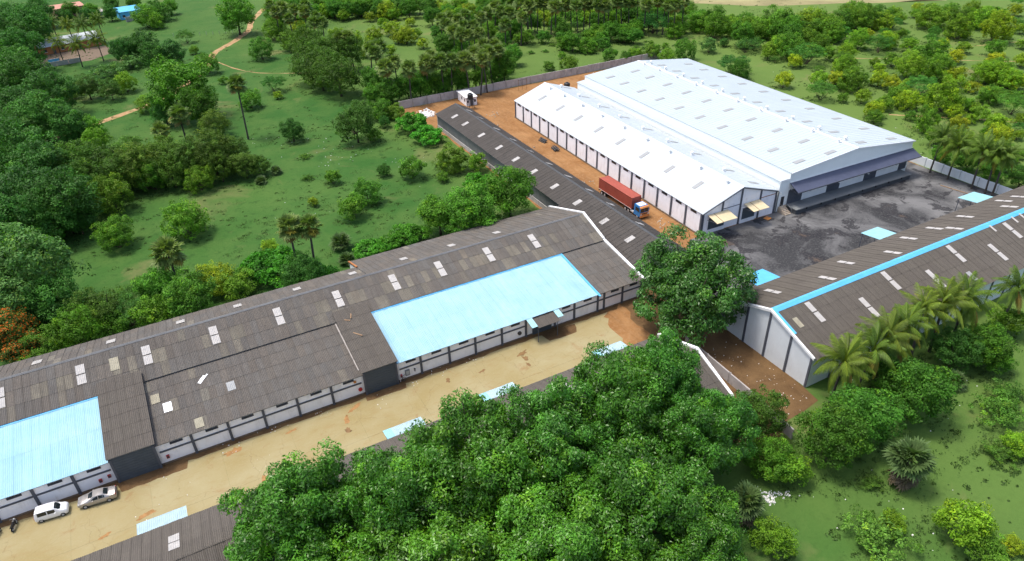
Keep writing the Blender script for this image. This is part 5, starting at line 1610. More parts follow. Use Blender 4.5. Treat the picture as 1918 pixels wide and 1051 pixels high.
def joined_crown(kind, seed, meshes):
    """far palms: the same leaves as one crown mesh"""
    V, Fq, T, n = [], [], [], 0
    for az, el, ro, mi, k, f in leaf_layout(kind, seed):
        me = meshes[mi]
        v = np.empty(len(me.vertices) * 3); me.vertices.foreach_get('co', v); v = v.reshape(-1, 3)
        c = np.empty(len(v) * 4); me.color_attributes['tone'].data.foreach_get('color', c); c = c.reshape(-1, 4)
        fq = np.array([p.vertices for p in me.polygons])
        A_ = np.array(frond_matrix(az, el, ro, 0, k))
        V.append(v @ A_[:3, :3].T + A_[:3, 3]); Fq.append(fq + n); n += len(v)
        if f > .9: c[:, :3] *= np.array([2.2, 1.15, 1.2]) * .8
        T.append(c)
    return np_mesh('crown', np.concatenate(V), np.concatenate(Fq), np.concatenate(T), 'tone', MATS['palm_leaf'])
FARC = {'coco': [joined_crown('coco', s, FRONDS) for s in (1, 2, 3)], 'palmyra': [joined_crown('palmyra', s, FANS) for s in (4, 5, 6)]}
TRK = {'coco': [palm_trunk(s, 1.0, .17, .09) for s in (1, 2, 3)], 'palmyra': [palm_trunk(s, 1.0, .21, .02) for s in (4, 5, 6)]}
PALMCOL = {'coco': [(0.121, 0.218, 0.028), (0.142, 0.224, 0.028), (0.106, 0.198, 0.030)], 'palmyra': [(0.131, 0.214, 0.065), (0.114, 0.198, 0.058), (0.147, 0.222, 0.072)]}

def palm_tree(kind, x, y, h, label, group, near=False, ks=1.0):
    nm = {'coco': 'coconut_palm', 'palmyra': 'fan_palm'}[kind]
    t = thing(nm, label, 'palm', (x, y, 0), vr.uniform(0, 6.28), group)
    i = vr.randrange(3)
    t.rotation_euler.x, t.rotation_euler.y = vr.uniform(-.09, .09), vr.uniform(-.09, .09)
    ks *= vr.uniform(.84, 1.14)
    tr_ = obj('trunk', TRK[kind][i], None, t); tr_.scale = (h * .11 + .25, h * .11 + .25, h)
    if kind == 'palmyra': tr_.scale = (1.1, 1.1, h)
    b = vr.choice(PALMCOL[kind]); m_ = vr.uniform(.88, 1.12) * (.78 if kind == 'coco' else 1)
    col = (b[0] * m_, b[1] * m_, b[2] * m_, 1)
    if not near:
        c = obj('crown', FARC[kind][vr.randrange(3)], None, t, (0, 0, h - .1)); c.color = col
        c.scale = (ks, ks, ks); c.rotation_euler = (0, 0, vr.uniform(0, 6.28))
        return t
    meshes = FRONDS if kind == 'coco' else FANS
    for az, el, ro, mi, k, f in leaf_layout(kind, vr.randrange(999)):
        o_ = obj('frond' if kind == 'coco' else 'fan_leaf', meshes[mi], None, t)
        o_.matrix_basis = frond_matrix(az, el, ro, h - .15, k * ks)
        j = vr.uniform(.85, 1.2)
        o_.color = (col[0] * j, col[1] * j, col[2] * j, 1)
        if f > .9: o_.color = (.20 * j, .15 * j, .05 * j, 1)
        elif f > .5 and vr.random() < .22: o_.color = (.19 * j, .19 * j, .035 * j, 1)
    if kind == 'coco':
        mb = MB()
        for k in range(9):
            a = vr.uniform(0, 6.28); mb.lathe([(.02, -.14), (.1, -.08), (.13, 0), (.09, .1), (.02, .14)], (.32 * math.cos(a), .32 * math.sin(a), h - .45 - vr.uniform(0, .3)), 7)
        mb.build('coconuts', 'timber', t, True)
    return t

def low_fan(x, y, W, label, group, skirt=False):
    """young fan palm: leaves from near the ground"""
    t = thing('low_fan_palm', label, 'palm', (x, y, 0), vr.uniform(0, 6.28), group)
    k0 = W / 4.2; h = W * (.72 if skirt else .2)
    mb = MB(); mb.tube([(0, 0, -.1), (0, 0, h * .5), (0, 0, h)], [.34 * k0, .3 * k0, .26 * k0], 8); mb.build('trunk', 'palm_bark', t)
    rnd = random.Random(int(x * 10))
    for k in range(30):
        f = k / 30
        o_ = obj('fan_leaf', FANS[k % 3], None, t)
        o_.matrix_basis = frond_matrix(k * 2.4, R(80) - f * R(95) + rnd.uniform(-.15, .15), rnd.uniform(-.5, .5), h, k0 * rnd.uniform(.85, 1.1), .1)
        j = rnd.uniform(.85, 1.2); o_.color = (.075 * j, .135 * j, .052 * j, 1)
    if skirt:
        for k in range(26):
            o_ = obj('dry_leaf', FANS[k % 3], None, t)
            o_.matrix_basis = frond_matrix(k * 2.4 + .5, R(-38 - 30 * rnd.random()), rnd.uniform(-.9, .9), h * rnd.uniform(.55, 1.0), k0 * rnd.uniform(.7, .95), .1)
            j = rnd.uniform(.7, 1.3); o_.color = (.16 * j, .135 * j, .11 * j, 1)
    return t

VEG = [
 ('rounded yellow-green bush alone in the middle of the left field', None, [('bush',0.4,146.2,9.7)]),
 ('lopsided bush with bluish lower leaves at left field edge', None, [('bush',-12.9,148.8,8.7)]),
 ('bright leafy bush in front of the dark thicket', None, [('bush',-12.6,167.2,10.3)]),
 ('dense olive bush at the front edge of the dark thicket', None, [('bush',-3.5,175.0,9.4)]),
 ('low bush jutting from the thicket into the grass', None, [('bush',6.0,168.7,7.6)]),
 ('upright yellow-green bush left of the twin palms', None, [('ybush',13.8,130.3,4.0)]),
 ('tiny yellow-green bush behind the twin palms', None, [('ybush',26.7,146.4,3.0)]),
 ('narrow light green bush in the open centre field', None, [('bush',33.9,155.7,4.5)]),
 ('front one of the two touching bushes in centre field', None, [('bush',32.7,135.8,7.1)]),
 ('rear one of the two touching bushes in centre field', None, [('bush',37.8,141.4,7.6)]),
 ('small dark upright bush in the centre field', None, [('dark',45.8,153.1,3.4)]),
 ('domed yellow-topped bush standing clear in the centre field', None, [('bush',51.3,148.6,7.3)]),
 ('small loose sapling right of the domed bush', None, [('bush',56.8,142.9,3.3)]),
 ('broad bush beside the grey wall of the dark shed', None, [('bush',61.2,147.5,8.7)]),
 ('smaller bush touching the grey wall of the dark shed', None, [('bush',66.4,144.1,6.0)]),
 ('mound of creeper beside the dark shed wall', None, [('creep',62.4,135.4,7.7)]),
 ('tall bright tree in the corner between the two dark roofs', None, [('oak',61.6,118.1,10.8)]),
 ('wide round tree behind the dark roof, left of the corner tree', None, [('oak',51.3,115.8,11.2)]),
 ('darker leafy tree at the left end of the clump behind the roof', None, [('oak',45.9,119.3,8.1)]),
 ('creeper mound behind the dark roof beside the white gable', None, [('creep',30.6,118.0,6.6)]),
 ('bright creeper mound just left of the roof-side trees', None, [('creep',39.4,120.4,7.2)]),
 ('low creeper patch between two mounds behind the roof', None, [('creep',35.3,119.6,5.0)]),
 ('large bright creeper mound under the twin palms', None, [('creep',12.4,120.1,10.9)]),
 ('dark green bush at the foot of the twin palms', None, [('dark',16.3,112.6,7.4)]),
 ('creeper patch right of the dark bush under the palms', None, [('creep',20.2,114.4,5.7)]),
 ('small olive bush against the roof under the twin palms', None, [('bush',16.9,112.7,3.4)]),
 ('bushy young fan palm behind the roof near white gable', None, [('fan',26.5,124.5,5.0)]),
 ('small fan palm touching the dark roof edge', None, [('fan',25.7,118.3,3.6)]),
 ('leftmost low palm seedling in the field by the thicket', None, [('fan',23.5,168.9,3.1)]),
 ('low palm seedling nearest the thicket corner', None, [('fan',19.0,165.1,3.0)]),
 ('low loose weed clump in the upper centre field', None, [('weed',29.3,161.3,3.5)]),
 ('low weed clump above the loose clump in the field', None, [('weed',32.1,175.1,3.5)]),
 ('shaggy dark tree with thick stem in the centre field', None, [('dark',32.5,188.3,7.1)]),
 ('tall pale olive tree left of the dark shed', None, [('olive',47.4,178.1,12.2)]),
 ('dark bush right of the pale olive tree', None, [('bush',58.9,192.0,7.4)]),
 ('bush beside the end of the concrete compound wall', None, [('bush',62.6,190.0,6.4)]),
 ('small dark shrub at the foot of pale olive tree', None, [('dark',57.5,185.1,3.4)]),
 ('green thicket by the far end of the dark shed', None, [('creep',63.0,177.9,10.1)]),
 ('rounded thicket along the dark shed wall', None, [('creep',63.7,168.2,9.6)]),
 ('low bush below the pale olive tree', None, [('bush',51.5,176.5,5.1)]),
 ('dark glossy tree behind the roof under the lone fan palm', None, [('oak',-2.8,113.2,8.5)]),
 ('leafy tree left of the lone fan palm', None, [('oak',-6.6,120.5,7.7)]),
 ('wide yellow-green bush right of the lone fan palm', None, [('ybush',2.1,121.1,8.6)]),
 ('leafy bush behind the roof below the yellow-green one', None, [('bush',5.0,115.8,5.9)]),
 ('small bush between yellow-green bush and creeper mound', None, [('bush',7.3,119.1,4.6)]),
 ('feathery drooping tree at the field edge behind the roof', None, [('umb',-10.3,123.4,7.5)]),
 ('bright green sapling leaning over the dark roof edge', None, [('bush',-8.8,113.9,6.2)]),
 ('bluish feathery tree behind the roof', None, [('umb',-12.3,117.4,7.9)]),
 ('olive green tree behind the roof at left', None, [('olive',-16.9,117.8,8.7)]),
 ('green bush over the roof edge beside the olive tree', None, [('bush',-19.5,113.7,8.1)]),
 ('bright bush at the roof edge left of the bluish tree', None, [('bush',-15.5,114.7,5.7)]),
 ('tall bluish-green tree at the left, highest of its clump', None, [('dark',-22.6,122.5,10.2)]),
 ('huge pale bluish-green tree at the left edge', None, [('oak',-25.9,129.6,15.5)]),
 ('pale green tree low at the left frame edge', None, [('oak',-28.9,124.6,11.9)]),
 ('tree with orange blossom at the left frame edge', None, [('flame',-29.3,117.1,8.8)]),
 ('smaller orange-flecked tree right of the blossoming one', None, [('flame',-27.6,113.7,6.1)]),
 ('bright green bush touching the roof at far left', None, [('bush',-24.5,112.0,7.1)]),
 ('light green feathery tree beside the orange blossom tree', None, [('umb',-25.3,121.1,6.4)]),
 ('creeper-covered bush in front of the left woods', None, [('creep',-26.5,159.2,8.3)]),
 ('round bush beside the creeper-covered one at left', None, [('bush',-29.4,157.5,5.6)]),
 ('bluish bush at the left frame edge by the field', None, [('umb',-32.6,158.0,6.9)]),
 ('tall dark tree in the upper left-edge woods', 'woods at the left edge', [('dark',-29.7,190.4,16.9)]),
 ('tall dark tree in the middle of the left-edge woods', 'woods at the left edge',
  [('dark',-24.7,177.3,15.8),('dark',-30.7,178.8,14.6)]),
 ('tall dark tree at the front of the left-edge woods', 'woods at the left edge',
  [('dark',-21.1,160.9,14.3),('dark',-27.9,164.7,15.6),('dark',-30.3,155.8,13.0),('dark',-23.8,157.0,11.7),('dark',-19.4,159.1,7.4)]),
 ('olive green tree at the left end of the thicket', 'thicket above the left field', [('olive',-19.6,180.2,12.6)]),
 ('olive green tree left in the thicket', 'thicket above the left field',
  [('olive',-14.6,182.6,12.7),('olive',-16.9,174.6,10.0)]),
 ('olive green tree left of centre in the thicket', 'thicket above the left field',
  [('olive',-8.1,182.4,12.6),('olive',-5.3,176.0,10.8),('olive',-10.8,176.9,10.0)]),
 ('olive green tree in the centre of the thicket', 'thicket above the left field',
  [('olive',-0.4,179.8,12.2),('olive',0.8,173.5,8.5)]),
 ('olive green tree right of centre in the thicket', 'thicket above the left field', [('olive',5.1,175.9,10.0)]),
 ('olive green tree right in the thicket', 'thicket above the left field',
  [('olive',10.5,175.2,10.8),('olive',15.2,177.4,9.5),('olive',11.2,170.9,7.8)]),
 ('olive green tree at the right tip of the thicket', 'thicket above the left field',
  [('olive',16.8,170.5,7.8),('olive',19.8,170.0,6.1)]),
 ('large dark tree nearest the lower dirt track', 'woods around the village house',
  [('dark',-21.6,220.9,14.0),('dark',-26.6,224.3,17.8),('dark',-32.2,235.8,17.7),('dark',-24.6,248.7,17.6),('dark',-18.7,219.2,8.7),('dark',-30.9,217.4,13.9),('dark',-34.5,217.3,13.9)]),
 ('large dark tree left of the dirt track', 'woods around the village house',
  [('dark',-30.4,263.2,18.6),('dark',-35.5,275.0,19.4)]),
 ('large dark tree left of the white-roofed village house', 'woods around the village house',
  [('dark',-34.4,306.9,19.1),('dark',-39.2,325.6,20.3),('dark',-31.8,338.8,21.0)]),
 ('large dark tree left of the village roofs', 'woods around the village house',
  [('dark',-30.6,388.1,15.0),('dark',-40.6,365.9,19.8)]),
 ('broad dense tree by the dirt track, largest of the upper field', None, [('oak',10.2,224.0,19.7)]),
 ('dense tree directly in front of the broad track-side tree', None, [('oak',12.3,211.3,13.1)]),
 ('brownish olive tree right of the dense track-side tree', None, [('olive',14.9,201.8,9.7)]),
 ('dark tree left of the dense track-side trees', None, [('dark',3.8,221.5,8.1)]),
 ('bright yellow-green tree left of the track in upper field', None, [('ybush',-4.3,262.9,9.1)]),
 ('dark bush beside the lower dirt track', None, [('bush',-15.8,219.7,8.7)]),
 ('shaggy palm-like bush above the thicket', None, [('bush',-14.6,209.6,7.4)]),
 ('yellowish scrub bush below the village wall', None, [('olive',-15.1,260.3,10.2)]),
 ('low yellowish scrub left of the yellow-green tree', None, [('weed',-19.4,265.6,8.4)]),
 ('pale flowering scrub below the village house', None, [('weed',-8.8,287.0,13.5)]),
 ('pale flowering scrub right of the village wall', None, [('weed',-0.6,293.4,13.7)]),
 ('small olive shrub beside the yellow-green tree', None, [('olive',-8.9,255.9,7.2)]),
 ('bush on the bend of the dirt track', None, [('bush',0.4,236.9,7.5)]),
 ('bush beside the dirt track junction', None, [('bush',22.5,270.0,9.3)]),
 ('small round bush left of the track junction', None, [('bush',22.0,300.3,4.7)]),
 ('flat dark bush in the upper left field', None, [('umb',21.5,320.9,8.5)]),
 ('dark tree right of the village house', None, [('dark',13.0,286.5,11.6)]),
 ('dark tree nearest the village house on its right', None, [('dark',4.5,301.8,13.1)]),
 ('dark flowering shrub in front of the village house', None, [('dark',-2.3,298.9,10.2)]),
 ('dark tree between the flowering shrub and the track', None, [('dark',6.9,285.0,11.1)]),
 ('dense round tree left of the dirt track at the top', None, [('oak',42.8,322.8,16.1)]),
 ('bush beside the tall lone palm', None, [('bush',28.1,223.2,7.8)]),
 ('small bush left of the tall lone palm', None, [('bush',25.1,253.8,4.0)]),
 ('flat dark-green bush in the upper field', None, [('umb',38.1,235.5,8.7)]),
 ('small pale shrub in front of the flat dark-green bush', None, [('ybush',37.3,227.7,3.7)]),
 ('round bush right of the dirt track', None, [('bush',42.9,277.7,10.5)]),
 ('dark bush at the palm grove by the track', None, [('bush',53.7,305.0,11.1)]),
 ('light green bush below the palm grove', None, [('bush',55.8,284.3,11.3)]),
 ('bushy tree right of the blue-roofed house', None, [('bush',10.0,361.2,12.3)]),
 ('tree behind the blue-roofed house', None, [('bush',17.4,371.2,11.5)]),
 ('low bush in front of the blue-roofed house', None, [('bush',13.4,356.1,8.3)]),
 ('big olive tree left of centre in upper field clump', 'olive trees beside the upper field',
  [('olive',51.9,236.5,15.2),('olive',51.8,228.0,11.1)]),
 ('big olive tree right of centre in upper field clump', 'olive trees beside the upper field',
  [('olive',55.1,219.1,15.0),('olive',60.0,248.4,14.0)]),
 ('big olive tree at the left of the upper field clump', 'olive trees beside the upper field', [('olive',57.3,262.6,12.6)]),
 ('big olive tree at the right of the upper field clump', 'olive trees beside the upper field', [('olive',67.1,245.5,12.0)]),
 ('large leafy green tree right behind the concrete compound wall, left part', 'trees behind the compound wall', [('oak',64.8,213.3,11.6)]),
 ('middling leafy green tree right behind the concrete compound wall, left part', 'trees behind the compound wall',
  [('oak',66.6,201.6,11.1),('oak',71.9,199.2,10.1),('oak',61.2,203.7,8.5)]),
 ('middling leafy green tree right behind the concrete compound wall, middle part', 'trees behind the compound wall', [('oak',76.0,197.4,11.1)]),
 ('large leafy green tree right behind the concrete compound wall, middle part', 'trees behind the compound wall',
  [('oak',81.8,196.6,11.2),('oak',88.5,198.3,11.4)]),
 ('small leafy green tree right behind the concrete compound wall, middle part', 'trees behind the compound wall',
  [('oak',82.8,193.2,7.4),('oak',89.1,195.2,6.8),('oak',77.0,193.9,7.6)]),
 ('middling leafy green tree right behind the concrete compound wall, right part', 'trees behind the compound wall',
  [('oak',95.9,199.5,8.8),('oak',101.9,194.7,7.7)]),
 ('large leafy green tree right behind the concrete compound wall, right part', 'trees behind the compound wall', [('oak',105.7,191.9,12.1)]),
 ('small leafy green tree right behind the concrete compound wall, left part', 'trees behind the compound wall', [('oak',63.5,201.1,6.7)]),
 ('bush beyond the far wall, leftmost behind the small warehouse', 'bushes behind the white warehouses', [('bush',124.5,207.1,5.3)]),
 ('bush beyond the far wall, behind the small warehouse ridge', 'bushes behind the white warehouses', [('bush',129.1,201.5,8.3)]),
 ('bush beyond the far wall, left of the large roof corner', 'bushes behind the white warehouses', [('bush',148.2,204.7,7.2)]),
 ('bush beyond the far wall, left behind the large roof', 'bushes behind the white warehouses',
  [('bush',151.4,200.0,5.9),('bush',157.0,201.9,6.8)]),
 ('bush beyond the far wall, behind the large roof', 'bushes behind the white warehouses', [('bush',161.9,198.7,8.1)]),
 ('bush beyond the far wall, right behind the large roof', 'bushes behind the white warehouses',
  [('bush',170.9,191.8,10.1),('bush',162.8,191.6,7.9)]),
 ('large yellow-green bush in the clearing left of the palm groves, right part', 'bushes in the clearing left of palm groves',
  [('ybush',96.6,268.7,10.2),('ybush',96.9,284.5,9.8),('ybush',104.8,314.5,11.3)]),
 ('small yellow-green bush in the clearing left of the palm groves, right part', 'bushes in the clearing left of palm groves',
  [('ybush',108.5,295.1,5.9),('ybush',99.2,258.1,6.1),('ybush',103.3,274.8,5.5),('ybush',85.1,256.0,6.3)]),
 ('small yellow-green bush in the clearing left of the palm groves, middle part', 'bushes in the clearing left of palm groves',
  [('ybush',97.6,299.2,6.4),('ybush',96.9,313.9,6.6)]),
 ('middling yellow-green bush in the clearing left of the palm groves, middle part', 'bushes in the clearing left of palm groves',
  [('ybush',96.4,326.7,9.0),('ybush',87.3,321.7,7.2),('ybush',86.7,278.1,9.1)]),
 ('large yellow-green bush in the clearing left of the palm groves, left part', 'bushes in the clearing left of palm groves', [('ybush',83.5,333.0,10.1)]),
 ('middling yellow-green bush in the clearing left of the palm groves, right part', 'bushes in the clearing left of palm groves',
  [('ybush',93.8,270.4,7.6),('ybush',106.2,309.9,7.6)]),
 ('large yellow-green bush in the clearing left of the palm groves, middle part', 'bushes in the clearing left of palm groves',
  [('ybush',76.6,273.5,9.8),('ybush',77.9,258.4,9.7)]),
 ('middling yellow-green bush in the clearing left of the palm groves, left part', 'bushes in the clearing left of palm groves',
  [('ybush',74.1,286.5,9.2),('ybush',63.6,303.7,9.6)]),
 ('wide flat-topped bush in front of the far palm row', None, [('umb',185.4,228.0,15.1)]),
 ('blue-green flat bush behind the large white roof', None, [('umb',195.3,187.0,9.3)]),
 ('yellow-green bush behind the large white roof', None, [('ybush',210.0,200.0,8.1)]),
 ('small dark cone-shaped bush behind the large white roof', None, [('dark',194.1,197.2,3.9)]),
 ('pale bush left of the dark cone-shaped one', None, [('bush',184.0,194.3,7.1)]),
 ('grey-green feathery bush at the far eave of the large roof', None, [('umb',172.3,169.4,11.8)]),
 ('light green bush in front of grey-green feathery bush', None, [('bush',170.1,164.6,7.5)]),
 ('large green bush behind the far end of the large white roof', 'scrub right of the white warehouses',
  [('bush',219.0,195.8,18.3),('bush',235.1,194.6,14.2),('bush',201.1,173.1,12.5),('bush',205.3,182.1,8.4)]),
 ('large green bush in the middle of the grazing land behind the large roof', 'scrub right of the white warehouses',
  [('bush',255.7,192.0,14.9),('bush',230.5,168.5,10.2),('bush',239.4,163.2,9.0),('bush',261.1,182.3,10.9),('bush',199.8,148.5,9.4),('bush',190.3,137.8,11.1),('bush',214.8,137.1,12.0),('bush',213.6,159.5,9.2),('bush',217.0,173.6,9.0)]),
 ('large feathery blue-green bush in the middle of the grazing land behind the large roof', 'scrub right of the white warehouses',
  [('umb',235.1,182.1,13.0),('umb',232.7,161.4,13.3),('umb',208.7,156.7,9.2),('umb',266.9,181.6,9.2)]),
 ('large feathery blue-green bush behind the far end of the large white roof', 'scrub right of the white warehouses',
  [('umb',201.1,164.9,15.5),('umb',201.5,189.5,9.5)]),
 ('middling green bush in the right half of the open grazing land', 'scrub right of the white warehouses',
  [('bush',241.4,155.9,7.6),('bush',229.2,144.1,7.3),('bush',201.7,109.3,6.2),('bush',254.9,144.8,6.5)]),
 ('middling yellow-green bush just below the far ploughed field', 'scrub right of the white warehouses', [('ybush',264.7,195.9,7.7)]),
 ('middling yellow-green bush behind the far end of the large white roof', 'scrub right of the white warehouses',
  [('ybush',194.8,164.3,6.8),('ybush',201.4,181.4,6.6)]),
 ('middling yellow-green bush in the middle of the grazing land behind the large roof', 'scrub right of the white warehouses',
  [('ybush',189.4,142.9,7.5),('ybush',200.0,131.4,6.8),('ybush',200.1,136.0,7.3),('ybush',244.7,175.5,6.1),('ybush',244.5,166.8,6.7)]),
 ('large green bush in the right half of the open grazing land', 'scrub right of the white warehouses',
  [('bush',227.1,138.8,14.6),('bush',195.8,111.9,13.6),('bush',228.8,120.8,10.1),('bush',292.1,163.0,13.0),('bush',271.5,157.9,12.2),('bush',277.6,173.2,15.2),('bush',219.5,130.4,12.0),('bush',289.0,168.9,11.3)]),
 ('middling yellow-green bush in the right half of the open grazing land', 'scrub right of the white warehouses',
  [('ybush',220.1,131.9,7.3),('ybush',192.9,106.6,6.3),('ybush',241.8,139.4,7.8),('ybush',184.5,100.1,6.9),('ybush',220.3,125.0,8.2)]),
 ('large yellow-green bush in the middle of the grazing land behind the large roof', 'scrub right of the white warehouses', [('ybush',189.5,118.1,8.9)]),
 ('large yellow-green bush at the right frame edge of the grazing land', 'scrub right of the white warehouses', [('ybush',277.4,148.0,14.6)]),
 ('middling feathery blue-green bush near the top edge, right of the ploughed field', 'scrub right of the white warehouses', [('umb',303.3,166.9,8.0)]),
 ('large green bush close beyond the long eave of the large white roof', 'scrub right of the white warehouses', [('bush',178.4,104.6,8.9)]),
 ('small green bush close beyond the long eave of the large white roof', 'scrub right of the white warehouses',
  [('bush',172.5,115.6,5.6),('bush',179.6,131.9,4.3),('bush',174.4,93.9,4.8),('bush',179.2,93.8,5.0),('bush',182.7,112.0,4.4),('bush',183.4,128.3,5.9),('bush',176.1,90.6,3.3)]),
 ('large green bush at the right frame edge of the grazing land', 'scrub right of the white warehouses',
  [('bush',212.8,109.0,8.7),('bush',229.5,113.9,10.1),('bush',230.9,119.1,9.2)]),
 ('large feathery blue-green bush at the right frame edge of the grazing land', 'scrub right of the white warehouses',
  [('umb',209.3,100.8,11.0),('umb',301.2,155.5,10.1)]),
 ('middling yellow-green bush at the right frame edge of the grazing land', 'scrub right of the white warehouses',
  [('ybush',185.3,89.8,8.2),('ybush',323.1,167.5,7.7),('ybush',248.2,129.8,7.4),('ybush',254.9,124.9,6.7),('ybush',230.9,112.4,7.6)]),
 ('small green bush in the right half of the open grazing land', 'scrub right of the white warehouses',
  [('bush',193.3,102.0,4.2),('bush',249.5,149.8,5.2),('bush',206.9,117.1,5.4),('bush',186.9,93.5,4.6),('bush',197.6,102.2,5.9),('bush',183.3,98.6,3.9),('bush',227.2,143.6,5.7),('bush',197.5,117.8,5.3),('bush',202.3,106.7,4.4)]),
 ('large feathery blue-green bush close beyond the long eave of the large white roof', 'scrub right of the white warehouses', [('umb',176.1,137.0,10.6)]),
 ('middling yellow-green bush close beyond the long eave of the large white roof', 'scrub right of the white warehouses',
  [('ybush',175.7,150.9,7.3),('ybush',176.4,119.0,7.3)]),
 ('small green bush in the middle of the grazing land behind the large roof', 'scrub right of the white warehouses',
  [('bush',256.8,170.2,4.8),('bush',206.1,130.4,4.4),('bush',216.0,149.9,4.9)]),
 ('small dark bush in the right half of the open grazing land', 'scrub right of the white warehouses', [('dark',266.2,163.6,5.3)]),
 ('large feathery blue-green bush in the right half of the open grazing land', 'scrub right of the white warehouses',
  [('umb',203.8,124.2,11.3),('umb',276.9,160.3,9.0),('umb',232.2,137.3,9.7)]),
 ('small green bush near the top edge, right of the ploughed field', 'scrub right of the white warehouses',
  [('bush',288.3,187.4,6.0),('bush',291.2,171.4,5.6)]),
 ('middling green bush near the top edge, right of the ploughed field', 'scrub right of the white warehouses',
  [('bush',280.6,191.6,8.0),('bush',275.8,185.1,6.2)]),
 ('small green bush behind the far end of the large white roof', 'scrub right of the white warehouses',
  [('bush',197.9,191.0,4.6),('bush',219.5,183.8,4.7)]),
 ('small feathery blue-green bush at the right frame edge of the grazing land', 'scrub right of the white warehouses',
  [('umb',240.8,116.7,5.9),('umb',198.2,91.8,4.7)]),
 ('middling green bush at the right frame edge of the grazing land', 'scrub right of the white warehouses',
  [('bush',191.5,94.4,7.7),('bush',259.6,136.8,8.2),('bush',313.5,167.3,6.5),('bush',285.8,148.9,6.5),('bush',316.4,171.6,6.6),('bush',242.8,124.9,8.1),('bush',296.6,149.5,6.5)]),
 ('small green bush at the right frame edge of the grazing land', 'scrub right of the white warehouses',
  [('bush',180.9,81.7,3.5),('bush',192.3,88.9,3.7),('bush',176.6,81.2,4.4),('bush',219.9,106.3,5.7),('bush',204.0,94.9,4.5),('bush',276.7,137.5,5.6),('bush',175.0,85.7,6.0),('bush',182.4,84.8,3.6)]),
 ('middling green bush close beyond the long eave of the large white roof', 'scrub right of the white warehouses',
  [('bush',184.0,144.9,7.7),('bush',183.6,121.3,6.5),('bush',171.6,97.4,6.5)]),
 ('middling yellow-green bush near the top edge, right of the ploughed field', 'scrub right of the white warehouses',
  [('ybush',284.0,174.4,8.1),('ybush',297.1,192.8,6.1)]),
 ('middling green bush behind the far end of the large white roof', 'scrub right of the white warehouses',
  [('bush',207.3,177.5,7.1),('bush',195.2,176.5,7.5)]),
 ('small yellow-green bush in the middle of the grazing land behind the large roof', 'scrub right of the white warehouses',
  [('ybush',192.0,144.3,4.6),('ybush',213.6,146.4,4.9)]),
 ('small yellow-green bush behind the far end of the large white roof', 'scrub right of the white warehouses', [('ybush',210.0,171.0,5.8)]),
 ('middling feathery blue-green bush in the middle of the grazing land behind the large roof', 'scrub right of the white warehouses', [('umb',254.2,175.4,6.3)]),
 ('small yellow-green bush in the right half of the open grazing land', 'scrub right of the white warehouses',
  [('ybush',257.1,153.7,5.0),('ybush',216.7,112.2,5.8),('ybush',217.7,117.8,5.7)]),
 ('middling feathery blue-green bush in the right half of the open grazing land', 'scrub right of the white warehouses',
  [('umb',258.2,159.0,7.1),('umb',247.6,160.5,7.5)]),
 ('large feathery blue-green bush near the top edge, right of the ploughed field', 'scrub right of the white warehouses',
  [('umb',304.3,169.4,10.7),('umb',300.1,186.2,8.7)]),
 ('small yellow-green bush near the top edge, right of the ploughed field', 'scrub right of the white warehouses', [('ybush',279.1,178.2,5.6)]),
 ('middling green bush in the middle of the grazing land behind the large roof', 'scrub right of the white warehouses',
  [('bush',221.3,147.6,7.0),('bush',190.7,122.5,8.0),('bush',210.7,164.3,6.9),('bush',203.1,153.5,6.2)]),
 ('small feathery blue-green bush in the middle of the grazing land behind the large roof', 'scrub right of the white warehouses',
  [('umb',197.4,156.2,5.0),('umb',259.0,170.6,6.0),('umb',199.5,137.7,3.8),('umb',220.0,174.8,4.9)]),
 ('small feathery blue-green bush behind the far end of the large white roof', 'scrub right of the white warehouses', [('umb',194.1,172.4,4.2)]),
 ('large green bush near the top edge, right of the ploughed field', 'scrub right of the white warehouses',
  [('bush',302.5,181.8,8.8),('bush',304.1,173.8,10.4)]),
 ('middling feathery blue-green bush at the right frame edge of the grazing land', 'scrub right of the white warehouses', [('umb',341.8,178.0,6.7)]),
 ('small green bush in the belt before the ploughed field, middle part', 'tree belt before the far field',
  [('bush',219.3,182.8,9.6),('bush',235.2,195.6,10.4)]),
 ('large green bush in the belt before the ploughed field, left part', 'tree belt before the far field',
  [('bush',207.2,217.6,12.6),('bush',199.9,208.4,12.4),('bush',205.0,224.4,12.3)]),
 ('middling leafy green tree in the belt before the ploughed field, left part', 'tree belt before the far field', [('oak',199.0,193.8,11.5)]),
 ('small green bush in the belt before the ploughed field, left part', 'tree belt before the far field',
  [('bush',216.4,208.3,9.5),('bush',208.4,207.0,10.6),('bush',211.9,214.3,9.5),('bush',219.0,212.5,9.7)]),
 ('large green bush in the belt before the ploughed field, right part', 'tree belt before the far field',
  [('bush',252.6,185.7,14.2),('bush',245.6,188.9,12.0),('bush',263.0,186.5,13.8)]),
 ('middling green bush in the belt before the ploughed field, left part', 'tree belt before the far field', [('bush',201.8,219.4,11.3)]),
 ('middling green bush in the belt before the ploughed field, middle part', 'tree belt before the far field',
  [('bush',219.8,203.9,10.9),('bush',212.1,198.3,10.9)]),
 ('middling leafy green tree in the belt before the ploughed field, middle part', 'tree belt before the far field',
  [('oak',219.2,189.1,10.8),('oak',211.6,182.4,11.0)]),
 ('large green bush in the belt before the ploughed field, middle part', 'tree belt before the far field',
  [('bush',225.2,197.2,12.3),('bush',227.8,187.0,12.3)]),
 ('middling green bush in the belt before the ploughed field, right part', 'tree belt before the far field',
  [('bush',240.7,195.1,11.0),('bush',231.7,180.9,11.4),('bush',237.4,187.1,11.3)]),
 ('small leafy green tree in the belt before the ploughed field, middle part', 'tree belt before the far field', [('oak',214.3,190.7,9.9)]),
 ('small green bush in the belt before the ploughed field, right part', 'tree belt before the far field', [('bush',229.9,179.5,9.6)]),
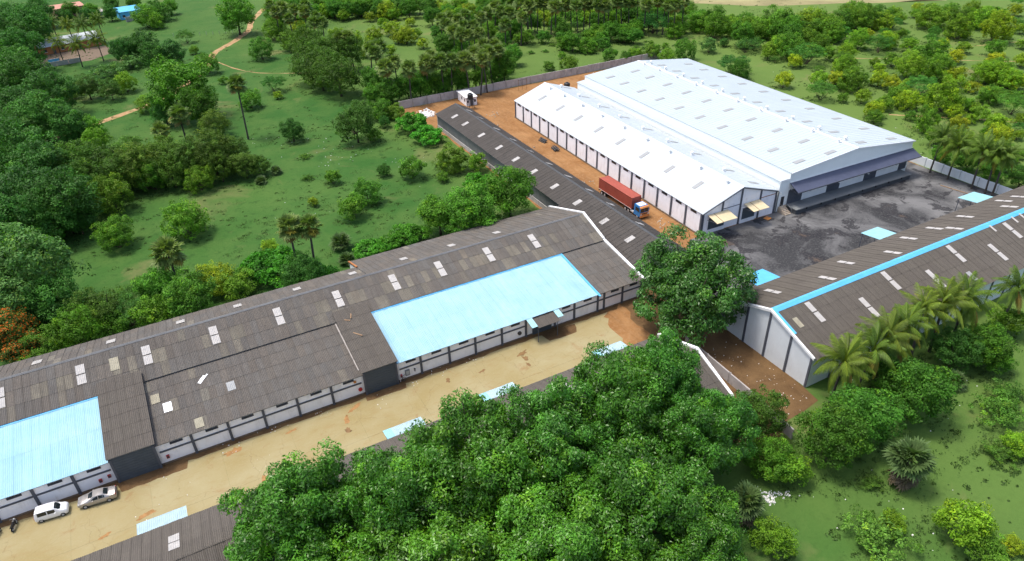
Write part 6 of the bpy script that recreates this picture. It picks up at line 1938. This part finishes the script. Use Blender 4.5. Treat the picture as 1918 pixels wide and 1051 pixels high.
 ('large leafy green tree in the undergrowth below the far palm row, right part', 'undergrowth below the far palm row', [('oak',178.3,229.8,8.4)]),
 ('small feathery blue-green bush in the undergrowth below the far palm row, middle part', 'undergrowth below the far palm row', [('umb',170.5,245.9,6.8)]),
 ('middling leafy green tree in the undergrowth below the far palm row, right part', 'undergrowth below the far palm row',
  [('oak',169.2,218.9,7.8),('oak',187.3,241.0,8.0)]),
 ('middling green bush in the undergrowth below the far palm row, middle part', 'undergrowth below the far palm row',
  [('bush',157.2,231.5,7.8),('bush',167.3,255.5,8.3),('bush',157.7,223.1,7.7)]),
 ('small green bush in the undergrowth below the far palm row, left part', 'undergrowth below the far palm row', [('bush',132.8,243.0,7.2)]),
 ('middling green bush in the undergrowth below the far palm row, left part', 'undergrowth below the far palm row',
  [('bush',147.9,234.8,8.3),('bush',143.2,226.8,7.8),('bush',141.1,239.1,7.4),('bush',157.0,255.9,7.4),('bush',150.8,269.2,7.9),('bush',135.9,242.3,8.2)]),
 ('small green bush in the undergrowth below the far palm row, middle part', 'undergrowth below the far palm row',
  [('bush',156.3,229.2,7.1),('bush',154.8,223.4,6.3),('bush',154.7,218.1,7.0)]),
 ('large green bush in the undergrowth below the far palm row, middle part', 'undergrowth below the far palm row',
  [('bush',170.6,244.4,10.2),('bush',159.7,227.6,8.4),('bush',161.7,232.1,9.6),('bush',170.0,226.9,9.2),('bush',147.6,218.3,8.9),('bush',183.7,246.0,8.8),('bush',176.0,243.0,10.0)]),
 ('large leafy green tree in the undergrowth below the far palm row, left part', 'undergrowth below the far palm row',
  [('oak',137.2,254.4,9.1),('oak',149.1,237.5,9.3)]),
 ('small leafy green tree in the undergrowth below the far palm row, right part', 'undergrowth below the far palm row',
  [('oak',187.6,231.2,6.6),('oak',199.7,229.0,7.1)]),
 ('large leafy green tree in the undergrowth below the far palm row, middle part', 'undergrowth below the far palm row',
  [('oak',164.0,226.6,9.3),('oak',143.9,222.2,9.0)]),
 ('middling feathery blue-green bush in the undergrowth below the far palm row, left part', 'undergrowth below the far palm row', [('umb',151.2,247.1,7.6)]),
 ('middling leafy green tree in the undergrowth below the far palm row, left part', 'undergrowth below the far palm row', [('oak',147.8,256.9,8.2)]),
 ('small feathery blue-green bush in the undergrowth below the far palm row, right part', 'undergrowth below the far palm row',
  [('umb',196.9,227.6,7.3),('umb',183.2,234.0,7.1)]),
 ('middling feathery blue-green bush in the undergrowth below the far palm row, middle part', 'undergrowth below the far palm row',
  [('umb',165.8,221.6,7.7),('umb',162.3,248.4,7.4)]),
 ('small green bush in the undergrowth below the far palm row, right part', 'undergrowth below the far palm row',
  [('bush',188.3,238.7,6.7),('bush',194.6,221.1,6.7)]),
 ('small leafy green tree in the undergrowth below the far palm row, middle part', 'undergrowth below the far palm row', [('oak',166.8,221.8,6.5)]),
 ('middling green bush in the undergrowth below the far palm row, right part', 'undergrowth below the far palm row',
  [('bush',175.4,226.5,8.0),('bush',195.3,228.5,8.2)]),
 ('large green bush in the undergrowth below the far palm row, right part', 'undergrowth below the far palm row', [('bush',187.2,217.4,9.0)]),
 ('small feathery blue-green bush in the undergrowth below the far palm row, left part', 'undergrowth below the far palm row', [('umb',153.6,243.3,6.4)]),
 ('large feathery blue-green bush in the undergrowth below the far palm row, right part', 'undergrowth below the far palm row', [('umb',197.1,236.4,10.2)]),
 ('large green bush among the stems of the far palm grove, middle part', 'trees among the far palms',
  [('bush',182.3,272.0,11.4),('bush',173.4,279.3,10.3)]),
 ('middling yellow-green bush among the stems of the far palm grove, left part', 'trees among the far palms',
  [('ybush',136.7,291.7,9.3),('ybush',137.0,297.7,9.4),('ybush',131.5,309.8,8.3),('ybush',129.8,290.0,9.6),('ybush',131.4,316.7,8.3)]),
 ('large green bush among the stems of the far palm grove, left part', 'trees among the far palms', [('bush',155.4,291.0,9.9)]),
 ('small leafy green tree among the stems of the far palm grove, left part', 'trees among the far palms',
  [('oak',137.1,269.5,8.1),('oak',137.2,282.9,8.1),('oak',151.1,283.0,7.9)]),
 ('large green bush among the stems of the far palm grove, right part', 'trees among the far palms',
  [('bush',198.8,260.5,10.5),('bush',197.4,251.9,11.3),('bush',186.3,260.3,10.0)]),
 ('middling green bush among the stems of the far palm grove, left part', 'trees among the far palms',
  [('bush',138.2,306.6,8.5),('bush',126.3,295.7,8.3),('bush',128.3,286.8,8.9)]),
 ('middling leafy green tree among the stems of the far palm grove, right part', 'trees among the far palms',
  [('oak',207.5,246.6,8.8),('oak',202.5,246.8,8.7),('oak',197.8,236.6,9.4)]),
 ('small leafy green tree among the stems of the far palm grove, right part', 'trees among the far palms', [('oak',193.6,246.9,8.1)]),
 ('middling leafy green tree among the stems of the far palm grove, left part', 'trees among the far palms',
  [('oak',139.9,275.4,8.9),('oak',146.5,280.4,8.3),('oak',145.6,293.3,8.6),('oak',126.1,276.0,9.3),('oak',145.5,300.5,8.7),('oak',126.8,295.9,8.3),('oak',116.6,289.9,9.5)]),
 ('large leafy green tree among the stems of the far palm grove, right part', 'trees among the far palms',
  [('oak',188.0,262.2,11.0),('oak',179.9,247.8,10.3),('oak',185.2,244.6,10.2)]),
 ('small yellow-green bush among the stems of the far palm grove, middle part', 'trees among the far palms',
  [('ybush',191.2,275.2,7.9),('ybush',184.2,273.8,8.0),('ybush',175.0,290.4,8.0),('ybush',176.3,276.1,8.2),('ybush',161.4,263.4,7.2),('ybush',172.9,256.9,7.3)]),
 ('middling green bush among the stems of the far palm grove, middle part', 'trees among the far palms',
  [('bush',165.1,269.7,9.2),('bush',177.2,256.9,8.3),('bush',174.9,264.1,8.9)]),
 ('small leafy green tree among the stems of the far palm grove, middle part', 'trees among the far palms',
  [('oak',166.3,258.2,7.9),('oak',165.2,274.1,7.6)]),
 ('middling leafy green tree among the stems of the far palm grove, middle part', 'trees among the far palms',
  [('oak',152.1,270.9,8.9),('oak',167.1,286.0,8.9),('oak',172.7,264.1,8.9)]),
 ('small green bush among the stems of the far palm grove, right part', 'trees among the far palms', [('bush',209.4,241.9,8.2)]),
 ('small yellow-green bush among the stems of the far palm grove, right part', 'trees among the far palms', [('ybush',211.9,260.3,7.9)]),
 ('large yellow-green bush among the stems of the far palm grove, middle part', 'trees among the far palms',
  [('ybush',157.4,263.7,10.1),('ybush',157.0,284.1,10.8),('ybush',177.5,258.7,10.6),('ybush',165.3,278.6,11.3)]),
 ('large leafy green tree among the stems of the far palm grove, left part', 'trees among the far palms',
  [('oak',148.1,292.4,10.7),('oak',153.6,289.4,10.4),('oak',121.9,306.0,10.4)]),
 ('large yellow-green bush among the stems of the far palm grove, right part', 'trees among the far palms', [('ybush',205.6,261.3,9.8)]),
 ('middling green bush among the stems of the far palm grove, right part', 'trees among the far palms', [('bush',214.3,241.3,9.3)]),
 ('small green bush among the stems of the far palm grove, left part', 'trees among the far palms', [('bush',143.3,297.9,8.0)]),
 ('large yellow-green bush among the stems of the far palm grove, left part', 'trees among the far palms', [('ybush',137.9,308.9,11.5)]),
 ('small yellow-green bush among the stems of the far palm grove, left part', 'trees among the far palms', [('ybush',125.0,291.5,8.1)]),
 ('middling yellow-green bush among the stems of the far palm grove, right part', 'trees among the far palms', [('ybush',205.2,255.2,9.6)]),
 ('large leafy green tree under the middle palm grove, left part', 'undergrowth of the middle palm grove', [('oak',101.2,240.5,9.8)]),
 ('middling green bush under the middle palm grove, middle part', 'undergrowth of the middle palm grove',
  [('bush',112.3,248.9,8.5),('bush',115.2,257.6,7.8)]),
 ('large leafy green tree under the middle palm grove, middle part', 'undergrowth of the middle palm grove',
  [('oak',103.5,230.3,9.9),('oak',104.0,217.2,9.0)]),
 ('middling leafy green tree under the middle palm grove, right part', 'undergrowth of the middle palm grove',
  [('oak',116.9,219.0,8.6),('oak',123.1,238.3,8.3)]),
 ('middling green bush under the middle palm grove, right part', 'undergrowth of the middle palm grove',
  [('bush',118.7,231.1,7.9),('bush',132.9,253.8,7.7)]),
 ('middling green bush under the middle palm grove, left part', 'undergrowth of the middle palm grove', [('bush',111.2,258.5,8.6)]),
 ('middling leafy green tree under the middle palm grove, middle part', 'undergrowth of the middle palm grove',
  [('oak',126.0,262.3,8.1),('oak',106.3,224.7,8.6)]),
 ('middling leafy green tree under the middle palm grove, left part', 'undergrowth of the middle palm grove', [('oak',109.2,265.9,7.7)]),
 ('large green bush under the middle palm grove, middle part', 'undergrowth of the middle palm grove',
  [('bush',112.8,240.1,8.9),('bush',117.6,251.9,10.5)]),
 ('large green bush under the middle palm grove, right part', 'undergrowth of the middle palm grove',
  [('bush',126.9,257.0,10.7),('bush',136.6,256.6,8.9)]),
 ('small leafy green tree under the middle palm grove, left part', 'undergrowth of the middle palm grove',
  [('oak',109.1,251.4,7.6),('oak',104.5,253.6,6.5),('oak',109.9,263.1,6.7)]),
 ('large leafy green tree under the middle palm grove, right part', 'undergrowth of the middle palm grove', [('oak',109.4,213.2,8.7)]),
 ('small leafy green tree under the middle palm grove, middle part', 'undergrowth of the middle palm grove',
  [('oak',102.7,233.9,6.3),('oak',109.3,242.3,7.0)]),
 ('small leafy green tree under the middle palm grove, right part', 'undergrowth of the middle palm grove', [('oak',116.3,219.8,6.5)]),
 ('small green bush under the middle palm grove, middle part', 'undergrowth of the middle palm grove', [('bush',116.1,264.7,7.6)]),
 ('small green bush under the middle palm grove, left part', 'undergrowth of the middle palm grove', [('bush',108.0,258.3,7.1)]),
 ('small leafy green tree along the top edge above the clearing, middle part', 'trees along the top above the clearing',
  [('oak',96.3,323.6,9.5),('oak',90.6,324.8,9.9),('oak',85.4,327.4,9.7)]),
 ('large leafy green tree along the top edge above the clearing, left part', 'trees along the top above the clearing',
  [('oak',73.0,322.3,12.2),('oak',65.9,338.0,12.8),('oak',59.5,318.6,12.3)]),
 ('middling green bush along the top edge above the clearing, left part', 'trees along the top above the clearing',
  [('bush',79.4,340.3,11.7),('bush',62.0,343.9,12.0),('bush',68.5,333.1,10.5)]),
 ('small green bush along the top edge above the clearing, middle part', 'trees along the top above the clearing', [('bush',85.1,339.1,9.8)]),
 ('middling leafy green tree along the top edge above the clearing, right part', 'trees along the top above the clearing',
  [('oak',113.8,309.5,10.1),('oak',103.9,327.1,10.7)]),
 ('middling green bush along the top edge above the clearing, right part', 'trees along the top above the clearing', [('bush',103.1,317.9,11.2)]),
 ('middling leafy green tree along the top edge above the clearing, left part', 'trees along the top above the clearing',
  [('oak',67.4,350.7,11.3),('oak',81.1,341.4,10.3),('oak',70.3,335.0,11.3)]),
 ('small leafy green tree along the top edge above the clearing, right part', 'trees along the top above the clearing',
  [('oak',103.4,324.2,9.5),('oak',117.0,318.4,9.7),('oak',121.3,315.7,9.8)]),
 ('large green bush along the top edge above the clearing, left part', 'trees along the top above the clearing',
  [('bush',65.1,335.8,12.3),('bush',75.1,350.5,12.4)]),
 ('large green bush along the top edge above the clearing, middle part', 'trees along the top above the clearing', [('bush',93.2,335.3,12.7)]),
 ('large green bush along the top edge above the clearing, right part', 'trees along the top above the clearing', [('bush',112.3,321.6,12.9)]),
 ('middling leafy green tree along the top edge above the clearing, middle part', 'trees along the top above the clearing',
  [('oak',96.5,324.8,10.8),('oak',87.0,333.7,12.0)]),
 ('small green bush along the top edge above the clearing, right part', 'trees along the top above the clearing', [('bush',111.1,319.9,9.6)]),
 ('dark tree among the village roofs, beside the blue house', 'trees among the village roofs',
  [('oak',15.6,379.3,9.3),('oak',22.5,383.2,9.1),('oak',8.3,401.1,9.4)]),
 ('dark tree among the village roofs, between pink and blue houses', 'trees among the village roofs',
  [('oak',-1.6,403.9,10.2),('dark',-12.2,384.4,9.2),('oak',-10.0,394.8,8.6),('dark',-3.1,385.5,8.1),('dark',-2.0,400.4,8.2),('oak',-11.2,399.1,9.1)]),
 ('dark tree among the village roofs, left of the pink house', 'trees among the village roofs',
  [('dark',-21.3,385.7,9.3),('oak',-18.9,406.5,9.7)]),
 ('large green bush on the green strip behind the compound wall, right part', 'small bushes on strip behind wall',
  [('bush',170.6,207.2,3.5),('bush',159.8,207.3,3.5),('bush',174.3,206.4,3.8)]),
 ('middling green bush on the green strip behind the compound wall, right part', 'small bushes on strip behind wall', [('bush',181.6,207.4,3.1)]),
 ('large green bush on the green strip behind the compound wall, left part', 'small bushes on strip behind wall',
  [('bush',136.0,216.8,3.8),('bush',142.8,227.3,4.2)]),
 ('small low scrub clump on the green strip behind the compound wall, middle part', 'small bushes on strip behind wall',
  [('weed',166.6,224.4,2.5),('weed',149.1,216.0,2.5)]),
 ('small green bush on the green strip behind the compound wall, right part', 'small bushes on strip behind wall',
  [('bush',174.3,214.9,2.4),('bush',177.8,226.2,2.0)]),
 ('middling low scrub clump on the green strip behind the compound wall, right part', 'small bushes on strip behind wall',
  [('weed',166.8,214.5,2.6),('weed',168.0,211.3,2.6),('weed',169.1,221.7,3.4)]),
 ('small low scrub clump on the green strip behind the compound wall, right part', 'small bushes on strip behind wall',
  [('weed',180.3,208.0,2.4),('weed',174.8,218.8,2.0)]),
 ('small low scrub clump on the green strip behind the compound wall, left part', 'small bushes on strip behind wall', [('weed',133.9,243.2,2.0)]),
 ('middling low scrub clump on the green strip behind the compound wall, middle part', 'small bushes on strip behind wall',
  [('weed',144.7,221.4,3.0),('weed',152.0,218.6,2.7)]),
 ('large low scrub clump on the green strip behind the compound wall, left part', 'small bushes on strip behind wall',
  [('weed',129.8,229.0,3.6),('weed',142.1,234.2,3.8)]),
 ('middling low scrub clump on the green strip behind the compound wall, left part', 'small bushes on strip behind wall',
  [('weed',140.7,239.0,3.1),('weed',135.4,227.9,3.3)]),
 ('dome-shaped dark green tree between the coconut palms and the fan palm', None, [('oak',64.6,37.8,8.4)]),
 ('leafy tree right behind the dome-shaped one', None, [('oak',70.8,37.9,8.2)]),
 ('large bright tree beside the right-hand row of coconut palms', None, [('oak',80.9,37.4,9.2)]),
 ('bush half hidden behind the large bright tree at right', None, [('bush',83.4,43.2,6.1)]),
 ('bright green tree right of the coconut palm row', None, [('oak',99.5,40.0,7.5)]),
 ('dark tree below the coconut palm row', None, [('dark',95.1,41.4,6.2)]),
 ('dark bush on the grass edge at right', None, [('bush',100.4,38.0,4.8)]),
 ('bush at the right frame edge by the long roof', None, [('bush',111.0,42.7,5.2)]),
 ('feathery olive tree beside the low dividing wall', None, [('olive',60.4,45.7,7.3)]),
 ('olive bush in front of the feathery tree', None, [('bush',56.5,39.7,6.7)]),
 ('lower olive bush beside the dome-shaped tree', None, [('bush',57.9,37.8,4.4)]),
 ('lime green bush beside the grey fan palm near the bottom', None, [('ybush',48.6,31.5,5.7)]),
 ('low sprawling weed bush in the lower right grass', None, [('weed',59.8,26.4,7.9)]),
 ('lime green clump on the edge of the sprawling weed', None, [('ybush',62.7,26.6,3.7)]),
 ('bright yellow-green tree in the lower right corner', None, [('ybush',67.6,22.0,7.7)]),
 ('green bush at the foot of the bright yellow-green tree', None, [('bush',67.9,19.2,4.5)]),
 ('small lime bush at the lower right frame edge', None, [('ybush',71.8,18.2,2.8)]),
 ('thin straggly bush with bare twigs at right', None, [('weed',91.3,31.5,6.9)]),
 ('straggly green scrub at the right frame edge', None, [('weed',96.2,33.3,5.6)]),
 ('lime bush at the right frame edge', None, [('ybush',86.4,26.8,4.5)]),
 ('low weed left of the lime bush at right', None, [('weed',84.2,27.1,4.3)]),
 ('narrow leafy shrub beside the big fan palm stump', None, [('weed',66.2,32.1,2.8)]),
 ('stout fan palm with shaggy grey skirt in the right grass', None, [('fan',69.6,30.5,6.0)]),
 ('grey fan palm beside the white litter near the bottom', None, [('fan',48.5,35.9,4.8)]),
 ('low fan palm on the grass edge below the coconut row', None, [('fan',92.0,38.7,3.7)]),
 ('left one of the twin fan palms behind the dark roof', None, [('palmyra',16.3,117.5,11)]),
 ('right one of the twin fan palms behind the dark roof', None, [('palmyra',19.2,116.5,11)]),
 ('lone fan palm rising behind the roof among dark trees', None, [('palmyra',-3.8,119.9,10)]),
 ('tall thin lone palm standing in the upper left field', None, [('palmyra',22.0,196.7,15)]),
 ('fan palm rising out of the thicket', None, [('palmyra',6.4,190.0,12)]),
 ('shorter fan palm beside the one in the thicket', None, [('palmyra',1.0,186.6,10)]),
 ('fan palm amid the loose group by the hut', 'loose fan palms left of the wall hut', [('palmyra',66.2,202.9,11)]),
 ('fan palm nearest the hut in the loose group', 'loose fan palms left of the wall hut',
  [('palmyra',70.1,207.0,11),('palmyra',71.2,199.5,11)]),
 ('fan palm left in the loose group by the hut', 'loose fan palms left of the wall hut',
  [('palmyra',68.4,221.2,11),('palmyra',68.4,227.4,11),('palmyra',71.9,228.2,11)]),
 ('fan palm far left of the wall hut group', 'loose fan palms left of the wall hut',
  [('palmyra',65.6,247.8,11),('palmyra',67.5,244.7,11)]),
 ('fan palm of the leftmost pair above the compound wall', 'fan palms above the compound wall',
  [('palmyra',77.3,200.9,11),('palmyra',82.6,208.7,11)]),
 ('fan palm of the second pair above the compound wall', 'fan palms above the compound wall',
  [('palmyra',82.5,200.1,11),('palmyra',85.4,201.0,11)]),
 ('fan palm left in the clump above the compound wall', 'fan palms above the compound wall',
  [('palmyra',95.5,204.5,11),('palmyra',90.1,197.9,11),('palmyra',93.0,196.0,11)]),
 ('fan palm amid the clump above the compound wall', 'fan palms above the compound wall',
  [('palmyra',101.2,210.0,11),('palmyra',95.8,196.9,11)]),
 ('fan palm right in the clump above the compound wall', 'fan palms above the compound wall',
  [('palmyra',100.0,201.5,11),('palmyra',103.5,202.1,11),('palmyra',104.8,209.1,11)]),
 ('fan palm at the left edge of the dense middle grove', 'fan palms of the dense middle grove',
  [('palmyra',104.3,251.8,11),('palmyra',103.5,246.2,11)]),
 ('fan palm left in the dense middle grove', 'fan palms of the dense middle grove',
  [('palmyra',109.6,253.4,11),('palmyra',110.6,249.5,11),('palmyra',101.8,233.8,11),('palmyra',102.0,228.1,11)]),
 ('fan palm in the centre of the dense middle grove', 'fan palms of the dense middle grove',
  [('palmyra',115.5,252.4,11),('palmyra',103.8,225.1,11),('palmyra',111.1,236.9,11),('palmyra',108.3,238.9,11)]),
 ('fan palm right in the dense middle grove', 'fan palms of the dense middle grove',
  [('palmyra',119.1,247.8,11),('palmyra',123.8,251.0,11),('palmyra',107.9,225.9,11),('palmyra',131.8,261.6,11)]),
 ('fan palm at the right edge of the dense middle grove', 'fan palms of the dense middle grove',
  [('palmyra',129.2,251.6,11),('palmyra',131.6,247.7,11),('palmyra',121.3,232.7,11),('palmyra',139.8,260.8,11),('palmyra',132.3,240.6,11),('palmyra',141.6,251.0,11)]),
 ('fan palm nearest the track in the trackside grove', 'fan palms beside the dirt track',
  [('palmyra',57.4,320.1,11),('palmyra',54.9,302.2,11)]),
 ('fan palm left in the trackside grove', 'fan palms beside the dirt track',
  [('palmyra',59.7,310.9,11),('palmyra',58.0,288.7,11)]),
 ('fan palm right in the trackside grove', 'fan palms beside the dirt track',
  [('palmyra',62.7,303.8,11),('palmyra',64.5,295.4,11)]),
 ('fan palm farthest from the track in trackside grove', 'fan palms beside the dirt track',
  [('palmyra',62.8,274.7,11),('palmyra',67.2,286.6,11),('palmyra',66.0,274.5,11),('palmyra',69.5,308.9,11)]),
 ('fan palm at the left end of the far row', 'fan palms of the far row',
  [('palmyra',141.0,257.1,12),('palmyra',143.3,255.4,12),('palmyra',142.7,250.0,12),('palmyra',146.5,252.7,12),('palmyra',149.1,251.9,12)]),
 ('fan palm left in the far row', 'fan palms of the far row',
  [('palmyra',148.5,245.6,12),('palmyra',149.3,243.1,12),('palmyra',154.8,244.8,12),('palmyra',158.3,245.8,12)]),
 ('fan palm left of centre in the far row', 'fan palms of the far row',
  [('palmyra',157.2,239.0,12),('palmyra',161.0,241.2,12),('palmyra',164.4,242.1,12),('palmyra',164.9,236.4,12),('palmyra',166.5,235.3,12)]),
 ('fan palm right of centre in the far row', 'fan palms of the far row',
  [('palmyra',172.2,239.8,12),('palmyra',172.6,235.4,12),('palmyra',174.7,234.4,12),('palmyra',178.8,235.2,12),('palmyra',180.8,232.4,12)]),
 ('fan palm right in the far row', 'fan palms of the far row',
  [('palmyra',180.3,227.5,12),('palmyra',186.7,232.6,12),('palmyra',185.9,226.1,12),('palmyra',186.7,223.8,12)]),
 ('fan palm at the right end of the far row', 'fan palms of the far row',
  [('palmyra',187.2,220.5,12),('palmyra',188.1,219.0,12),('palmyra',194.8,221.6,12)]),
 ('coconut palm behind the village house, leftmost of the row', 'coconut palms behind village house', [('coco',-24.2,348.6,9)]),
 ('coconut palm behind the village house, second from the left', 'coconut palms behind village house', [('coco',-18.5,340.1,9)]),
 ('coconut palm behind the village house, third from the left', 'coconut palms behind village house', [('coco',-13.4,338.7,9)]),
 ('coconut palm behind the village house, rightmost of the row', 'coconut palms behind village house', [('coco',-7.7,341.5,9)]),
 ('coconut palm in front of the village house, leftmost of three', 'coconut palms before village house', [('coco',-22.8,313.9,8)]),
 ('coconut palm in front of the village house, middle of three', 'coconut palms before village house', [('coco',-16.9,306.2,8)]),
 ('coconut palm in front of the village house, rightmost of three', 'coconut palms before village house', [('coco',-9.6,310.5,8)]),
 ('nearest coconut palm, at the corner of the blue-ridged shed', 'coconut palms along the blue-ridged shed', [('coco',73.9,45.1,8)]),
 ('second coconut palm from the corner of the blue-ridged shed', 'coconut palms along the blue-ridged shed', [('coco',78.6,44.7,8)]),
 ('third coconut palm from the shed corner', 'coconut palms along the blue-ridged shed', [('coco',83.3,44.9,8.5)]),
 ('fourth coconut palm from the shed corner', 'coconut palms along the blue-ridged shed', [('coco',86.8,44.4,9)]),
 ('fifth coconut palm from the shed corner', 'coconut palms along the blue-ridged shed', [('coco',92.4,45.7,9)]),
 ('sixth coconut palm from the shed corner', 'coconut palms along the blue-ridged shed', [('coco',96.2,45.4,9.5)]),
 ('seventh coconut palm, last of the touching row', 'coconut palms along the blue-ridged shed', [('coco',100.3,44.6,9)]),
 ('coconut palm standing apart at the right frame edge', 'coconut palms along the blue-ridged shed', [('coco',110.8,43.5,8.5)]),
 ('coconut palm by the right compound wall, nearest the navy canopy', 'coconut palms behind the right compound wall', [('coco',152.0,87.5,9)]),
 ('coconut palm by the right compound wall, second from the canopy', 'coconut palms behind the right compound wall', [('coco',154.3,83.1,8)]),
 ('coconut palm by the right compound wall, in the middle of the row', 'coconut palms behind the right compound wall',
  [('coco',152.0,77.4,9),('coco',153.7,74.4,8.5)]),
 ('coconut palm by the right compound wall, nearest the blue-ridged shed', 'coconut palms behind the right compound wall', [('coco',158.0,73.0,9)]),
]


for label, group, items in VEG:
    for kind, x, y, W in items:
        if kind == 'palmyra':
            palm_tree(kind, x, y, W, label, group, near=group is None and y < 200, ks=1.4)
        elif kind == 'coco':
            if 'right compound' in label: x = 156.4
            palm_tree(kind, x, y, W, label, group, near=y < 60, ks=1.06)
        elif kind == 'fan':
            low_fan(x, y, W, label, group, skirt='skirt' in label or 'grey fan' in label)
        else:
            if group == 'trees behind the compound wall': y = max(y, 198.5 + W * .45)
            if -40 < x < 67 and 100 < y < 130:
                back = 106.5 if x < 24 else 112.2
                y = max(y, back + W * .36)
            if 60 < x < 70 and 115 < y < 180: x = min(x, 69.3 - W * .40)
            FIT = .92 if group is None else .8
            if group in ('woods around the village house', 'woods at the left edge', 'thicket above the left field', 'olive trees beside the upper field'): FIT = 1.0
            if (x < 68 and 104 < y < 132) or (x > 50 and y < 47): FIT = 1.06
            if group == 'woods around the village house': FIT = .86
            if kind == 'ybush': FIT = min(FIT, .86)
            plant(kind, x, y, W, label, group)
FIT = .9
for k, (x, y, W) in enumerate([(163, 66, 6), (164, 72, 7), (163.5, 78, 6), (164, 84, 7), (163, 90, 6), (169, 70, 6), (170, 80, 6.5), (163, 60, 6)]):
    plant('oak', x, y, W, 'dark bush growing behind the right compound wall', 'bushes behind right compound wall', .8)

# ---- the big trees in front of the near shed, and the tree in the middle of the yard
BIG = [(51.5, 45.0, 9.5, 12.5, 'smaller tree hugging the end gable of the near shed'),
       (2.0, 54.0, 14, 17, 'leftmost of the big trees over the near shed'), (12.0, 51.5, 14, 16.5, 'second from left of the big trees over the near shed'),
       (21.0, 51.0, 14, 17.5, 'third from left in the back row of big trees over the near shed'), (30.5, 50.0, 14.5, 18, 'big tree over the near shed beside the third door canopy'),
       (39.5, 50.0, 14.5, 18.5, 'tallest big tree, over the far half of the near shed'), (48.6, 51.0, 11, 17.5, 'bright-topped big tree nearest the end of the near shed'),
       (45.5, 43.5, 11.5, 14, 'big tree in front of the white coping of the near shed'), (35.0, 39.5, 14.5, 15.5, 'big dark tree in the centre of the foreground mass'),
       (24.0, 38.5, 15, 14.5, 'big tree low in the foreground beside the dark gap'), (12.0, 40.5, 15, 14, 'big tree at the bottom edge, left of centre'),
       (2.5, 44.0, 13, 13.5, 'big tree at the bottom left of the foreground mass'), (39.5, 34.0, 11, 11.5, 'lower tree at the bottom edge beside the grey fan palm'), (29.0, 29.5, 12, 11, 'lowest tree at the bottom edge of the picture')]
for i, (x, y, W, h, lb) in enumerate(BIG):
    plant('mango', x, y, W, lb, 'big trees in the foreground', var=i % 6, h=h)
yard_tree = plant('mango', 67.8, 69.0, 19.5, 'large dark green tree standing alone between the sheds and the asphalt yard', None, var=0, h=19.5)
for c in yard_tree.children:
    if c.name.startswith('crown'): c.color = (.044, .140, .021, 1); c.location.z = -2.1
# orange blossom on the flame trees
for o_ in [o for o in COL.objects if o.name.startswith('flame_tree')]:
    rs = np.random.RandomState(3)
    src = [c for c in o_.children if c.name.startswith('crown')][0].data
    v = np.empty(len(src.vertices) * 3); src.vertices.foreach_get('co', v); v = v.reshape(-1, 4, 3).mean(1)
    v = v[v[:, 2] > 5.5]
    sel = v[rs.random(len(v)) < .16]; D = unit(sel - np.array([0, 0, 5.5]))
    bl = leaves_mesh('blossom', sel + D * .25, unit(D + rs.normal(size=D.shape) * .4), .38, .7, rs, np.ones((len(sel), 3)), 'leaf')
    b_ = obj('blossom', bl, None, o_); b_.color = (.55, .14, .02, 1)
    for c in o_.children:
        if c.name.startswith('crown'): c.color = (.075, .13, .025, 1)

# ---- low weeds over the fields: nobody could count them
def tufts(name, label, polys, n, seed, avoid):
    rs = np.random.RandomState(seed); P = []; Q = []
    for x, y, W in SPOTS:          # undergrowth round the foot of every bush
        k = int(6 + W * 1.6); a = rs.uniform(0, 6.28, k); r_ = W * rs.uniform(.30, .62, k)
        Q.append(np.stack([x + r_ * np.cos(a), y + r_ * np.sin(a)], 1))
    for (x0, x1, y0, y1, m_) in polys:
        k = int(n * m_); xy = np.stack([rs.uniform(x0, x1, k), rs.uniform(y0, y1, k)], 1); P.append(xy)
    P = np.concatenate(P)
    ok = np.ones(len(P), bool)
    for (a, b, c, d) in avoid:
        ok &= ~((P[:, 0] > a) & (P[:, 0] < b) & (P[:, 1] > c) & (P[:, 1] < d))
    P = P[ok]
    # patchy: keep where a few summed waves are high
    f = np.sin(P[:, 0] * .21 + 1.3) * np.sin(P[:, 1] * .17 + .4) + np.sin(P[:, 0] * .07 + P[:, 1] * .09) + rs.normal(0, .7, len(P))
    P = P[f > .35]
    Q = np.concatenate(Q); ok = np.ones(len(Q), bool)
    for (a, b, c, d) in avoid:
        ok &= ~((Q[:, 0] > a) & (Q[:, 0] < b) & (Q[:, 1] > c) & (Q[:, 1] < d))
    P = np.concatenate([P, Q[ok]])
    per = 22
    c = np.repeat(P, per, 0); m_ = len(c)
    R0 = np.repeat(rs.gamma(2.2, .26, len(P)), per)
    ang = rs.uniform(0, 6.28, m_); rad = R0 * np.sqrt(rs.random(m_))
    base = np.stack([c[:, 0] + rad * np.cos(ang) * 1.5, c[:, 1] + rad * np.sin(ang), R0 * .35 * rs.uniform(.1, 1, m_) + .03], 1)
    Nn = unit(np.stack([np.cos(ang), np.sin(ang), np.full(m_, 1.0)], 1) + rs.normal(size=(m_, 3)) * .4)
    k = np.clip(1 + rs.normal(0, .25, (m_, 1)), .4, 1.8)
    me = leaves_mesh(name, base, Nn, .30, .5, rs, np.concatenate([k, k, k], 1), 'leaf')
    o_ = obj(name, me); o_.color = (.050, .105, .026, 1)
    tag(o_, label, 'weeds', None, 'stuff')
AVOID = [(-60, 68.5, 45, 112), (68, 160, 49, 198.5), (60, 75, 40, 80), (-10, 56, 30, 60)]
tufts('field_weeds', 'low dark weeds dotted over the grass of the fields', [(-45, 75, 112, 200, .42), (-40, 100, 200, 330, .22), (60, 130, 5, 48, .10), (95, 280, 198, 300, .14), (160, 320, 60, 200, .30)], 5200, 2, AVOID)
